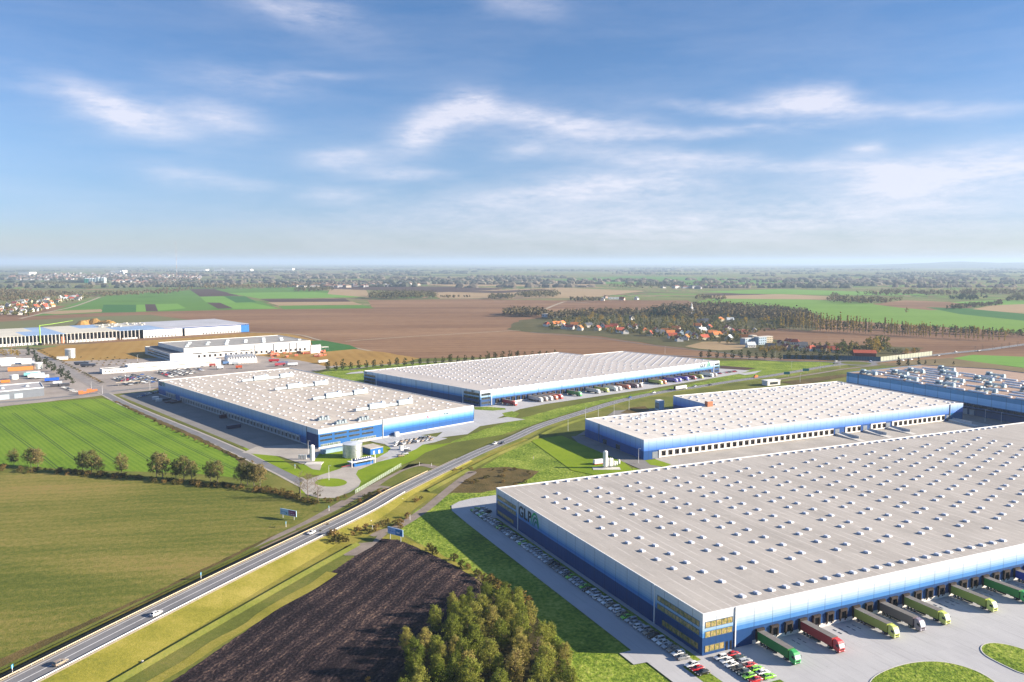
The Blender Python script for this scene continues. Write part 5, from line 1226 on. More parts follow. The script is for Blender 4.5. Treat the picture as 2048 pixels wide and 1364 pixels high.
for i,(x,y) in enumerate(((650,1000),(660,1004),(675,1000),(690,994),(640,992),(630,990),(748,988),(756,984),(740,992),(730,997),(720,1003),(700,1012),(645,1062),(655,1054),(640,1068),(760,990),(770,982))):
    X,Y=G(x,y); plant('bush%d'%(i%3),X,Y,rg.uniform(1.2,2.6),f'tangled bush, {nth(i+1)} on the waste ground between the track and the highway','bushes on the waste ground left of the highway')
for i in range(26):
    X,Y=G(rg.uniform(905,1075),rg.uniform(936,980)); plant('bush%d'%(i%3),X,Y,rg.uniform(.9,2.0),'low scruffy bush on the brown patch left of the big warehouse corner','scruffy bushes on the brown patch',w=1.4)
# ---- row of alders between the two fields
AR=[(28,930,35,'a'),(62,933,40,'a'),(76,934,40,'a'),(166,943,45,'a'),(183,945,48,'a'),(197,947,36,'a'),(243,948,45,'a'),(313,953,52,'a'),(325,957,55,'a'),(352,957,42,'a'),(368,958,50,'a'),(383,960,42,'a'),(421,962,45,'a'),(435,963,45,'a'),(482,967,44,'a'),(495,969,50,'a'),(508,971,46,'a'),(520,972,48,'a'),(601,995,55,'b'),(616,998,60,'b'),(636,1002,52,'b')]
for i,(x,y,hp,k) in enumerate(AR):
    X,Y=G(x,y); h=CH*hp/(y-HOR); 
    plant(('alder%d' if k=='a' else 'bare%d')%(i%(3 if k=='a' else 2)),X,Y,h,f'half-bare alder, {nth(i+1)} from the left in the row between the two fields' if k=='a' else f'nearly leafless tree, {nth(i-17)} of three at the right end of the field row','alders in the row between the fields',w=rg.uniform(.95,1.2))
nb_=0
for seg in (((0,938),(150,947),26),((150,947),(320,961),34),((320,961),(470,976),40),((470,976),(560,986),26),((560,986),(640,1008),26)):
    for k in range(seg[2]):
        f=rg.random(); x=seg[0][0]+(seg[1][0]-seg[0][0])*f; y=seg[0][1]+(seg[1][1]-seg[0][1])*f+rg.uniform(-4,4); X,Y=G(x,y)
        nb_+=1; plant('bush%d'%(nb_%3),X,Y,rg.uniform(1.2,2.8),'low dark bush in the ditch hedge between the wheat and the olive field','bushes of the ditch hedge between the fields',w=1.3)
for k in range(60):
    f=rg.random(); x=232+(505-232)*f; y=804+(926-804)*f+(6*math.sin(f*3.1)); X,Y=G(x,y+rg.uniform(-2,2))
    plant('bush%d'%(k%3),X,Y,rg.uniform(.8,1.5),'low yellowish shrub on the verge between the wheat field and the park road','shrubs along the park road verge',w=1.3)
# ---- tidy planted rows round the far warehouse
for i in range(13): 
    x=656+15.35*i; y=742.5-.95*i; X,Y=G(x,y); h=CH*(22-.42*i)*rg.uniform(.82,1.15)/(y-HOR); plant('avenue%d'%(i%3),X,Y,h,f'dark oval tree, {nth(i+1)} from the left in the planted row left of the far warehouse','planted row of dark oval trees left',w=.95)
for i in range(18):
    x=856+14.9*i; y=730.5-.93*i; X,Y=G(x,y); h=CH*18.5*rg.uniform(.8,1.15)/(y-HOR); plant('avenue%d'%(i%3),X,Y,h,f'dark oval tree, {nth(i+1)} from the left in the row rising behind the far warehouse roof','planted row of dark trees behind the far warehouse',w=.95)
for i in range(18):
    x=1402+15.85*i; y=716.5+.33*i; X,Y=G(x,y); h=CH*rg.choice([19.5,19.5,16,15])/(y-HOR); plant('avenue%d'%(i%3),X,Y,h,f'dark oval tree, {nth(i+1)} from the left in the planted row right of the far warehouse','planted row of dark oval trees right',w=1.0)
for i,(x,y,hp) in enumerate(((1797,731,18),(1816,731,15),(1837,730,16),(1851,728,9),(1870,727,8),(1907,729,8))):
    X,Y=G(x,y); plant('fir%d'%(i%2),X,Y,CH*hp/(y-HOR),f'dark fir, {nth(i+1)} from the left in the short row behind the factory hall','firs behind the factory hall',w=1.3)
# ---- poplars
pop=[]
x=1561.
while x<2018:
    y=657+(x-1561)/457*26+rg.uniform(-.3,.3); hp=(37 if x<1700 else 35-(x-1700)/318*9)*rg.uniform(.82,1.08); 
    if rg.random()<.12: hp*=.6
    if not(1745<x<1768): pop.append((x,y,hp))
    x+=rg.uniform(4.2,7.6) if x<1850 else rg.uniform(7,13)
for i,(x,y,hp) in enumerate(pop):
    X,Y=G(x,y); plant('poplar%d'%(i%3),X,Y,CH*hp/(y-HOR),f'slender yellowing poplar, {nth(i+1)} from the left in the long poplar row','poplars in the long row',w=1.1)
x=1570.
i=0
while x<2048:
    y=650+(x-1561)/457*22; X,Y=G(x,y); i+=1
    plant(rg.choice(['mix0','mix1','mix2','fir0','mix3']),X,Y,CH*rg.uniform(12,20)/(y-HOR),'dull autumn tree behind the long poplar row','trees behind the poplar row'); x+=rg.uniform(6,13)
for i,(x,y,hp) in enumerate(((1747,703,34),(1760,702,36),(1753,706,32),(1738,700,28),(1770,700,30),(1683,712,32),(1697,711,30),(1560,654,24),(1813,625,11))):
    X,Y=G(x,y); lab=['big grey-brown tree in the gap of the poplar row','tallest bare-looking tree in the clump before the poplars','tree at the front of the clump before the poplars','left tree of the clump before the poplars','right tree of the clump before the poplars','broad olive tree left of the red shed','broad olive tree close behind the noise barrier','round tree at the left end of the poplar row','lone round tree in the wide green field'][i]
    plant('mix%d'%(i%5),X,Y,CH*hp/(y-HOR),lab,w=1.0)
for i,(x,y) in enumerate(((1778,706),(1790,707),(1800,707),(1812,708),(1826,707),(1832,706),(1725,700),(1712,698),(1700,700),(1690,701))):
    X,Y=G(x,y); plant('mix%d'%(i%5) if i!=4 else 'gold0',X,Y,CH*12/(y-HOR),f'rounded shrub-like tree, {nth(i+1)} along the brown field behind the noise barrier','rounded trees behind the noise barrier',w=1.5)
for i,(x,y) in enumerate(((1965,700),(1985,699),(2003,697),(2018,694),(2035,692),(1950,702))):
    X,Y=G(x,y); plant('bare%d'%(i%2),X,Y,CH*11/(y-HOR),f'small bare tree, {nth(i+1)} along the distant road at the right edge','bare trees by the distant road')
# ---- village trees, individually
VT=[]
def vt(n,poly,h0,h1,kinds,lab,grp):
    xs=[p[0] for p in poly]; ys=[p[1] for p in poly]; k=0; g=0
    while k<n and g<9000:
        g+=1; x=rg.uniform(min(xs),max(xs)); y=rg.uniform(min(ys),max(ys))
        if not in_poly(x,y,poly): continue
        X,Y=G(x,y); 
        if any((X-a)**2+(Y-b)**2<7**2 for a,b in VT): continue
        if any((X-a)**2+(Y-b)**2<14**2 for a,b in HOUSE_AT): continue
        VT.append((X,Y)); k+=1; plant(rg.choice(kinds),X,Y,rg.uniform(h0,h1),lab,grp,w=rg.uniform(.9,1.25))
# ================================================================ VILLAGES
HOUSE_AT=[]
m_plaster={'white':P('white plaster',(.72,.70,.66),.8,.08,.5),'cream':P('cream plaster',(.62,.55,.40),.8,.08,.5),'blue-grey':P('blue-grey plaster',(.30,.40,.50),.8,.08,.5),'pink':P('pink plaster',(.6,.45,.38),.8,.08,.5)}
m_tile={'red':P('red roof tiles',(.40,.085,.045),.8,.2,.8),'orange':P('orange roof tiles',(.60,.20,.06),.8,.2,.8),'maroon':P('maroon roof tiles',(.20,.05,.045),.8,.2,.8),'grey':P('grey roof tiles',(.10,.11,.13),.8,.2,.8),'pale':P('pale metal roof',(.55,.60,.64),.5,.1,.5)}
HP={}
def house_proto(wall,roof,hip=False):
    k=(wall,roof,hip)
    if k in HP: return HP[k],False
    r=empty('house',(0,0,-500),0,'house','house'); w,l,h,rh=4.5,6.5,4.2,4.0
    mb=MB(); mb.box(-l,l,-w,w,-.5,h,0)
    if not hip:
        for x in(-l,l): mb.poly([(x,-w,h),(x,w,h),(x,0,h+rh)] if x>0 else [(x,w,h),(x,-w,h),(x,0,h+rh)])
    mb.build('wall',m_plaster[wall],r)
    mb=MB(); e=.6; kk=l+e; rx=l-3.2 if hip else kk
    mb.quad((-kk,-w-e,h-.5),(kk,-w-e,h-.5),(rx,0,h+rh+.1),(-rx,0,h+rh+.1)); mb.quad((kk,w+e,h-.5),(-kk,w+e,h-.5),(-rx,0,h+rh+.1),(rx,0,h+rh+.1))
    if hip: mb.poly([(kk,-w-e,h-.5),(kk,w+e,h-.5),(rx,0,h+rh+.1)]); mb.poly([(-kk,w+e,h-.5),(-kk,-w-e,h-.5),(-rx,0,h+rh+.1)])
    rf=mb.build('roof',m_tile[roof],r)
    mb=MB(); mb.box(1.5,2.3,.6,1.4,h+rh-2.2,h+rh+.9,0); mb.build('chimney',m_plaster['pink'],rf)
    for x in(-4,-1,3.6):
        mb=MB(); mb.box(x,x+1.3,-w-.05,-w-.01,1.1,2.6,0); mb.build('window',m_dark,r)
    mb=MB(); mb.box(1.4,2.4,-w-.06,-w-.01,0,2.2,0); mb.build('door',m_dtrim,r)
    for x in(-l-.05,l+.01): mb=MB(); mb.box(x,x+.04,-1,1,h-.1,h+1.4,0); mb.build('window',m_dark,r)
    HP[k]=remember(r); return r,True
def house(x,y,wall,roof,label,group=None,rz=None,s=1.,hip=False,world=False):
    X,Y=(x,y) if world else G(x,y); rz=rh_.uniform(-.5,.5)+rh_.choice([0,math.pi/2]) if rz is None else rz
    p,new=house_proto(wall,roof,hip)
    if new: c=p; c.location=(X,Y,-.4); c.rotation_euler=(0,0,rz); c.scale=(s,)*3; c['label']=label
    else: c=dup(p,(X,Y,-.4),rz,s,label=label)
    if group: c['group']=group
    HOUSE_AT.append((X,Y)); return c
rh_=random.Random(23)
VH=[(1094,652,'white','red',1),(1112,651,'white','orange',0),(1124,650,'white','orange',0),(1127,657,'white','red',0),(1149,653,'pink','orange',0),(1177,654,'white','grey',0),(1218,659,'white','red',0),(1228,656,'cream','red',0),(1240,664,'blue-grey','red',0),(1258,657,'white','orange',0),(1273,657,'white','orange',0),(1289,664,'cream','orange',1),(1262,639,'white','grey',0),(1320,669,'white','grey',0),(1332,666,'cream','orange',0),(1341,670,'cream','orange',0),(1360,668,'blue-grey','red',0),(1358,682,'white','maroon',0),(1378,671,'white','pale',0),(1404,664,'white','pale',0),(1408,679,'cream','red',0),(1425,670,'pink','orange',0),(1433,673,'cream','orange',0),(1440,642,'cream','orange',1),(1460,643,'cream','pale',0),(1412,645,'blue-grey','grey',0),(1402,646,'white','grey',0),(1465,667,'cream','maroon',0),(1476,668,'cream','maroon',0),(1483,669,'cream','maroon',0),(1458,680,'cream','pale',0),(1400,630,'white','pale',0),(1501,694,'white','pale',0),(1509,664,'cream','pale',0),
 (1160,660,'white','orange',0),(1195,660,'cream','red',0),(1205,655,'white','maroon',0),(1250,667,'white','orange',0),(1300,671,'cream','red',0),(1312,664,'white','orange',0),(1345,676,'white','red',0),(1352,661,'cream','orange',0),(1372,679,'white','orange',0),(1390,676,'white','red',0),(1395,655,'white','orange',0),(1418,658,'white','red',0),(1448,672,'cream','orange',0),(1455,660,'white','red',0),(1490,679,'white','orange',0),(1140,658,'white','maroon',0),
 (1578,687,'white','red',0),(1590,688,'white','red',1),(1596,700,'white','red',0),(1623,701,'white','red',1),(1642,702,'cream','maroon',0),(1652,700,'cream','maroon',0),(1665,703,'blue-grey','red',0),(1674,704,'cream','red',0),(1605,694,'white','grey',0),(1540,697,'white','grey',0),(1560,690,'pink','maroon',0),(1573,698,'pink','maroon',0)]
dirs=['','']
for i,(x,y,w_,r_,hp) in enumerate(sorted(VH)):
    side='left part' if x<1300 else ('middle' if x<1500 else 'right part')
    house(x,y,w_,r_,f'{w_} house with {r_} {"hipped" if hp else "pitched"} roof, {nth(i+1)} house counting from the left end of the village towards the noise barrier' if False else f'{w_} {r_}-roofed house in the {side} of the village, {nth(i+1)} counting from its left end',None,hip=bool(hp),s=1.06 if x<1500 else .95)
# flat blocks in the village
def block(x,y,w,d,h,rz,mat,label,name='apartment_block',n=4,fl=3):
    X,Y=G(x,y); r=empty(name,(X,Y,-.4),rz,label,'building'); mb=MB(); mb.box(-w/2,w/2,-d/2,d/2,-.3,h,0); mb.build('wall',mat,r)
    mb=MB(); mb.box(-w/2-.2,w/2+.2,-d/2-.2,d/2+.2,h,h+.4,0); mb.build('roof',m_kerb,r)
    for f in range(fl):
        for k in range(n):
            for sgn in(-1,1):
                xx=-w/2+w*(k+.5)/n; mb=MB(); mb.box(xx-.9,xx+.9,min(sgn*d/2,sgn*(d/2+.06)),max(sgn*d/2,sgn*(d/2+.06)),h*(f+.35)/fl,h*(f+.75)/fl,0); mb.build('window',m_dark,r)
    HOUSE_AT.append((X,Y)); return r
block(1496,688,22,10,9,D(30),m_plaster['blue-grey'],'shaded blue-grey flat-roofed block at the right side of the village','apartment_block')
block(1520,688,16,10,11,D(30),m_plaster['blue-grey'],'tall blue-grey block right of the shaded flat block in the village')
block(1534,684,14,10,9,D(30),P('tan plaster',(.42,.36,.26),.8),'cream flat-roofed block at the right edge of the village core')
block(1505,682,9,9,9,D(30),P('tan plaster',(.42,.36,.26),.8),'narrow cream block between the two blue-grey blocks')
block(1100,634,34,16,7,D(-40),m_tile['pale'],'blue-grey farm shed with pale roof behind the left end of the village','farm_shed',fl=1)
block(1230,598,44,12,6,D(5),m_tile['pale'],'long pale farm shed in the fields beyond the village','farm_shed',fl=1)
for i,(x,y,w_,r_) in enumerate(((1205,601,'white','grey'),(1212,596,'pink','orange'),(1273,599,'white','grey'),(1244,600,'pink','red'))): house(x,y,w_,r_,f'{w_} {r_}-roofed farmhouse, {nth(i+1)} of the small farm in the brown fields beyond the village',s=1.3)
# red shed by the noise barrier
X,Y=G(1728,712); r=empty('red_shed',(X,Y,0),D(-12),'red-roofed long shed behind the noise barrier','shed')
mb=MB(); mb.box(-13,13,-7,7,0,5,0); mb.build('wall',P('dark red wall',(.16,.03,.03),.8,.1,.5),r)
mb=MB(); mb.quad((-14,-8,4.6),(14,-8,4.6),(14,0,8),(-14,0,8)); mb.quad((14,8,4.6),(-14,8,4.6),(-14,0,8),(14,0,8)); mb.build('roof',m_tile['red'],r); HOUSE_AT.append((X,Y))
# church
X,Y=G(1383,628); r=empty('church',(X,Y,0),D(20),'white village church with a slender spire among the trees','church')
r.scale=(.72,.72,.78); mb=MB(); mb.box(-4,4,-4,4,0,20,0); mb.build('tower',m_plaster['white'],r)
mb=MB(); mb.cyl(0,0,3.6,20,24,8,0,r1=2.2); mb.cyl(0,0,2.2,24,27,8,0); mb.cyl(0,0,2.8,27,34,8,0,r1=.1); mb.build('spire',m_plaster['white'],r)
mb=MB(); mb.box(4,24,-6,6,0,9,0); mb.build('nave',m_plaster['white'],r)
mb=MB(); mb.quad((4,-7,8.6),(25,-7,8.6),(25,0,15),(4,0,15)); mb.quad((25,7,8.6),(4,7,8.6),(4,0,15),(25,0,15)); mb.build('roof',m_tile['grey'],r); HOUSE_AT.append((X,Y))
# suburb at the far left
cs=['white','white','cream','white']; rs_=['grey','grey','orange','red','pale','maroon']
k=0
SB=[]
g=0
sub=[(0,628),(0,612),(40,603),(90,598),(160,592),(175,597),(120,606),(95,618),(60,630)]
while k<64 and g<5000:
    g+=1; x=rh_.uniform(-10,178); y=rh_.uniform(592,632)
    if not in_poly(x,y,sub) and not(x<0 and y>612): continue
    X,Y=G(x,y)
    if any((X-a)**2+(Y-b)**2<24**2 for a,b in SB): continue
    SB.append((X,Y)); k+=1; w_=rh_.choice(cs); r_=rh_.choice(rs_ if x>45 else rs_+['orange','red','red'])
SB.sort(key=lambda q:q[0]/q[1])
for i,(X,Y) in enumerate(SB):
    w_=rh_.choice(cs); r_=rh_.choice(rs_); house(X,Y,w_,r_,f'{w_} {r_}-roofed house in the suburb at the far left, {nth(i+1)} from the left edge',None,world=True,s=1.1)
# silver and green silos, towers and white sheds of the distant town
for i,(x,y,h,c_) in enumerate(((234,549,34,'white'),(239,549,34,'white'),(243,549,28,'white'),(246,549,30,'white'))): block(x,y,26,20,h,0,P('pale tower',(.7,.75,.76),.7),f'pale tower block in the distant town, {nth(i+1)} of the four from the left','tower_block',n=1,fl=1)
for i,x in enumerate((172,176,181,186,192,198,205,209)):
    y=565.5; X,Y=G(x,y); r=empty('silo',(X,Y,0),0,f'{"green" if i<2 else "pale"} silo, {nth(i+1)} from the left in the distant silo row','silo'); mb=MB(); mb.cyl(0,0,11,0,24+4*(i>4),14,0); mb.build('tank_body',P('green silo steel',(.05,.35,.25),.6) if i<2 else P('pale silo steel',(.55,.66,.66),.5),r); mb=MB(); mb.cyl(0,0,11.3,24+4*(i>4),29+4*(i>4),14,0,r1=1); mb.build('roof',m_tile['pale'],r)
for i,(x0,x1,y) in enumerate(((339,415,542.5),(431,447,542),(449,504,542),(548,587,540.5),(44,66,550),(226,250,545))):
    a=G(x0,y);b=G(x1,y); w=b[0]-a[0]; r=empty('distribution_hall',((a[0]+b[0])/2,a[1],0),0,f'long white hall on the horizon plain, {nth(i+1)} in a scattered line, seen end to end','warehouse')
    mb=MB(); mb.box(-w/2,w/2,-60,60,0,27,0,mt=1); mb.build('wall',[P('bright white hall',(.8,.78,.72),.7,.04,.01),m_tile['pale']],r)
    mb=MB(); mb.box(-w/2-1,w/2+1,-61,61,27,27.8,0); mb.build('roof',m_tile['pale'],r)
def speck(name,poly,n,label,hh=(7,11),w=(10,18),cols=None):
    """roofs of a far town that reads as one mass"""
    r=random.Random(9); mb=MB(); xs=[p[0] for p in poly]; ys=[p[1] for p in poly]; k=0
    while k<n:
        x=r.uniform(min(xs),max(xs)); y=r.uniform(min(ys),max(ys))
        if not in_poly(x,y,poly): continue
        X,Y=G(x,y); a=r.uniform(w[0],w[1]); b=a*r.uniform(.6,.9); h=r.uniform(*hh); m=r.randrange(3); an=r.uniform(0,3)
        u=(math.cos(an),math.sin(an)); v=(-u[1],u[0])
        mb.fr((X,Y),u,v,-a,a,-b,b,-.3,h,m); mb.fr((X,Y),u,v,-a-1,a+1,-b-1,b+1,h,h+4,3+r.randrange(3),taper=b*.8); k+=1
    return mb.build(name,[P('far wall pale',(.42,.42,.42),.9),P('far wall tan',(.34,.30,.26),.9),P('far wall grey',(.26,.26,.28),.9),P('far roof red',(.24,.12,.09),.9),m_tile['grey'],P('far roof brown',(.22,.15,.11),.9)],kind='stuff',label=label,cat='town')
speck('distant_town',[(0,559),(30,552),(150,546),(330,549),(400,553),(400,562),(330,566),(270,568),(180,560),(60,562)],420,'roofs of the distant town spread over the left plain',w=(9,16))
speck('distant_village',[(560,572),(640,568),(740,568),(840,570),(840,573),(740,575),(600,576)],80,'roofs of the far village beyond the green fields')
speck('distant_village',[(1290,575),(1380,574),(1500,573),(1500,576),(1380,578)],22,'roofs of the far village among trees right of centre')
# radio mast
X,Y=G(354,560); r=empty('radio_mast',(X,Y,0),0,'very tall thin radio mast rising above the horizon at the left','mast')
for k in range(10):
    mb=MB(); mb.cyl(0,0,1.3-.07*k,26*k,26*(k+1),4,0); mb.build('mast_section',P('mast red',(.36,.22,.2),.7) if k%2 else P('mast white',(.5,.5,.5),.7),r)
# ---- trees of the village and woods
VL='autumn tree among the houses of the village'; VG='trees among the village houses'
AM=['mix0','mix1','mix2','mix3','mix4']
vt(110,[(1090,652),(1120,640),(1200,640),(1290,640),(1380,650),(1440,650),(1500,668),(1480,688),(1360,684),(1280,672),(1180,662),(1100,660)],6,13,AM+['fir0','fir1','mix1'],VL,VG)
vt(90,[(1090,640),(1120,628),(1200,626),(1290,628),(1400,628),(1560,640),(1640,650),(1560,652),(1440,648),(1290,646),(1150,645)],8,15,AM+['gold0','mix0','fir0'],'autumn tree on the wooded slope behind the village','trees on the slope behind the village')
vt(40,[(1500,700),(1540,692),(1640,690),(1690,696),(1700,708),(1640,709),(1540,707)],5,9,AM+['gold0','gold0','fir1'],'garden tree at the right part of the village by the noise barrier','garden trees at the right part of the village')
vt(24,[(1640,692),(1700,690),(1740,694),(1780,702),(1720,706),(1660,700)],6,10,AM,'scrubby tree on the waste ground behind the red shed','trees behind the red shed')
for i in range(12):
    X,Y=G(1520+i*4.6,702+rg.uniform(-2,2)); plant('gold0',X,Y,rg.uniform(6,9),f'golden tree, {nth(i+1)} in the bright row behind the planted dark trees','golden trees behind the planted row')
def wood(name,poly,n,h,label,mat=None,big=1.,seed=1,leaf=None):
    """a far-off wood that reads as one mass: crowns of leaf clumps packed over its ground"""
    r=random.Random(seed); mb=MB(); xs=[p[0] for p in poly]; ys=[p[1] for p in poly]; k=0; g=0
    lf=leaf or 4.2*big
    while k<n and g<n*60:
        g+=1; x=r.uniform(min(xs),max(xs)); y=r.uniform(min(ys),max(ys))
        if not in_poly(x,y,poly): continue
        X,Y=G(x,y); hh=h*r.uniform(.6,1.15); rr=hh*.36*big; k+=1
        for q in range(17):
            d=Vector((r.gauss(0,1),r.gauss(0,1),r.gauss(0,1))).normalized(); f=r.random()**.4
            p=Vector((X+d.x*rr*f,Y+d.y*rr*f,hh*.55+d.z*hh*.42*f)); nrm=(d+Vector((r.gauss(0,.4),r.gauss(0,.4),r.gauss(.2,.4)))).normalized()
            a=nrm.orthogonal().normalized(); b=nrm.cross(a); w=lf*r.uniform(.6,1.3)
            mb.quad(tuple(p-a*w*.5),tuple(p+b*w*.45),tuple(p+a*w*.5),tuple(p-b*w*.45))
    return mb.build(name,mat or L_wood,kind='stuff',label=label,cat='wood')
L_woodb=leafmat('brown wood foliage',[(.1,(.065,.055,.035)),(.4,(.12,.095,.055)),(.65,(.16,.13,.06)),(1,(.24,.19,.07))],.1,.2)
L_mixw=leafmat('garden thicket leaves',[(.1,(.05,.06,.025)),(.35,(.10,.11,.035)),(.6,(.15,.14,.045)),(.85,(.24,.19,.06)),(1,(.34,.24,.06))],.15,.2)
wood('wood',[(1290,632),(1300,622),(1340,618),(1400,614),(1440,612),(1540,620),(1610,630),(1640,640),(1600,650),(1560,645),(1440,634),(1380,636),(1310,634)],900,19,'brown wood on the rise behind the church',L_woodb)
wood('wood',[(1290,634),(1300,626),(1370,622),(1375,632)],160,17,'dark evergreen wood left of the church',L_dark,seed=2)
wood('wood',[(1008,633),(1012,627),(1050,625),(1092,628),(1094,634),(1050,634)],150,19,'dark wood at the left end of the village',L_woodb,seed=3)
wood('wood',[(1090,634),(1130,628),(1200,624),(1290,624),(1290,634),(1200,632),(1100,640)],200,14,'row of autumn trees at the back edge of the village',L_woodb,seed=31)
wood('wood',[(738,598),(742,592),(800,590),(868,592),(876,597),(800,599)],300,24,'long dark wood in the middle of the brown fields',seed=4)
wood('wood',[(880,594),(940,594),(940,596),(880,596)],20,11,'thin line of trees right of the long wood',L_woodb,seed=5)
wood('wood',[(978,599),(982,594),(1028,594),(1034,598)],70,18,'small round wood left of the wide one',seed=6)
wood('wood',[(1024,594),(1035,589),(1100,587),(1126,592),(1100,596),(1050,596)],150,22,'wide dark wood right of the small round one',seed=7)
wood('wood',[(588,584),(596,580),(662,578),(667,582),(620,585)],90,20,'dark wood beyond the green fields',seed=8)
wood('wood',[(395,578),(420,572),(560,572),(640,570),(640,574),(560,577),(460,578)],260,20,'belt of trees beyond the green fields left of centre',L_woodb,seed=9)
wood('wood',[(640,572),(700,566),(760,567),(840,568),(840,571),(700,573)],120,14,'trees round the far village',L_woodb,seed=10)
wood('wood',[(0,592),(0,580),(60,584),(110,586),(180,588),(270,586),(330,580),(400,577),(340,588),(200,594),(170,592),(60,600),(0,606)],520,15,'broad belt of reddish trees behind the suburb',L_woodb,seed=11)
wood('wood',[(40,571),(100,566),(150,568),(100,572)],60,16,'dark tree belt in front of the distant town',seed=12)
wood('wood',[(160,575),(175,572),(190,575),(180,580)],40,18,'small dark wood left of the brown strip',seed=13)
wood('wood',[(280,572),(310,562),(400,560),(400,572),(330,578)],140,16,'grey wooded patch right of the distant town',seed=14)
wood('wood',[(1655,604),(1665,594),(1700,600),(1770,603),(1806,602),(1780,607),(1700,608)],150,19,'ragged wood at the edge of the wide green field',L_woodb,seed=15)
wood('wood',[(1700,592),(1780,584),(1840,587),(1900,586),(1960,583),(2048,584),(2048,590),(1900,592),(1780,592)],300,20,'belt of trees across the right part of the plain',L_woodb,seed=16)
wood('wood',[(1895,600),(1930,592),(1980,596),(1940,602)],60,14,'dark thicket in the dark field at the right',L_dark,seed=17)
wood('wood',[(1890,620),(1900,616),(1990,608),(2005,604),(2002,611),(1930,618)],80,13,'hedge of trees running up the right fields',seed=18)
wood('wood',[(2010,604),(2030,594),(2080,592),(2080,606)],80,20,'dark wood at the right edge of the photo',seed=19)
wood('wood',[(1385,598),(1395,592),(1415,595),(1450,598),(1460,602),(1410,601)],45,15,'loose trees at the left tip of the green field',L_woodb,seed=20)
wood('wood',[(1205,574),(1290,566),(1370,566),(1440,570),(1500,572),(1500,576),(1400,575),(1290,578)],220,18,'wooded belt round the far village right of centre',seed=21)
wood('wood',[(1128,600),(1150,597),(1200,597),(1200,602),(1160,604)],60,10,'trees of the small farm in the brown fields',L_woodb,seed=22)
wood('village_thicket',[(1085,652),(1120,638),(1200,630),(1290,630),(1400,634),(1480,640),(1600,650),(1560,660),(1500,668),(1480,682),(1360,682),(1280,670),(1180,660),(1100,658)],620,7.5,'hedges and garden thickets between the village houses',L_mixw,seed=41,leaf=2.8)
wood('suburb_trees',[(-10,632),(-10,612),(40,603),(90,597),(175,590),(190,596),(125,608),(95,620),(60,632)],330,10,'dark garden trees among the houses of the left suburb',L_mixw,seed=42,leaf=3.2)
# streaks of woodland and hedges all over the plain out to the horizon
rw=random.Random(77)
mbs=MB()
for i in range(190):
    y=530+46*(rw.random()**1.25); x=rw.uniform(-200,2250)
    d=CH*F/(y-HOR); L=rw.uniform(120,900)*(.6+d/9000); wd=rw.uniform(10,60)*(.4+d/9000); X,Y=G(x,y); an=rw.uniform(-.12,.12)
    u=Vector((math.cos(an),math.sin(an))); v=Vector((-u.y,u.x)); n=int(rw.uniform(22,40)); tone=rw.randrange(2)
    bl=max(14,L/n*1.1)
    for k in range(n):
        c=u*rw.uniform(-L/2,L/2)+v*rw.uniform(-wd/2,wd/2); h=rw.uniform(9,20); s=bl*rw.uniform(.5,1.1)
        cx,cy=X+c.x,Y+c.y; m=8; i0=len(mbs.v); 
        for ringz,rr in ((-.3,1.0),(h*.6,.95),(h,.45)):
            for q in range(6):
                t=q*math.pi/3+rw.uniform(-.3,.3); e=rr*rw.uniform(.75,1.1); mbs.v.append((cx+s*e*math.cos(t),cy+s*.55*e*math.sin(t),ringz*rw.uniform(.85,1.1)))
        for a in (0,6):
            for q in range(6):
                j=(q+1)%6; mbs.f.append((i0+a+q,i0+a+j,i0+a+6+j,i0+a+6+q)); mbs.m.append(tone)
        mbs.f.append(tuple(i0+12+q for q in range(6))); mbs.m.append(tone)
mbs.build('distant_woods',[P('far wood canopy',(.085,.095,.07),1,.3,.01),P('far brown canopy',(.14,.12,.095),1,.3,.01)],kind='stuff',label='hedges and woods scattered over the plain out to the horizon',cat='woods')
# low hills at the right of the horizon
def hills(name,pts,dist,depth,mat):
    """pts: (x px, height px above the plain)"""
    mb=MB(); n=len(pts); rows=[]
    for r_,(f,hf) in enumerate(((0,0),(.25,.45),(.5,.85),(.75,1.),(1.1,.8),(1.5,0))):
        row=[]
        for k,(x,h) in enumerate(pts):
            Y=dist+depth*f; X=(x-CX)/F*Y/ (1)*1.0; hz=h*Y/F; row.append((X,Y,-.7+hz*hf*(1+.12*noise.noise(Vector((x*.02,f*3,2))))))
        rows.append(row)
    for a,b in zip(rows,rows[1:]):
        for k in range(n-1): mb.quad(a[k],a[k+1],b[k+1],b[k])
    mb.build(name,mat,kind='structure',smooth=True)
m_hill=P('wooded hill',(.06,.075,.045),1,.3,.0006)
import bisect
hp=[(1560,0),(1700,2.2),(1780,4.5),(1850,7.5),(1900,9.5),(1925,10.2),(1960,8.6),(2000,7.4),(2040,8.6),(2100,9),(2250,6),(2400,0)]
fine=[]
for a,b in zip(hp,hp[1:]):
    for k in range(6): t=k/6; fine.append((a[0]+(b[0]-a[0])*t,max(0,(a[1]+(b[1]-a[1])*t)*(1+.1*noise.noise(Vector((a[0]*.05+t*2,0,0)))))))
hills('hills',fine,17000,9000,m_hill)
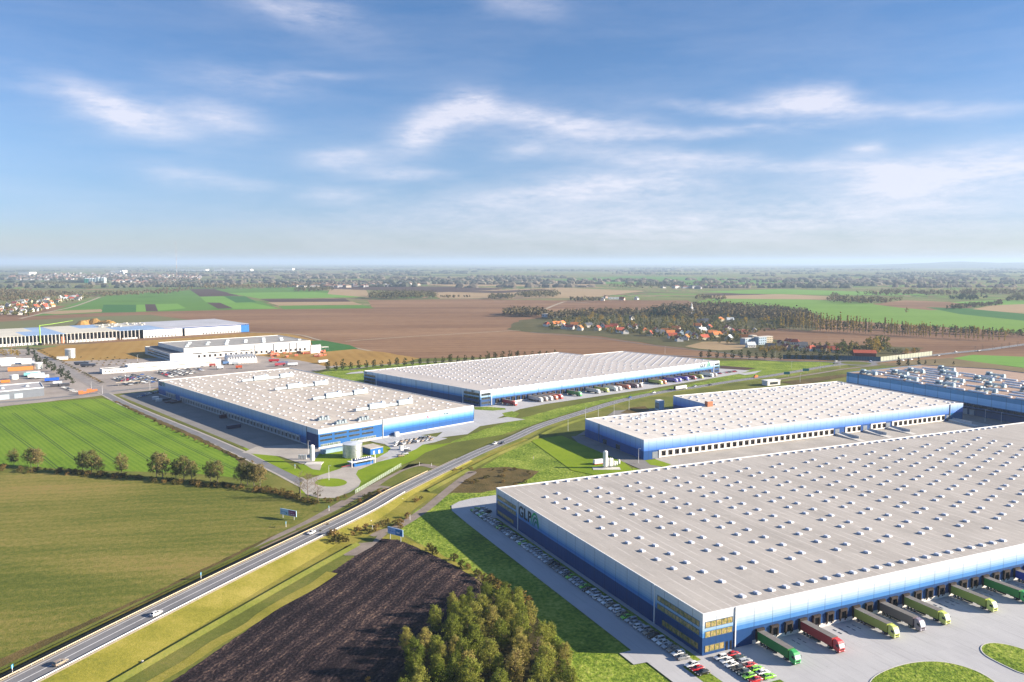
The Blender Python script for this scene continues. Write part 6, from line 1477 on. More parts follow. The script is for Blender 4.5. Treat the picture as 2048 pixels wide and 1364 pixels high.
# ================================================================ LEFT WORKS AND SITE
def hall(name,label,cat,corners,H,wallm,roofm,world=False,capm=None,z=0):
    """simple hall from ground corners (front-left, front-right, back-right, back-left)"""
    pts=[c if world else G(*c) for c in corners]; o=pts[0]; r=empty(name,(o[0],o[1],z),0,label,cat)
    fr=((0,0),(1,0),(0,1)); fr=(o,(1,0),(0,1)); shell(r,fr,[(p[0]-o[0],p[1]-o[1]) for p in pts],H,wallm,roofm,capm=capm,drop=.5,inset=.4); return r,pts
def fwin(root,a,b,f0,f1,z0,z1,name,mat,d0=-.02,d1=.08,n=1):
    """boxes on the facade that runs from point a to b (outside on the right-hand side)"""
    u=Vector((b[0]-a[0],b[1]-a[1])); L=u.length; u/=L; w=Vector((u.y,-u.x)); o=root.location
    mb=MB(); mb.fr((a[0]-o.x,a[1]-o.y),u,w,L*f0,L*f1,d0,d1,z0-o.z,z1-o.z,0); return mb.build(name,mat,root)
def Fp(p,q,r_,s): return (p[0]+(q[0]-p[0])*r_,p[1]+(q[1]-p[1])*r_)
fl,fr_,br,bl=(-406.8,1020.2),(-275.,1124.2),(-343.1,1210.),(-471.9,1098.)
Fh,fp=hall('white_works','white works hall with ribbed panels and grey roof left of the far warehouse','factory',[fl,fr_,br,bl],13.7,whiteclad,roofmat('works roofing',(.36,.35,.33),FC,((.2,.2,.2),.5),13,60,dark=.85),world=True)
for k in range(22): fwin(Fh,fl,fr_,.1+.04*k,.1+.04*k+.018,1,4.2,'dock_door',m_dark)
for a,b in((.06,.13),(.17,.40),(.42,.52)): fwin(Fh,fl,fr_,a,b,5.6,6.8,'window',m_glassd)
for k in range(4): fwin(Fh,fl,fr_,.535+.15*k if k<2 else .7+.06*k,.54+.15*k if k<2 else .704+.06*k,0,12.5,'downpipe',m_dtrim,d1=.5)
for k in range(16):
    f=.06+k*.06; t=.2+.6*((k*7)%5)/5; X=fl[0]+(fr_[0]-fl[0])*f+(bl[0]-fl[0])*t; Y=fl[1]+(fr_[1]-fl[1])*f+(bl[1]-fl[1])*t
    mb=MB(); mb.box(-2.2,2.2,-1.2,1.2,0,1.6,0); mb.build('roof_unit',m_duct,Fh,loc=(X-fl[0],Y-fl[1],13.2),rz=D(40))
a_,b_=(-416.5,1001.8),(-486.,1089.5)
of,_=hall('office_wing','blue-shaded office wing with strip windows at the left end of the white works','office building',[a_,(-402,1014),(-472,1102),b_],9,[whiteclad,whiteclad,whiteclad,P('office panel',(.45,.52,.58),.5,.1,.3)],P('bitumen roof',(.07,.08,.1),.8,.2,.4),world=True)
for z0 in (2,5): fwin(of,b_,a_,.12,.95,z0,z0+1.3,'window',m_glassd)
g0,g1=(-421.9,902.4),(-341.4,964.)
nrm=Vector((-(g1[1]-g0[1]),g1[0]-g0[0])).normalized()*15
lg,_=hall('long_shed','long low white shed in front of the white works','shed',[g0,g1,(g1[0]+nrm.x,g1[1]+nrm.y),(g0[0]+nrm.x,g0[1]+nrm.y)],7.2,whiteclad,P('pale blue roof sheet',(.42,.46,.52),.5,.1,.3),world=True)
for a,b in((.06,.3),(.52,.6),(.78,.9)): fwin(lg,g0,g1,a,b,3.6,4.2,'window',m_glassd)
q0=(-446,893); an_=Vector((g1[0]-g0[0],g1[1]-g0[1])).normalized(); e0=(g0[0]-an_.x*26,g0[1]-an_.y*26)
lx,_=hall('shed_annex','small white annex at the left end of the long white shed','shed',[e0,g0,(g0[0]+nrm.x*.9,g0[1]+nrm.y*.9),(e0[0]+nrm.x*.9,e0[1]+nrm.y*.9)],4.8,whiteclad,P('bitumen roof'," "[0:0] or (.07,.08,.1)),world=True)
for k in range(6): fwin(lx,e0,g0,.1+.14*k,.15+.14*k,1.4,2.6,'window',m_glassd)
# white tent halls
h0,h1=G(456,728),G(514.6,725); u=Vector((h1[0]-h0[0],h1[1]-h0[1])); L=u.length; u/=L; w=Vector((-u.y,u.x)); m_tent=P('white tent fabric',(.82,.81,.78),.6,.03,.3)
ntn=11
for k in range(ntn):
    c=(h0[0]+u.x*L*(k+.5)/ntn,h0[1]+u.y*L*(k+.5)/ntn); r=empty('tent_hall',(c[0],c[1],0),math.atan2(u.y,u.x),f'white tent hall, {nth(k+1)} bay from the left in the joined row of tents','tent','joined white tent halls')
    hw_=L/ntn/2-.15; mb=MB(); mb.quad((-hw_,0,0),(-hw_,34,0),(-hw_,34,5.5),(-hw_,0,5.5)); mb.quad((hw_,34,0),(hw_,0,0),(hw_,0,5.5),(hw_,34,5.5)); mb.poly([(-hw_,0,0),(hw_,0,0),(hw_,0,5.5),(0,0,8.5),(-hw_,0,5.5)]); mb.build('wall',m_tent,r)
    mb=MB(); mb.quad((-hw_,-.3,5.5),(0,-.3,8.6),(0,34,8.6),(-hw_,34,5.5)); mb.quad((0,-.3,8.6),(hw_,-.3,5.5),(hw_,34,5.5),(0,34,8.6)); mb.build('roof',m_tent,r)
# row of white silos at the right end of the works
for k in range(7):
    X,Y=G(622+2.9*k,706.5-.3*k); r=empty('process_silo',(X,Y,0),0,f'white process silo, {nth(k+1)} from the left at the right end of the works','silo','white silos at the works'); mb=MB(); mb.cyl(0,0,1.7,0,10,12); mb.build('tank_body',m_tent,r); mb=MB(); mb.cyl(0,0,1.75,10,11,12,r1=.4); mb.build('roof',m_steel,r)
cx,cy=G(648,700); r=empty('open_shelter',(cx,cy,0),D(40),'small open shelter right of the white silos','shelter'); mb=MB(); mb.box(-5,5,-4,4,4,4.6,0); mb.build('roof',m_kerb,r)
for x in(-4.5,4.5):
    for y in(-3.5,3.5): mb=MB(); mb.box(x-.2,x+.2,y-.2,y+.2,0,4,0); mb.build('post',m_dtrim,r)
# construction site hall: columns, wall panels, partly decked roof
def K(x,z=0.): # interpolates along the front base line by photo x
    a,b=(-712.9,1184.4),(-455.7,1433.4)
    lo,hi=0.,1.
    A0=G(x,700)
    # intersect the sight line with the facade line
    dx,dy=A0; ex,ey=b[0]-a[0],b[1]-a[1]; t=(a[0]*dy-a[1]*dx)/(ey*dx-ex*dy); return (a[0]+ex*t,a[1]+ey*t)
ka,kb=(-790,1109),(-452.6,1423.3)
kw=Vector((kb[0]-ka[0],kb[1]-ka[1])).normalized(); kn=Vector((-kw.y,kw.x))
ku=(-.64,.768); bdir=Vector((-558.2+452.6,1549.5-1423.3)); kd=bdir
Kh=empty('unfinished_hall',(-600,1290,0),0,'huge warehouse under construction at the far left with bare columns and half-decked roof','building')
o=Kh.location
def kp(x,dep=0,z=0): 
    p=K(x); return (p[0]+kd.x*dep-o.x,p[1]+kd.y*dep-o.y,z)
HK=14.
m_kcol=P('concrete column',(.62,.60,.56),.8,.06,.4); m_kblue=P('blue roof foil',(.28,.40,.58),.7,.12,.03); m_kcream=P('cream roof deck',(.60,.57,.48),.8,.08,.03); m_kgrey=P('grey roof deck',(.45,.46,.50),.7,.12,.03)
def kquad(name,mat,x0,x1,d0,d1,z): 
    mb=MB(); mb.quad(kp(x0,d0,z),kp(x1,d0,z),kp(x1,d1,z),kp(x0,d1,z)); mb.quad(kp(x0,d0,z-.4),kp(x1,d0,z-.4),kp(x1,d0,z),kp(x0,d0,z)); mb.build(name,mat,Kh)
for x0,x1,d0,d1,m_ in ((-60,52,0,1,m_kcream),(52,132,0,.5,m_kblue),(52,90,.5,1,m_kcream),(90,132,.5,1,m_kblue),(132,240,0,.55,m_kcream),(132,190,.55,1,m_kcream),(190,240,.55,1,m_kblue),(240,330,0,.5,m_kblue),(240,300,.5,1,m_kcream),(300,330,.5,1,m_kgrey),(330,489,0,1,m_kgrey)): kquad('roof_deck',m_,x0,x1,d0,d1,HK)
kquad('roof_deck',m_kgrey,489,499.5,0,1,HK+.02)
x=-55.
while x<284:
    p=kp(x); mb=MB(); mb.box(p[0]-.6,p[0]+.6,p[1]-.6,p[1]+.6,0,HK-.4,0); mb.build('column',m_kcol,Kh); x+=7.6
for d in (.15,.3,.5,.7,.9):
    for x in range(-40,270,16):
        p=kp(x+d*9,d); mb=MB(); mb.box(p[0]-.6,p[0]+.6,p[1]-.6,p[1]+.6,0,HK-.4,0); mb.build('column',m_kcol,Kh)
def kwall(x0,x1,z0,z1,mat,out=0.):
    mb=MB(); a,b=kp(x0),kp(x1); n=Vector((b[1]-a[1],a[0]-b[0])).normalized()*out; mb.quad((a[0]+n.x,a[1]+n.y,z0),(b[0]+n.x,b[1]+n.y,z0),(b[0]+n.x,b[1]+n.y,z1),(a[0]+n.x,a[1]+n.y,z1)); return mb.build('wall_panel',mat,Kh)
kwall(-60,83,0,3.6,whiteclad,.1); kwall(139,232,0,3.6,whiteclad,.1); kwall(246,276,0,2.2,whiteclad,.1)
kwall(288,366,0,HK-1.6,whiteclad); kwall(371,483,0,HK-2.2,whiteclad,.05); kwall(288,499,HK-2.4,HK-.05,P('navy fascia',(.02,.06,.2),.5),-.02); kwall(483,499.5,0,HK-2.4,P('bright blue panel',(.01,.14,.42),.5))
mb=MB(); a,b=kp(499.5,0),kp(499.5,1); mb.quad(a,b,(b[0],b[1],HK),(a[0],a[1],HK)); a,b=kp(-60,1),kp(499.5,1); mb.quad(b,a,(a[0],a[1],HK*.4),(b[0],b[1],HK*.4)); mb.build('wall_panel',P('navy side',(.02,.05,.16),.6),Kh)
for rng,st_ in (((6,80),8),((143,232),7.5),((292,352),6.5),((407,480),5.6)):
    x=rng[0]
    while x<rng[1]: kwall(x,x+2.2,.6,3.2,m_dark,.16); x+=st_
kwall(124,130,0,10,P('orange brick panel',(.5,.2,.1),.8),.1)
mb=MB()
for k in range(26):
    p=kp(262+rg.uniform(-30,70),.7+rg.uniform(-.2,.25),HK); mb.box(p[0]-3,p[0]+3,p[1]-2,p[1]+2,HK+.1,HK+1.5,0)
mb.build('stacked_panels',m_kcream,Kh,kind='stuff')
mb=MB()
for x,y in ((165,648),(172,646.5),(180,646),(190,646),(200,646),(209,647),(216,648),(222,649)):
    X,Y=G(x,y+4); mb.cyl(X,Y,rg.uniform(14,24),-.2,rg.uniform(7,13),9,0,r1=4)
mb.build('earth_mound',P('ochre spoil',(.34,.20,.06),.95,.3,.05),kind='structure')
# crane
X,Y=G(81,690); r=empty('tower_crane',(X,Y,0),0,'lime green crane lifting over the unfinished hall','crane'); m_cr=P('lime crane paint',(.42,.75,.10),.5)
mb=MB(); mb.box(-.5,.5,-.5,.5,0,29,0); mb.build('mast',m_cr,r); mb=MB(); mb.tube((0,0,28.5),(13,6,30),.5,n=4); mb.tube((13,6,30),(36,24,34),.4,.25,n=4); mb.build('jib',m_cr,r)
mb=MB(); mb.box(-3,3,-2,2,0,3,0); mb.build('base',m_plastic,r)
# grey warehouse at the left edge
lc=[(-470,694),(-423.4,741),(-445.1,774),(-500,728)]
Lh,_=hall('grey_shed','dark grey shed with two gates and grey roof at the left edge of the photo','shed',lc,7.7,P('dark grey cladding',(.14,.16,.19),.5,.08,.3),P('light grey roof',(.42,.41,.41),.7,.1,.1),world=True)
for a,b in((.40,.58),(.64,.74)): fwin(Lh,lc[0],lc[1],a,b,0,4.2,'gate',P('pale roller gate',(.4,.43,.46),.5))
fwin(Lh,lc[0],lc[1],0,1,7.0,7.6,'fascia',m_trim,d1=.25)
for t in (.25,.5,.8):
    X=lc[0][0]+(lc[1][0]-lc[0][0])*t-10; Y=lc[0][1]+(lc[1][1]-lc[0][1])*t+16; mb=MB(); mb.cyl(0,0,2.2,0,1.6,12,r1=1.4); mb.build('roof_vent',m_steel,Lh,loc=(X-lc[0][0],Y-lc[0][1],7.2))
def tank(name,x,y,r_,h,label,mat,lid=None):
    X,Y=G(x,y); r=empty(name,(X,Y,0),0,label,'tank'); mb=MB(); mb.cyl(0,0,r_,0,h,36,0); mb.build('tank_body',mat,r,smooth=False)
    mb=MB()
    for k in range(1,int(h//1.6)+1): mb.cyl(0,0,r_+.06,k*1.6-.06,k*1.6+.06,36,0,cap=False)
    mb.build('hoop',m_steel,r)
    mb=MB(); mb.cyl(0,0,r_+.25,h,h+.3,36,0); mb.cyl(0,0,r_,h+.3,h+.9,36,0,r1=.6); mb.build('roof',lid or m_trim,r)
    mb=MB(); mb.tube((r_+.3,-.3,0),(r_+.3,-.3,h+1),.06,n=4); mb.tube((r_+.3,.3,0),(r_+.3,.3,h+1),.06,n=4)
    for k in range(int(h*2)): mb.tube((r_+.3,-.3,k*.5+.3),(r_+.3,.3,k*.5+.3),.04,n=3)
    mb.build('ladder',m_steel,r); return r
m_cor=None
def corr():
    m,N,b,o=newmat('corrugated silver steel'); p=N.objc(); w=N.n('ShaderNodeTexWave'); w.bands_direction='Z'; w.inputs['Scale'].default_value=.9; N.l(p,w.inputs['Vector'])
    n=N.noise(p,.8,3); setc(N,b,N.ramp(n,[(.3,(.42,.45,.42)),(.7,(.68,.70,.66))]),.32,.75,.5); bump(N,b,w.outputs['Fac'],.5,.08); return m
m_cor=corr()
tank('water_tank',705,912.5,5.9,8,'large silver corrugated water tank in front of the left warehouse office',m_cor,P('pale tank lid',(.55,.60,.68),.4))
tank('water_tank',141,715.5,6.0,11,'silver fire-water tank at the edge of the fallow field',m_cor)
tank('water_tank',75,737.5,5.6,6.6,'squat silver tank behind the grey shed',m_cor)
tank('water_tank',28,758,4,4,'small white tank at the left works yard',m_tent)
def silo(name,x,y,r_,h,label):
    X,Y=G(x,y); r=empty(name,(X,Y,0),0,label,'silo'); mb=MB(); mb.cyl(0,0,r_*.8,.9,1.4,18,r1=r_); mb.cyl(0,0,r_,1.4,h-.6,18); mb.cyl(0,0,r_,h-.6,h,18,r1=r_*.4); mb.build('tank_body',m_tent,r,smooth=False)
    for a in range(3): mb=MB(); t=a*2.09; mb.box(r_*.7*math.cos(t)-.12,r_*.7*math.cos(t)+.12,r_*.7*math.sin(t)-.12,r_*.7*math.sin(t)+.12,0,1,0); mb.build('leg',m_steel,r)
    mb=MB(); mb.tube((r_+.1,0,.6),(r_+.1,0,h-.4),.08,n=5); mb.tube((-r_-.1,0,.6),(-r_-.1,0,h-.6),.05,n=5); mb.build('pipe',m_steel,r); return r
silo('gas_silo',625,924,1.35,10.6,'slim white upright silo at the corner of the left warehouse yard')
silo('gas_silo',1210.5,936,1.3,10.4,'tallest white silo of the tank group beside the middle right warehouse')
for i,(x,y,h) in enumerate(((1216.5,935,5.8),(1220.5,935,5.8),(1224,934.5,5.6),(1229,933.5,3.6),(1233,932.5,3.2),(1238,930,3.4))): silo('gas_silo',x,y,.62,h,f'short white gas cylinder, {nth(i+1)} from the left beside the tallest silo')
X,Y=G(1197,928); r=empty('tank_container',(X,Y,0),D(24),'white tank container left of the tallest silo by the middle right warehouse','container'); mb=MB(); mb.box(-3.2,3.2,-1.2,1.2,.6,2.9,0,taper=.2); mb.build('body',m_tent,r); mb=MB(); mb.box(-3.3,3.3,-1.3,1.3,.2,.6,0); mb.build('chassis',P('red frame',(.4,.06,.05),.6),r)
mb=MB(); X,Y=G(1213,937); mb.box(X-8,X+8,Y-3,Y+3,-.2,.12,0); mb.build('tank_plinth',m_kerb,kind='structure')
mb=MB(); X,Y=G(628,927); mb.box(X-5,X+5,Y-3,Y+4,-.2,.14,0); mb.build('tank_plinth',m_kerb,kind='structure')
X,Y=G(607,918); r=empty('vaporiser_unit',(X,Y,0),0,'grey vaporiser rack left of the slim white silo','machine'); 
for k in range(3): mb=MB(); mb.box(k*1.8-3,k*1.8-1.8,-.8,.8,0,2.6,0); mb.build('vaporiser_fin',m_steel,r)
# pump house and gatehouse
def Lbox(name,label,cat,fr,s0,s1,t0,t1,h,wallm,roofm,over=.15):
    X,Y=L2W(fr,s0,t0); r=empty(name,(X,Y,0),0,label,cat); mb=MB(); mb.fr((0,0),fr[1],fr[2],0,s1-s0,0,t1-t0,-.2,h,0); mb.build('wall',wallm,r)
    mb=MB(); mb.fr((0,0),fr[1],fr[2],-over,s1-s0+over,-over,t1-t0+over,h,h+.3,0); mb.build('roof',roofm,r); return r
m_bluew=P('bright blue panels',(.015,.12,.40),.4,.06,.4)
sA=W2L(FB,*G(741,910)); 
r=Lbox('pump_house','blue pump house right of the silver water tank','pump house',FB,sA[0],sA[0]+9.5,sA[1],sA[1]+12,3.6,m_bluew,P('beige flat roof',(.5,.46,.4),.8))
for k in range(2):
    mb=MB(); mb.fr((0,0),FB[1],FB[2],2+4*k,3.2+4*k,-.06,-.01,.1,2.2,0); mb.build('door',m_trim,r)
sA=W2L(FB,*G(646,908.5)); 
r=Lbox('bicycle_shelter','low blue-roofed shelter left of the silver water tank','shelter',FB,sA[0],sA[0]+15,sA[1]+.5,sA[1]+3.5,2.2,P('shelter glass',(.25,.36,.45),.2),P('blue-grey roof sheet',(.16,.26,.40),.6))
sA=W2L(FB,*G(709,933.5)); s0,t0=sA
X,Y=L2W(FB,s0,t0); r=empty('gatehouse',(X,Y,0),0,'blue gatehouse with white flat canopy spanning the entry road','gatehouse')
mb=MB(); mb.fr((0,0),FB[1],FB[2],0,13.2,0,4,-.1,2.6,0); mb.build('wall',m_bluew,r)
mb=MB(); mb.fr((0,0),FB[1],FB[2],.6,12.6,-.05,-.01,1.3,2.2,0); mb.build('window',m_glassd,r)
mb=MB(); mb.fr((0,0),FB[1],FB[2],-2.4,14.6,-.9,4.4,2.62,3.0,0); mb.build('canopy',m_trim,r)
mb=MB(); mb.fr((0,0),FB[1],FB[2],.6,12.6,1,3.6,3.0,3.9,0); mb.build('sign_box',P('navy sign box',(.015,.04,.12),.5),r)
for k in range(9): mb=MB(); mb.fr((0,0),FB[1],FB[2],1+1.3*k,1.6+1.3*k,.9,1.0,3.9,4.5,0); mb.build('sign_letter',m_trim,r)
for s in(-2,14.2): mb=MB(); mb.fr((0,0),FB[1],FB[2],s-.15,s+.15,-.6,-.3,0,5.2,0); mb.build('post',m_trim,r)
mb=MB(); mb.fr((0,0),FB[1],FB[2],-8,-2.4,1.2,1.4,1.0,1.15,0); mb.build('barrier_arm',m_red,r)
X,Y=G(793.5,872); r=empty('plant_cabinet',(X,Y,0),D(43),'white equipment cabinet against the front wall of the left warehouse','cabinet'); mb=MB(); mb.box(-1.4,1.4,-1,1,0,2.8,0); mb.build('body',m_tent,r); mb=MB(); mb.box(-1.5,1.5,-1.1,1.1,2.8,2.95,0); mb.build('roof',m_kerb,r)
X,Y=G(802.5,899.5); r=empty('ticket_booth',(X,Y,0),D(43),'small white booth at the forecourt turn','booth'); mb=MB(); mb.box(-1,1,-1,1,0,2.6,0); mb.build('wall',m_tent,r); mb=MB(); mb.box(-1.2,1.2,-1.2,1.2,2.6,2.8,0); mb.build('roof',m_kerb,r)
# containers and trailers in yards
def cont(x,y,rz,L,col,label,name='shipping_container',cat='container',z=0,h=2.6,z0=.0,group=None):
    X,Y=G(x,y); r=empty(name,(X,Y,z),rz,label,cat,group); mb=MB(); mb.box(-L/2,L/2,-1.25,1.25,z0,z0+h,0); mb.build('body',paint(label[:18],col),r)
    mb=MB()
    if z0>-1: 
        pass
    mb.box(L/2,L/2+.03,-.04,.04,z0,z0+h,0); mb.build('panel_rib',m_dtrim,r)
    if z0>.5:
        for k in (-.38,-.3,.3): mb=MB(); mb.cyl(0,0,.5,0,.3,10); 
        mb=MB()
        for k in (-.4,-.31,-.22,.34): mb.box(L*k-.45,L*k+.45,-1.15,1.15,0,.95,0)
        mb.build('axle',m_tyre,r)
    return r
cont(467.5,856,D(44),10,(.02,.02,.07),'dark navy container standing alone in the shaded dock yard')
cont(447,835.5,D(44),6,(.06,.01,.03),'maroon skip container by the docks of the shaded yard')
for i,(x,y,c_) in enumerate(((342,805,(.10,.03,.03)),(352,806,(.05,.03,.03)),(330,801,(.03,.03,.05)))): cont(x,y,D(60),11,c_,['rusty brown low trailer in the shaded yard','dark flat trailer beside the brown one','navy low trailer behind the brown one'][i],name='flat_trailer',cat='trailer',h=1.2,z0=.5)
for i,(x,y,c_) in enumerate(((311,799,(.55,.57,.6)),(318,803,(.5,.5,.5)))): cont(x,y,D(40),5,c_,['small pale box body in the shaded yard','second pale box body in the shaded yard'][i],name='delivery_box')
OR=P('safety orange',(.70,.22,.04),.5)
for i in range(7): cont(24+5.8*i,742-.4*i,D(30),8,(.55,.22,.05),f'orange-brown container, {nth(i+1)} from the left in the container row behind the grey shed',group='orange-brown containers behind the grey shed',h=4.4)
for i,(x,y,c_,l_) in enumerate(((62,752,(.2,.62,.62),'turquoise trailer in the yard behind the grey shed'),(67,750,(.75,.76,.75),'white trailer beside the turquoise one'),(70,756,(.75,.76,.75),'white trailer at the front of the yard cluster'),(75,753,(.6,.7,.72),'pale blue trailer in the yard cluster'),(84,757,(.75,.76,.75),'white trailer at the right of the yard cluster'),(104,763,(.01,.10,.55),'bright blue trailer at the right side of the yard'),(11,765,(.6,.2,.03),'orange container behind the grey shed roof'),(115,768,(.7,.7,.7),'white trailer right of the bright blue one'),(110,773,(.05,.05,.06),'dark low container in front of the bright blue trailer'),(130,772,(.05,.05,.06),'second dark low container in front of the yard fence'))):
    cont(x,y,D(32),13 if i<6 else 8,c_,l_,name='box_trailer',cat='trailer',h=2.7,z0=1.1 if i<6 else .1)
for i in range(6): cont(162+5.6*i,788-1.3*i,D(28),4,(.62,.20,.06),f'orange container, {nth(i+1)} from the left in the row beside the park road',group='orange containers beside the park road',h=1.7 if i%3 else 3.2)
for i,(x,y) in enumerate(((163,729.5),(176,733.5))): cont(x,y,D(8),16,(.04,.05,.08),['dark lorry trailer parked at the back of the striped lot','second dark lorry trailer parked nearer the viewer'][i],name='box_trailer',cat='trailer',z0=1.1)
for i,(x,y,c_,l_) in enumerate(((548,724,(.5,.02,.03),'red trailer in the yard of the white works'),(566,729,(.16,.19,.3),'slate blue trailer in front of the red one'),(560,732,(.35,.05,.07),'maroon lorry body in front of the slate trailer'),(585,731.5,(.5,.53,.58),'pale grey trailer just behind the left warehouse roof'),(646,726,(.75,.75,.73),'white trailer alone in the yard left of the tree row'),(478,737,(.55,.10,.03),'orange-red lorry body among the parked lorries'),(470,729,(.4,.45,.5),'grey lorry body in the lot before the tents'),(452,729,(.1,.2,.4),'blue lorry body at the left of the tents'),(440,738,(.5,.55,.6),'pale lorry body in the striped lot'),(425,733,(.45,.1,.08),'small red lorry body in the striped lot'))):
    cont(x,y,D(10+7*i%30),12 if i not in(5,6,7,8,9) else 7,c_,l_,name='box_trailer',cat='trailer',z0=1.1)
for i in range(26):
    x=540+rg.uniform(0,110); y=709+rg.uniform(-3,8)+ (x-540)*-.03; c_=rg.choice([(.45,.12,.06),(.4,.3,.15),(.1,.1,.12),(.5,.08,.06),(.3,.25,.2)])
    cont(x,y,rg.uniform(0,1.5),rg.uniform(3,7),c_,'stack of pallets and crates piled in the yard right of the white works',name='crate_stack',cat='crates',group='crate stacks in the works yard',h=rg.uniform(1.5,3))
for i,(x,y,s) in enumerate(((14,722,9),(22,724,10),(31,727,9),(48,724,8),(57,727,7),(6,728,6),(12,731,5))):
    X,Y=G(x,y); r=empty('covered_stockpile',(X,Y,0),D(30),f'white sheeted stockpile, {nth(i+1)} of the heaps at the far left yard','stockpile','white sheeted heaps'); mb=MB(); loft(mb,[[(-s,-4,0),(-s,0,4.2),(-s,4,0)],[(s,-4,0),(s,0,4.2),(s,4,0)]]); mb.build('cover',m_tent,r)
for i,(x,y) in enumerate(((22,709),(30,710),(10,712),(36,712),(3,708))): X,Y=G(x,y); plant('gold0',X,Y,8,f'golden tree, {nth(i+1)} of the group behind the white heaps','golden trees behind the white heaps',w=1.4)
for i in range(20):
    f=i/19; x=60+f*90+rg.uniform(-3,3); y=700+f*58+rg.uniform(-2,2)+(9 if i%2 else 4); X,Y=G(x-6,y); plant('fir%d'%(i%2) if i%3==0 else 'avenue%d'%(i%3),X,Y,rg.uniform(6,10),f'dark green tree, {nth(i+1)} along the road beside the left yards','dark trees along the road by the left yards',w=1.3)
for i in range(24):
    f=i/23; x=64+f*126; y=701.5+f*66; X,Y=G(x+14,y-1.5); plant('bush%d'%(i%3),X,Y,2,'low hedge bush along the car park side of the yard road','hedge bushes of the yard road',w=1.6)
for i in range(30):
    X,Y=G(162+i*2.4+ (i%3)*22,715+(i*3)%19); plant('bush%d'%(i%3),X,Y,1.4,'low bush between the rows of the empty striped lot','bushes of the striped lot',w=1.5)
X,Y=G(125,719); r=empty('site_office',(X,Y,0),D(25),'low grey-roofed office left of the silver fire-water tank','office building'); mb=MB(); mb.box(-6,6,-4,4,0,3.4,0); mb.build('wall',m_plaster['white'],r); mb=MB(); mb.box(-6.3,6.3,-4.3,4.3,3.4,3.8,0); mb.build('roof',m_kerb,r)
X,Y=G(257,770); r=empty('entrance_canopy',(X,Y,0),D(35),'curved beige entrance canopy in front of the crowded car park','canopy'); mb=MB()
for k in range(10):
    a,b=-11+2.2*k,-8.8+2.2*k; mb.quad((a,-2.5*math.cos(a/8),3.0),(b,-2.5*math.cos(b/8),3.0),(b,3,3.4),(a,3,3.4))
mb.build('canopy_sheet',P('beige canvas',(.62,.52,.38),.8),r)
for x_ in(-9,0,9): mb=MB(); mb.cyl(x_,1,.15,0,3.1,6); mb.build('post',m_steel,r)
def post(name,x,y,h,label,mat=None,head='lamp',cat='street lamp',group=None,rz=0):
    X,Y=G(x,y); r=empty(name,(X,Y,0),rz,label,cat,group); mb=MB(); mb.cyl(0,0,.13,0,h,6,r1=.07); mb.build('pole',mat or m_trim,r)
    mb=MB()
    if head=='lamp': mb.box(-.2,1.3,-.16,.16,h,h+.16,0); mb.build('lamp_head',m_steel,r)
    elif head=='sign': mb.box(-.04,.04,-.5,.5,h-1.1,h,0); mb.build('sign_panel',P('blue road sign',(.02,.25,.45),.4),r)
    elif head=='mark': mb.box(-.12,.12,-.08,.08,h-.2,h,0); mb.build('reflector',m_red,r)
    return r
post('totem',251,765,12,'white totem column between the crowded car park and the beige canopy',P('white totem',(.8,.8,.8),.5),None,'totem')
LP=[(616.7,907,8),(658,960,8),(742,929,6),(1258,820,9),(1228,830,9),(1196.5,834,9),(1171,838,9),(1136,862,9),(1277,927,9),(806,893,7),(874,770,8),(1970,843,9),(2002,846,8),(1600,765,9),(1680,735,9),(1583,737,8),(1640,741,8),(1330,707,9),(1550,717,9),(183,781,9),(300,779,8),(260,740,8),(275,722,8),(330,712,8),(205,788,8)]
pl=['by the slim white silo','in the lawn of the roundabout drive','right of the gatehouse','nearest the bend of the highway on the verge','second on the highway verge behind the middle right warehouse','third on the highway verge behind the middle right warehouse','at the left corner of the middle right warehouse','at the edge of the shaded lawn','beside the white dock row corner','at the forecourt turn','behind the left warehouse','in the shaded passage by the factory hall','right in the passage by the factory hall','by the side road left of the factory hall','by the distant roundabout','left before the distant roundabout','between the two road signs','behind the right end of the far warehouse','before the blue noise barrier','at the crossing of the yard road','at the left corner of the left warehouse','in the crowded car park','at the striped lot','in front of the white works','at the bend of the park road']
for (x,y,h),l_ in zip(LP,pl): post('street_lamp',x,y,h,'slim lamp post '+l_)
for i,(x,y) in enumerate(((25,1346),(402,1158),(658,1022),(572,1054),(590,937))): post('road_sign',x,y,2.6,'small blue-backed sign post '+['at the bottom left beside the highway','by the highway below the olive field','where the track meets the highway','at the olive field corner','by the forecourt lawn'][i],None,'sign','sign')
for i,(x,y,h) in enumerate(((839,931,2.4),(863,932,2.0),(745,1062,3),(820,1040,3),(1067,918,2))): post('marker_post',x,y,h,'white marker post '+['left of the junction','right of the junction','by the lay-by bushes','by the lower track','on the weedy patch'][i],None,'mark','post')
# highway guard rails and delineators
def rail(side,i0,i1,label,mat):
    q=hw[i0:i1]; r=empty('guard_rail',(q[0][0],q[0][1],q[0][2]),0,label,'guard rail'); o=r.location; mb=MB()
    p2=[(a-o.x,b-o.y,c-o.z) for a,b,c in q]; w=side*5.0
    ribbon(mb,p2,w-.05,w+.05,.75); ribbon(mb,p2,w-.05,w-.05,.45,.75); ribbon(mb,p2,w+.05,w+.05,.75,.45); mb.build('rail_beam',mat,r)
    mb=MB()
    for i in range(0,len(p2)-1):
        a,b=p2[i],p2[i+1]; dx,dy=b[0]-a[0],b[1]-a[1]; l=math.hypot(dx,dy); n=max(1,int(l/4)); nx,ny=dy/l,-dx/l
        for k in range(n): f=k/n; X=a[0]+dx*f+nx*w; Y=a[1]+dy*f+ny*w; Z=a[2]+(b[2]-a[2])*f; mb.box(X-.07,X+.07,Y-.07,Y+.07,Z-.2,Z+.72,0)
    mb.build('rail_posts',m_steel,r,kind='stuff')
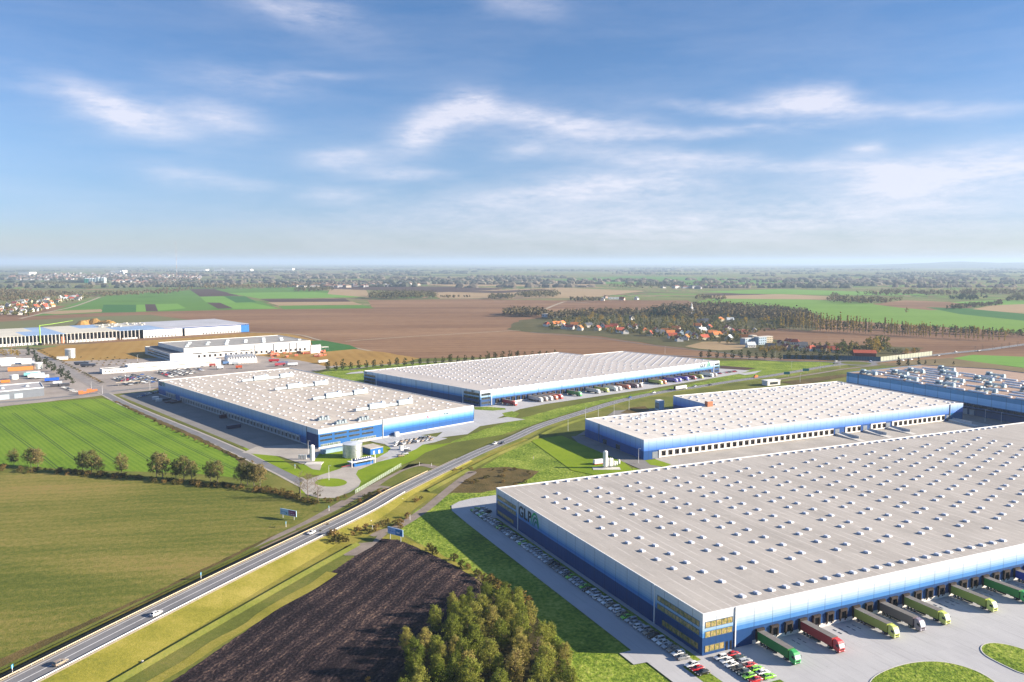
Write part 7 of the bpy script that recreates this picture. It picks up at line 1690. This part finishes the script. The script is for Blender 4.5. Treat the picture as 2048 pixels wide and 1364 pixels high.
iB=[i for i,p in enumerate(hw) if p[1]<470][-1]; iC=[i for i,p in enumerate(hw) if p[1]<425][-1]
rail(-1,0,iB,'sandy-topped guard rail along the left edge of the highway',P('dusty rail',(.62,.50,.33),.6,.1,1)); rail(1,0,iC,'pale guard rail along the right edge of the highway',P('bright rail',(.70,.70,.68),.5,.1,1))
# billboards
def board(x0,y0,x1,y1,z0,h,label,cols,posts=2,txt=None,dep=.3,marks=()):
    a=G(x0,y0,z0); b=G(x1,y1,z0); u=Vector((b[0]-a[0],b[1]-a[1])); L=u.length; rz=math.atan2(u.y,u.x); r=empty('billboard',(a[0],a[1],0),rz,label,'billboard')
    mb=MB(); mb.box(0,L,-dep/2,dep/2,z0,z0+h,0); mb.build('panel',cols[0],r)
    if len(cols)>1: mb=MB(); mb.box(L*.52,L-.15,-dep/2-.03,-dep/2-.005,z0+.2,z0+h-.2,0); mb.build('poster',cols[1],r)
    if txt:
        for t_,x_,z_,s_,m_ in txt:
            cu=bpy.data.curves.new('t','FONT'); cu.body=t_; cu.size=s_; cu.extrude=.01; tmp=bpy.data.objects.new('t',cu); COL.objects.link(tmp); dg=bpy.context.evaluated_depsgraph_get(); dg.update()
            me=bpy.data.meshes.new_from_object(tmp.evaluated_get(dg)); bpy.data.objects.remove(tmp); me.materials.clear(); me.materials.append(m_); ob=link(me,'lettering',r,loc=(L*x_,-dep/2-.05,z0+h*z_)); ob.rotation_euler=(math.pi/2,0,0)
    for x0_,x1_,z0_,z1_,m_ in marks:
        mb=MB(); nn=max(3,int((x1_-x0_)*L/.42)); w_=(x1_-x0_)*L/nn
        for q in range(nn): mb.box(L*x0_+q*w_,L*x0_+q*w_+w_*.68,-dep/2-.05,-dep/2-.035,z0+h*z0_,z0+h*(z1_-.04*(q%3)),0)
        mb.build('lettering',m_,r)
    for k in range(posts): mb=MB(); xx=L*(.15+.7*k/(posts-1)); mb.box(xx-.12,xx+.12,-.1,.1,-.2,z0,0); mb.build('leg',m_steel,r)
    return r
board(561,1028,593,1034,1.4,2.9,'small billboard with a pale left half and purple right half on the olive field edge',[P('pale poster blue',(.40,.58,.75),.6),P('purple poster',(.22,.05,.16),.6)],marks=[(.08,.40,.48,.60,m_bluew),(.36,.44,.22,.52,m_teal),(.56,.84,.55,.72,P('pink lettering',(.55,.30,.42),.6)),(.56,.92,.24,.36,m_trim)])
board(776,1066,806,1074,2.2,3.0,'blue billboard on posts at the upper corner of the ploughed field',[P('sky blue poster',(.33,.50,.78),.6),P('deeper blue poster',(.03,.22,.48),.6)],marks=[(.02,.5,.42,.52,m_bluew),(.6,.8,.3,.6,m_trim)])
for i,(x,y,w_) in enumerate(((1573.5,753,6),(1611.5,746,6.5))):
    X,Y=G(x,y); r=empty('direction_sign',(X,Y,0),D(-8),['left green direction sign over the highway verge','right green direction sign over the highway verge'][i],'road sign'); mb=MB(); mb.box(-w_/2,w_/2,-.1,.1,2.2,5,0); mb.build('sign_panel',P('teal sign',(.02,.26,.27),.5),r)
    for s in(-1,1): mb=MB(); mb.cyl(s*w_*.3,0,.1,0,2.2,6); mb.build('leg',m_steel,r)
# mesh fence with white posts along the track
a=G(711,987); b=G(802,933); u=Vector((b[0]-a[0],b[1]-a[1])); L=u.length; u/=L
fe=empty('mesh_fence',(a[0],a[1],0),math.atan2(u.y,u.x),'pale green mesh fence with white posts along the track left of the highway','fence'); n=24
for k in range(n+1): mb=MB(); mb.box(L*k/n-.06,L*k/n+.06,-.06,.06,0,2.0,0); mb.build('post',m_trim,fe)
mb=MB()
for z_ in (.1,.5,.9,1.3,1.7,1.95): mb.box(0,L,-.025,.025,z_,z_+.05,0)
k=0
while k<L*2.2: mb.box(k/2.2,k/2.2+.035,-.02,.02,.1,1.95,0); k+=1
mb.build('fence_mesh',P('pale green wire',(.55,.68,.5),.5),fe)
# noise barrier
nb0,nb1,nb2=G(1566,718),G(1761,722.5),G(1864,710.5)
def barrier(a,b,label,mat,h,n):
    u=Vector((b[0]-a[0],b[1]-a[1])); L=u.length; r=empty('noise_barrier',(a[0],a[1],0),math.atan2(u.y,u.x),label,'noise barrier')
    for k in range(n): mb=MB(); mb.box(L*k/n+.15,L*(k+1)/n-.15,-.1,.1,0,h,0); mb.build('panel',mat,r)
    for k in range(n+1): mb=MB(); mb.box(L*k/n-.15,L*k/n+.15,-.2,.2,0,h+.2,0); mb.build('post',P('barrier post',(.10,.14,.17),.6),r)
barrier(nb0,nb1,'long dark blue noise barrier behind the planted trees',P('dark teal acoustic panel',(.015,.09,.16),.3,.1,.3),5.4,36); barrier(nb1,nb2,'pale yellowish noise barrier section rising to the right',P('pale acoustic panel',(.34,.36,.28),.6,.1,.3),5.4,18)
# annex and ramps of the middle right warehouse
s,t=W2L(FD,*G(1328,820)); r=Lbox('pale_tower','pale blue box building behind the left end of the cream-roofed warehouse','building',FD,s-5,s,t,t+6,7.6,P('pale blue facade',(.45,.62,.75),.5),m_trim)
for k in range(3): mb=MB(); mb.fr((0,0),FD[1],FD[2],-.06,-.01,.6+1.8*k,1.8+1.8*k,1,6,0); mb.build('window',m_glassd,r)
for i,(s0,l0) in enumerate(((162,'left'),(189,'middle'),(213,'third'),(280,'right'))):
    r=empty('dock_ramp',L2W(FD,s0,-1)+(0,),0,f'{l0} concrete ramp running out from the white dock row','ramp'); mb=MB(); U_,V_=FD[1],FD[2]
    def pt(x,y,z): return (U_[0]*x+V_[0]*y,U_[1]*x+V_[1]*y,z)
    mb.quad(pt(0,0,1.3),pt(5,0,1.3),pt(5,-22,0),pt(0,-22,0)[0:3]); mb.poly([pt(5,0,0),pt(5,-22,0),pt(5,0,1.3)]); mb.poly([pt(0,-22,0),pt(0,0,0),pt(0,0,1.3)]); mb.build('ramp_deck',m_kerb,r)
    mb=MB(); mb.fr((0,0),U_,V_,4.9,5.1,-16,0,0,2.2,0); mb.build('side_wall',m_steel,r)
X,Y=G(1566,779); 
r=empty('office_cabin',(X-2,Y+30,0),D(25),'small white office cabin behind the cream roof','cabin'); mb=MB(); mb.box(-8,8,-4,4,0,4.5,0); mb.build('wall',m_plaster['white'],r); mb=MB(); mb.box(-8.4,8.4,-4.4,4.4,4.5,5,0); mb.build('roof',m_trim,r); mb=MB(); mb.box(-5,5,-4.06,-4.0,1,3.4,0); mb.build('window',m_glassd,r)
# ground sprinkle: rocks and clods near the highway culverts
for i,(x,y) in enumerate(((742,1042),(805,998),(650,1052),(285,1323),(140,1343))):
    X,Y=G(x,y); r=empty('boulder',(X,Y,0),i,f'pale concrete block, {nth(i+1)} along the highway verge','block','pale blocks on the verge'); mb=MB(); mb.cyl(0,0,.5,-.1,.35,7,r1=.3); mb.build('stone',m_kerb,r)
X,Y=G(636,930); 
# ================================================================ AIR
hz=bpy.data.materials.new('haze'); hz.use_nodes=True; nt=hz.node_tree; nt.nodes.clear(); N=NT(nt); v=N.n('ShaderNodeVolumePrincipled'); o_=N.n('ShaderNodeOutputMaterial'); N.l(v.outputs[0],o_.inputs['Volume'])
v.inputs['Color'].default_value=(.60,.78,1,1); v.inputs['Density'].default_value=6.2e-5; v.inputs['Anisotropy'].default_value=.1
mb=MB(); mb.box(-118000,118000,-118000,118000,-2,264,0); mb.build('haze',hz,kind='stuff',label='pale haze over the distant plain',cat='haze')
for o in [o for o in bpy.data.objects if o.parent is None and o.location.z<-400]:
    for c in list(o.children_recursive)+[o]: bpy.data.objects.remove(c)
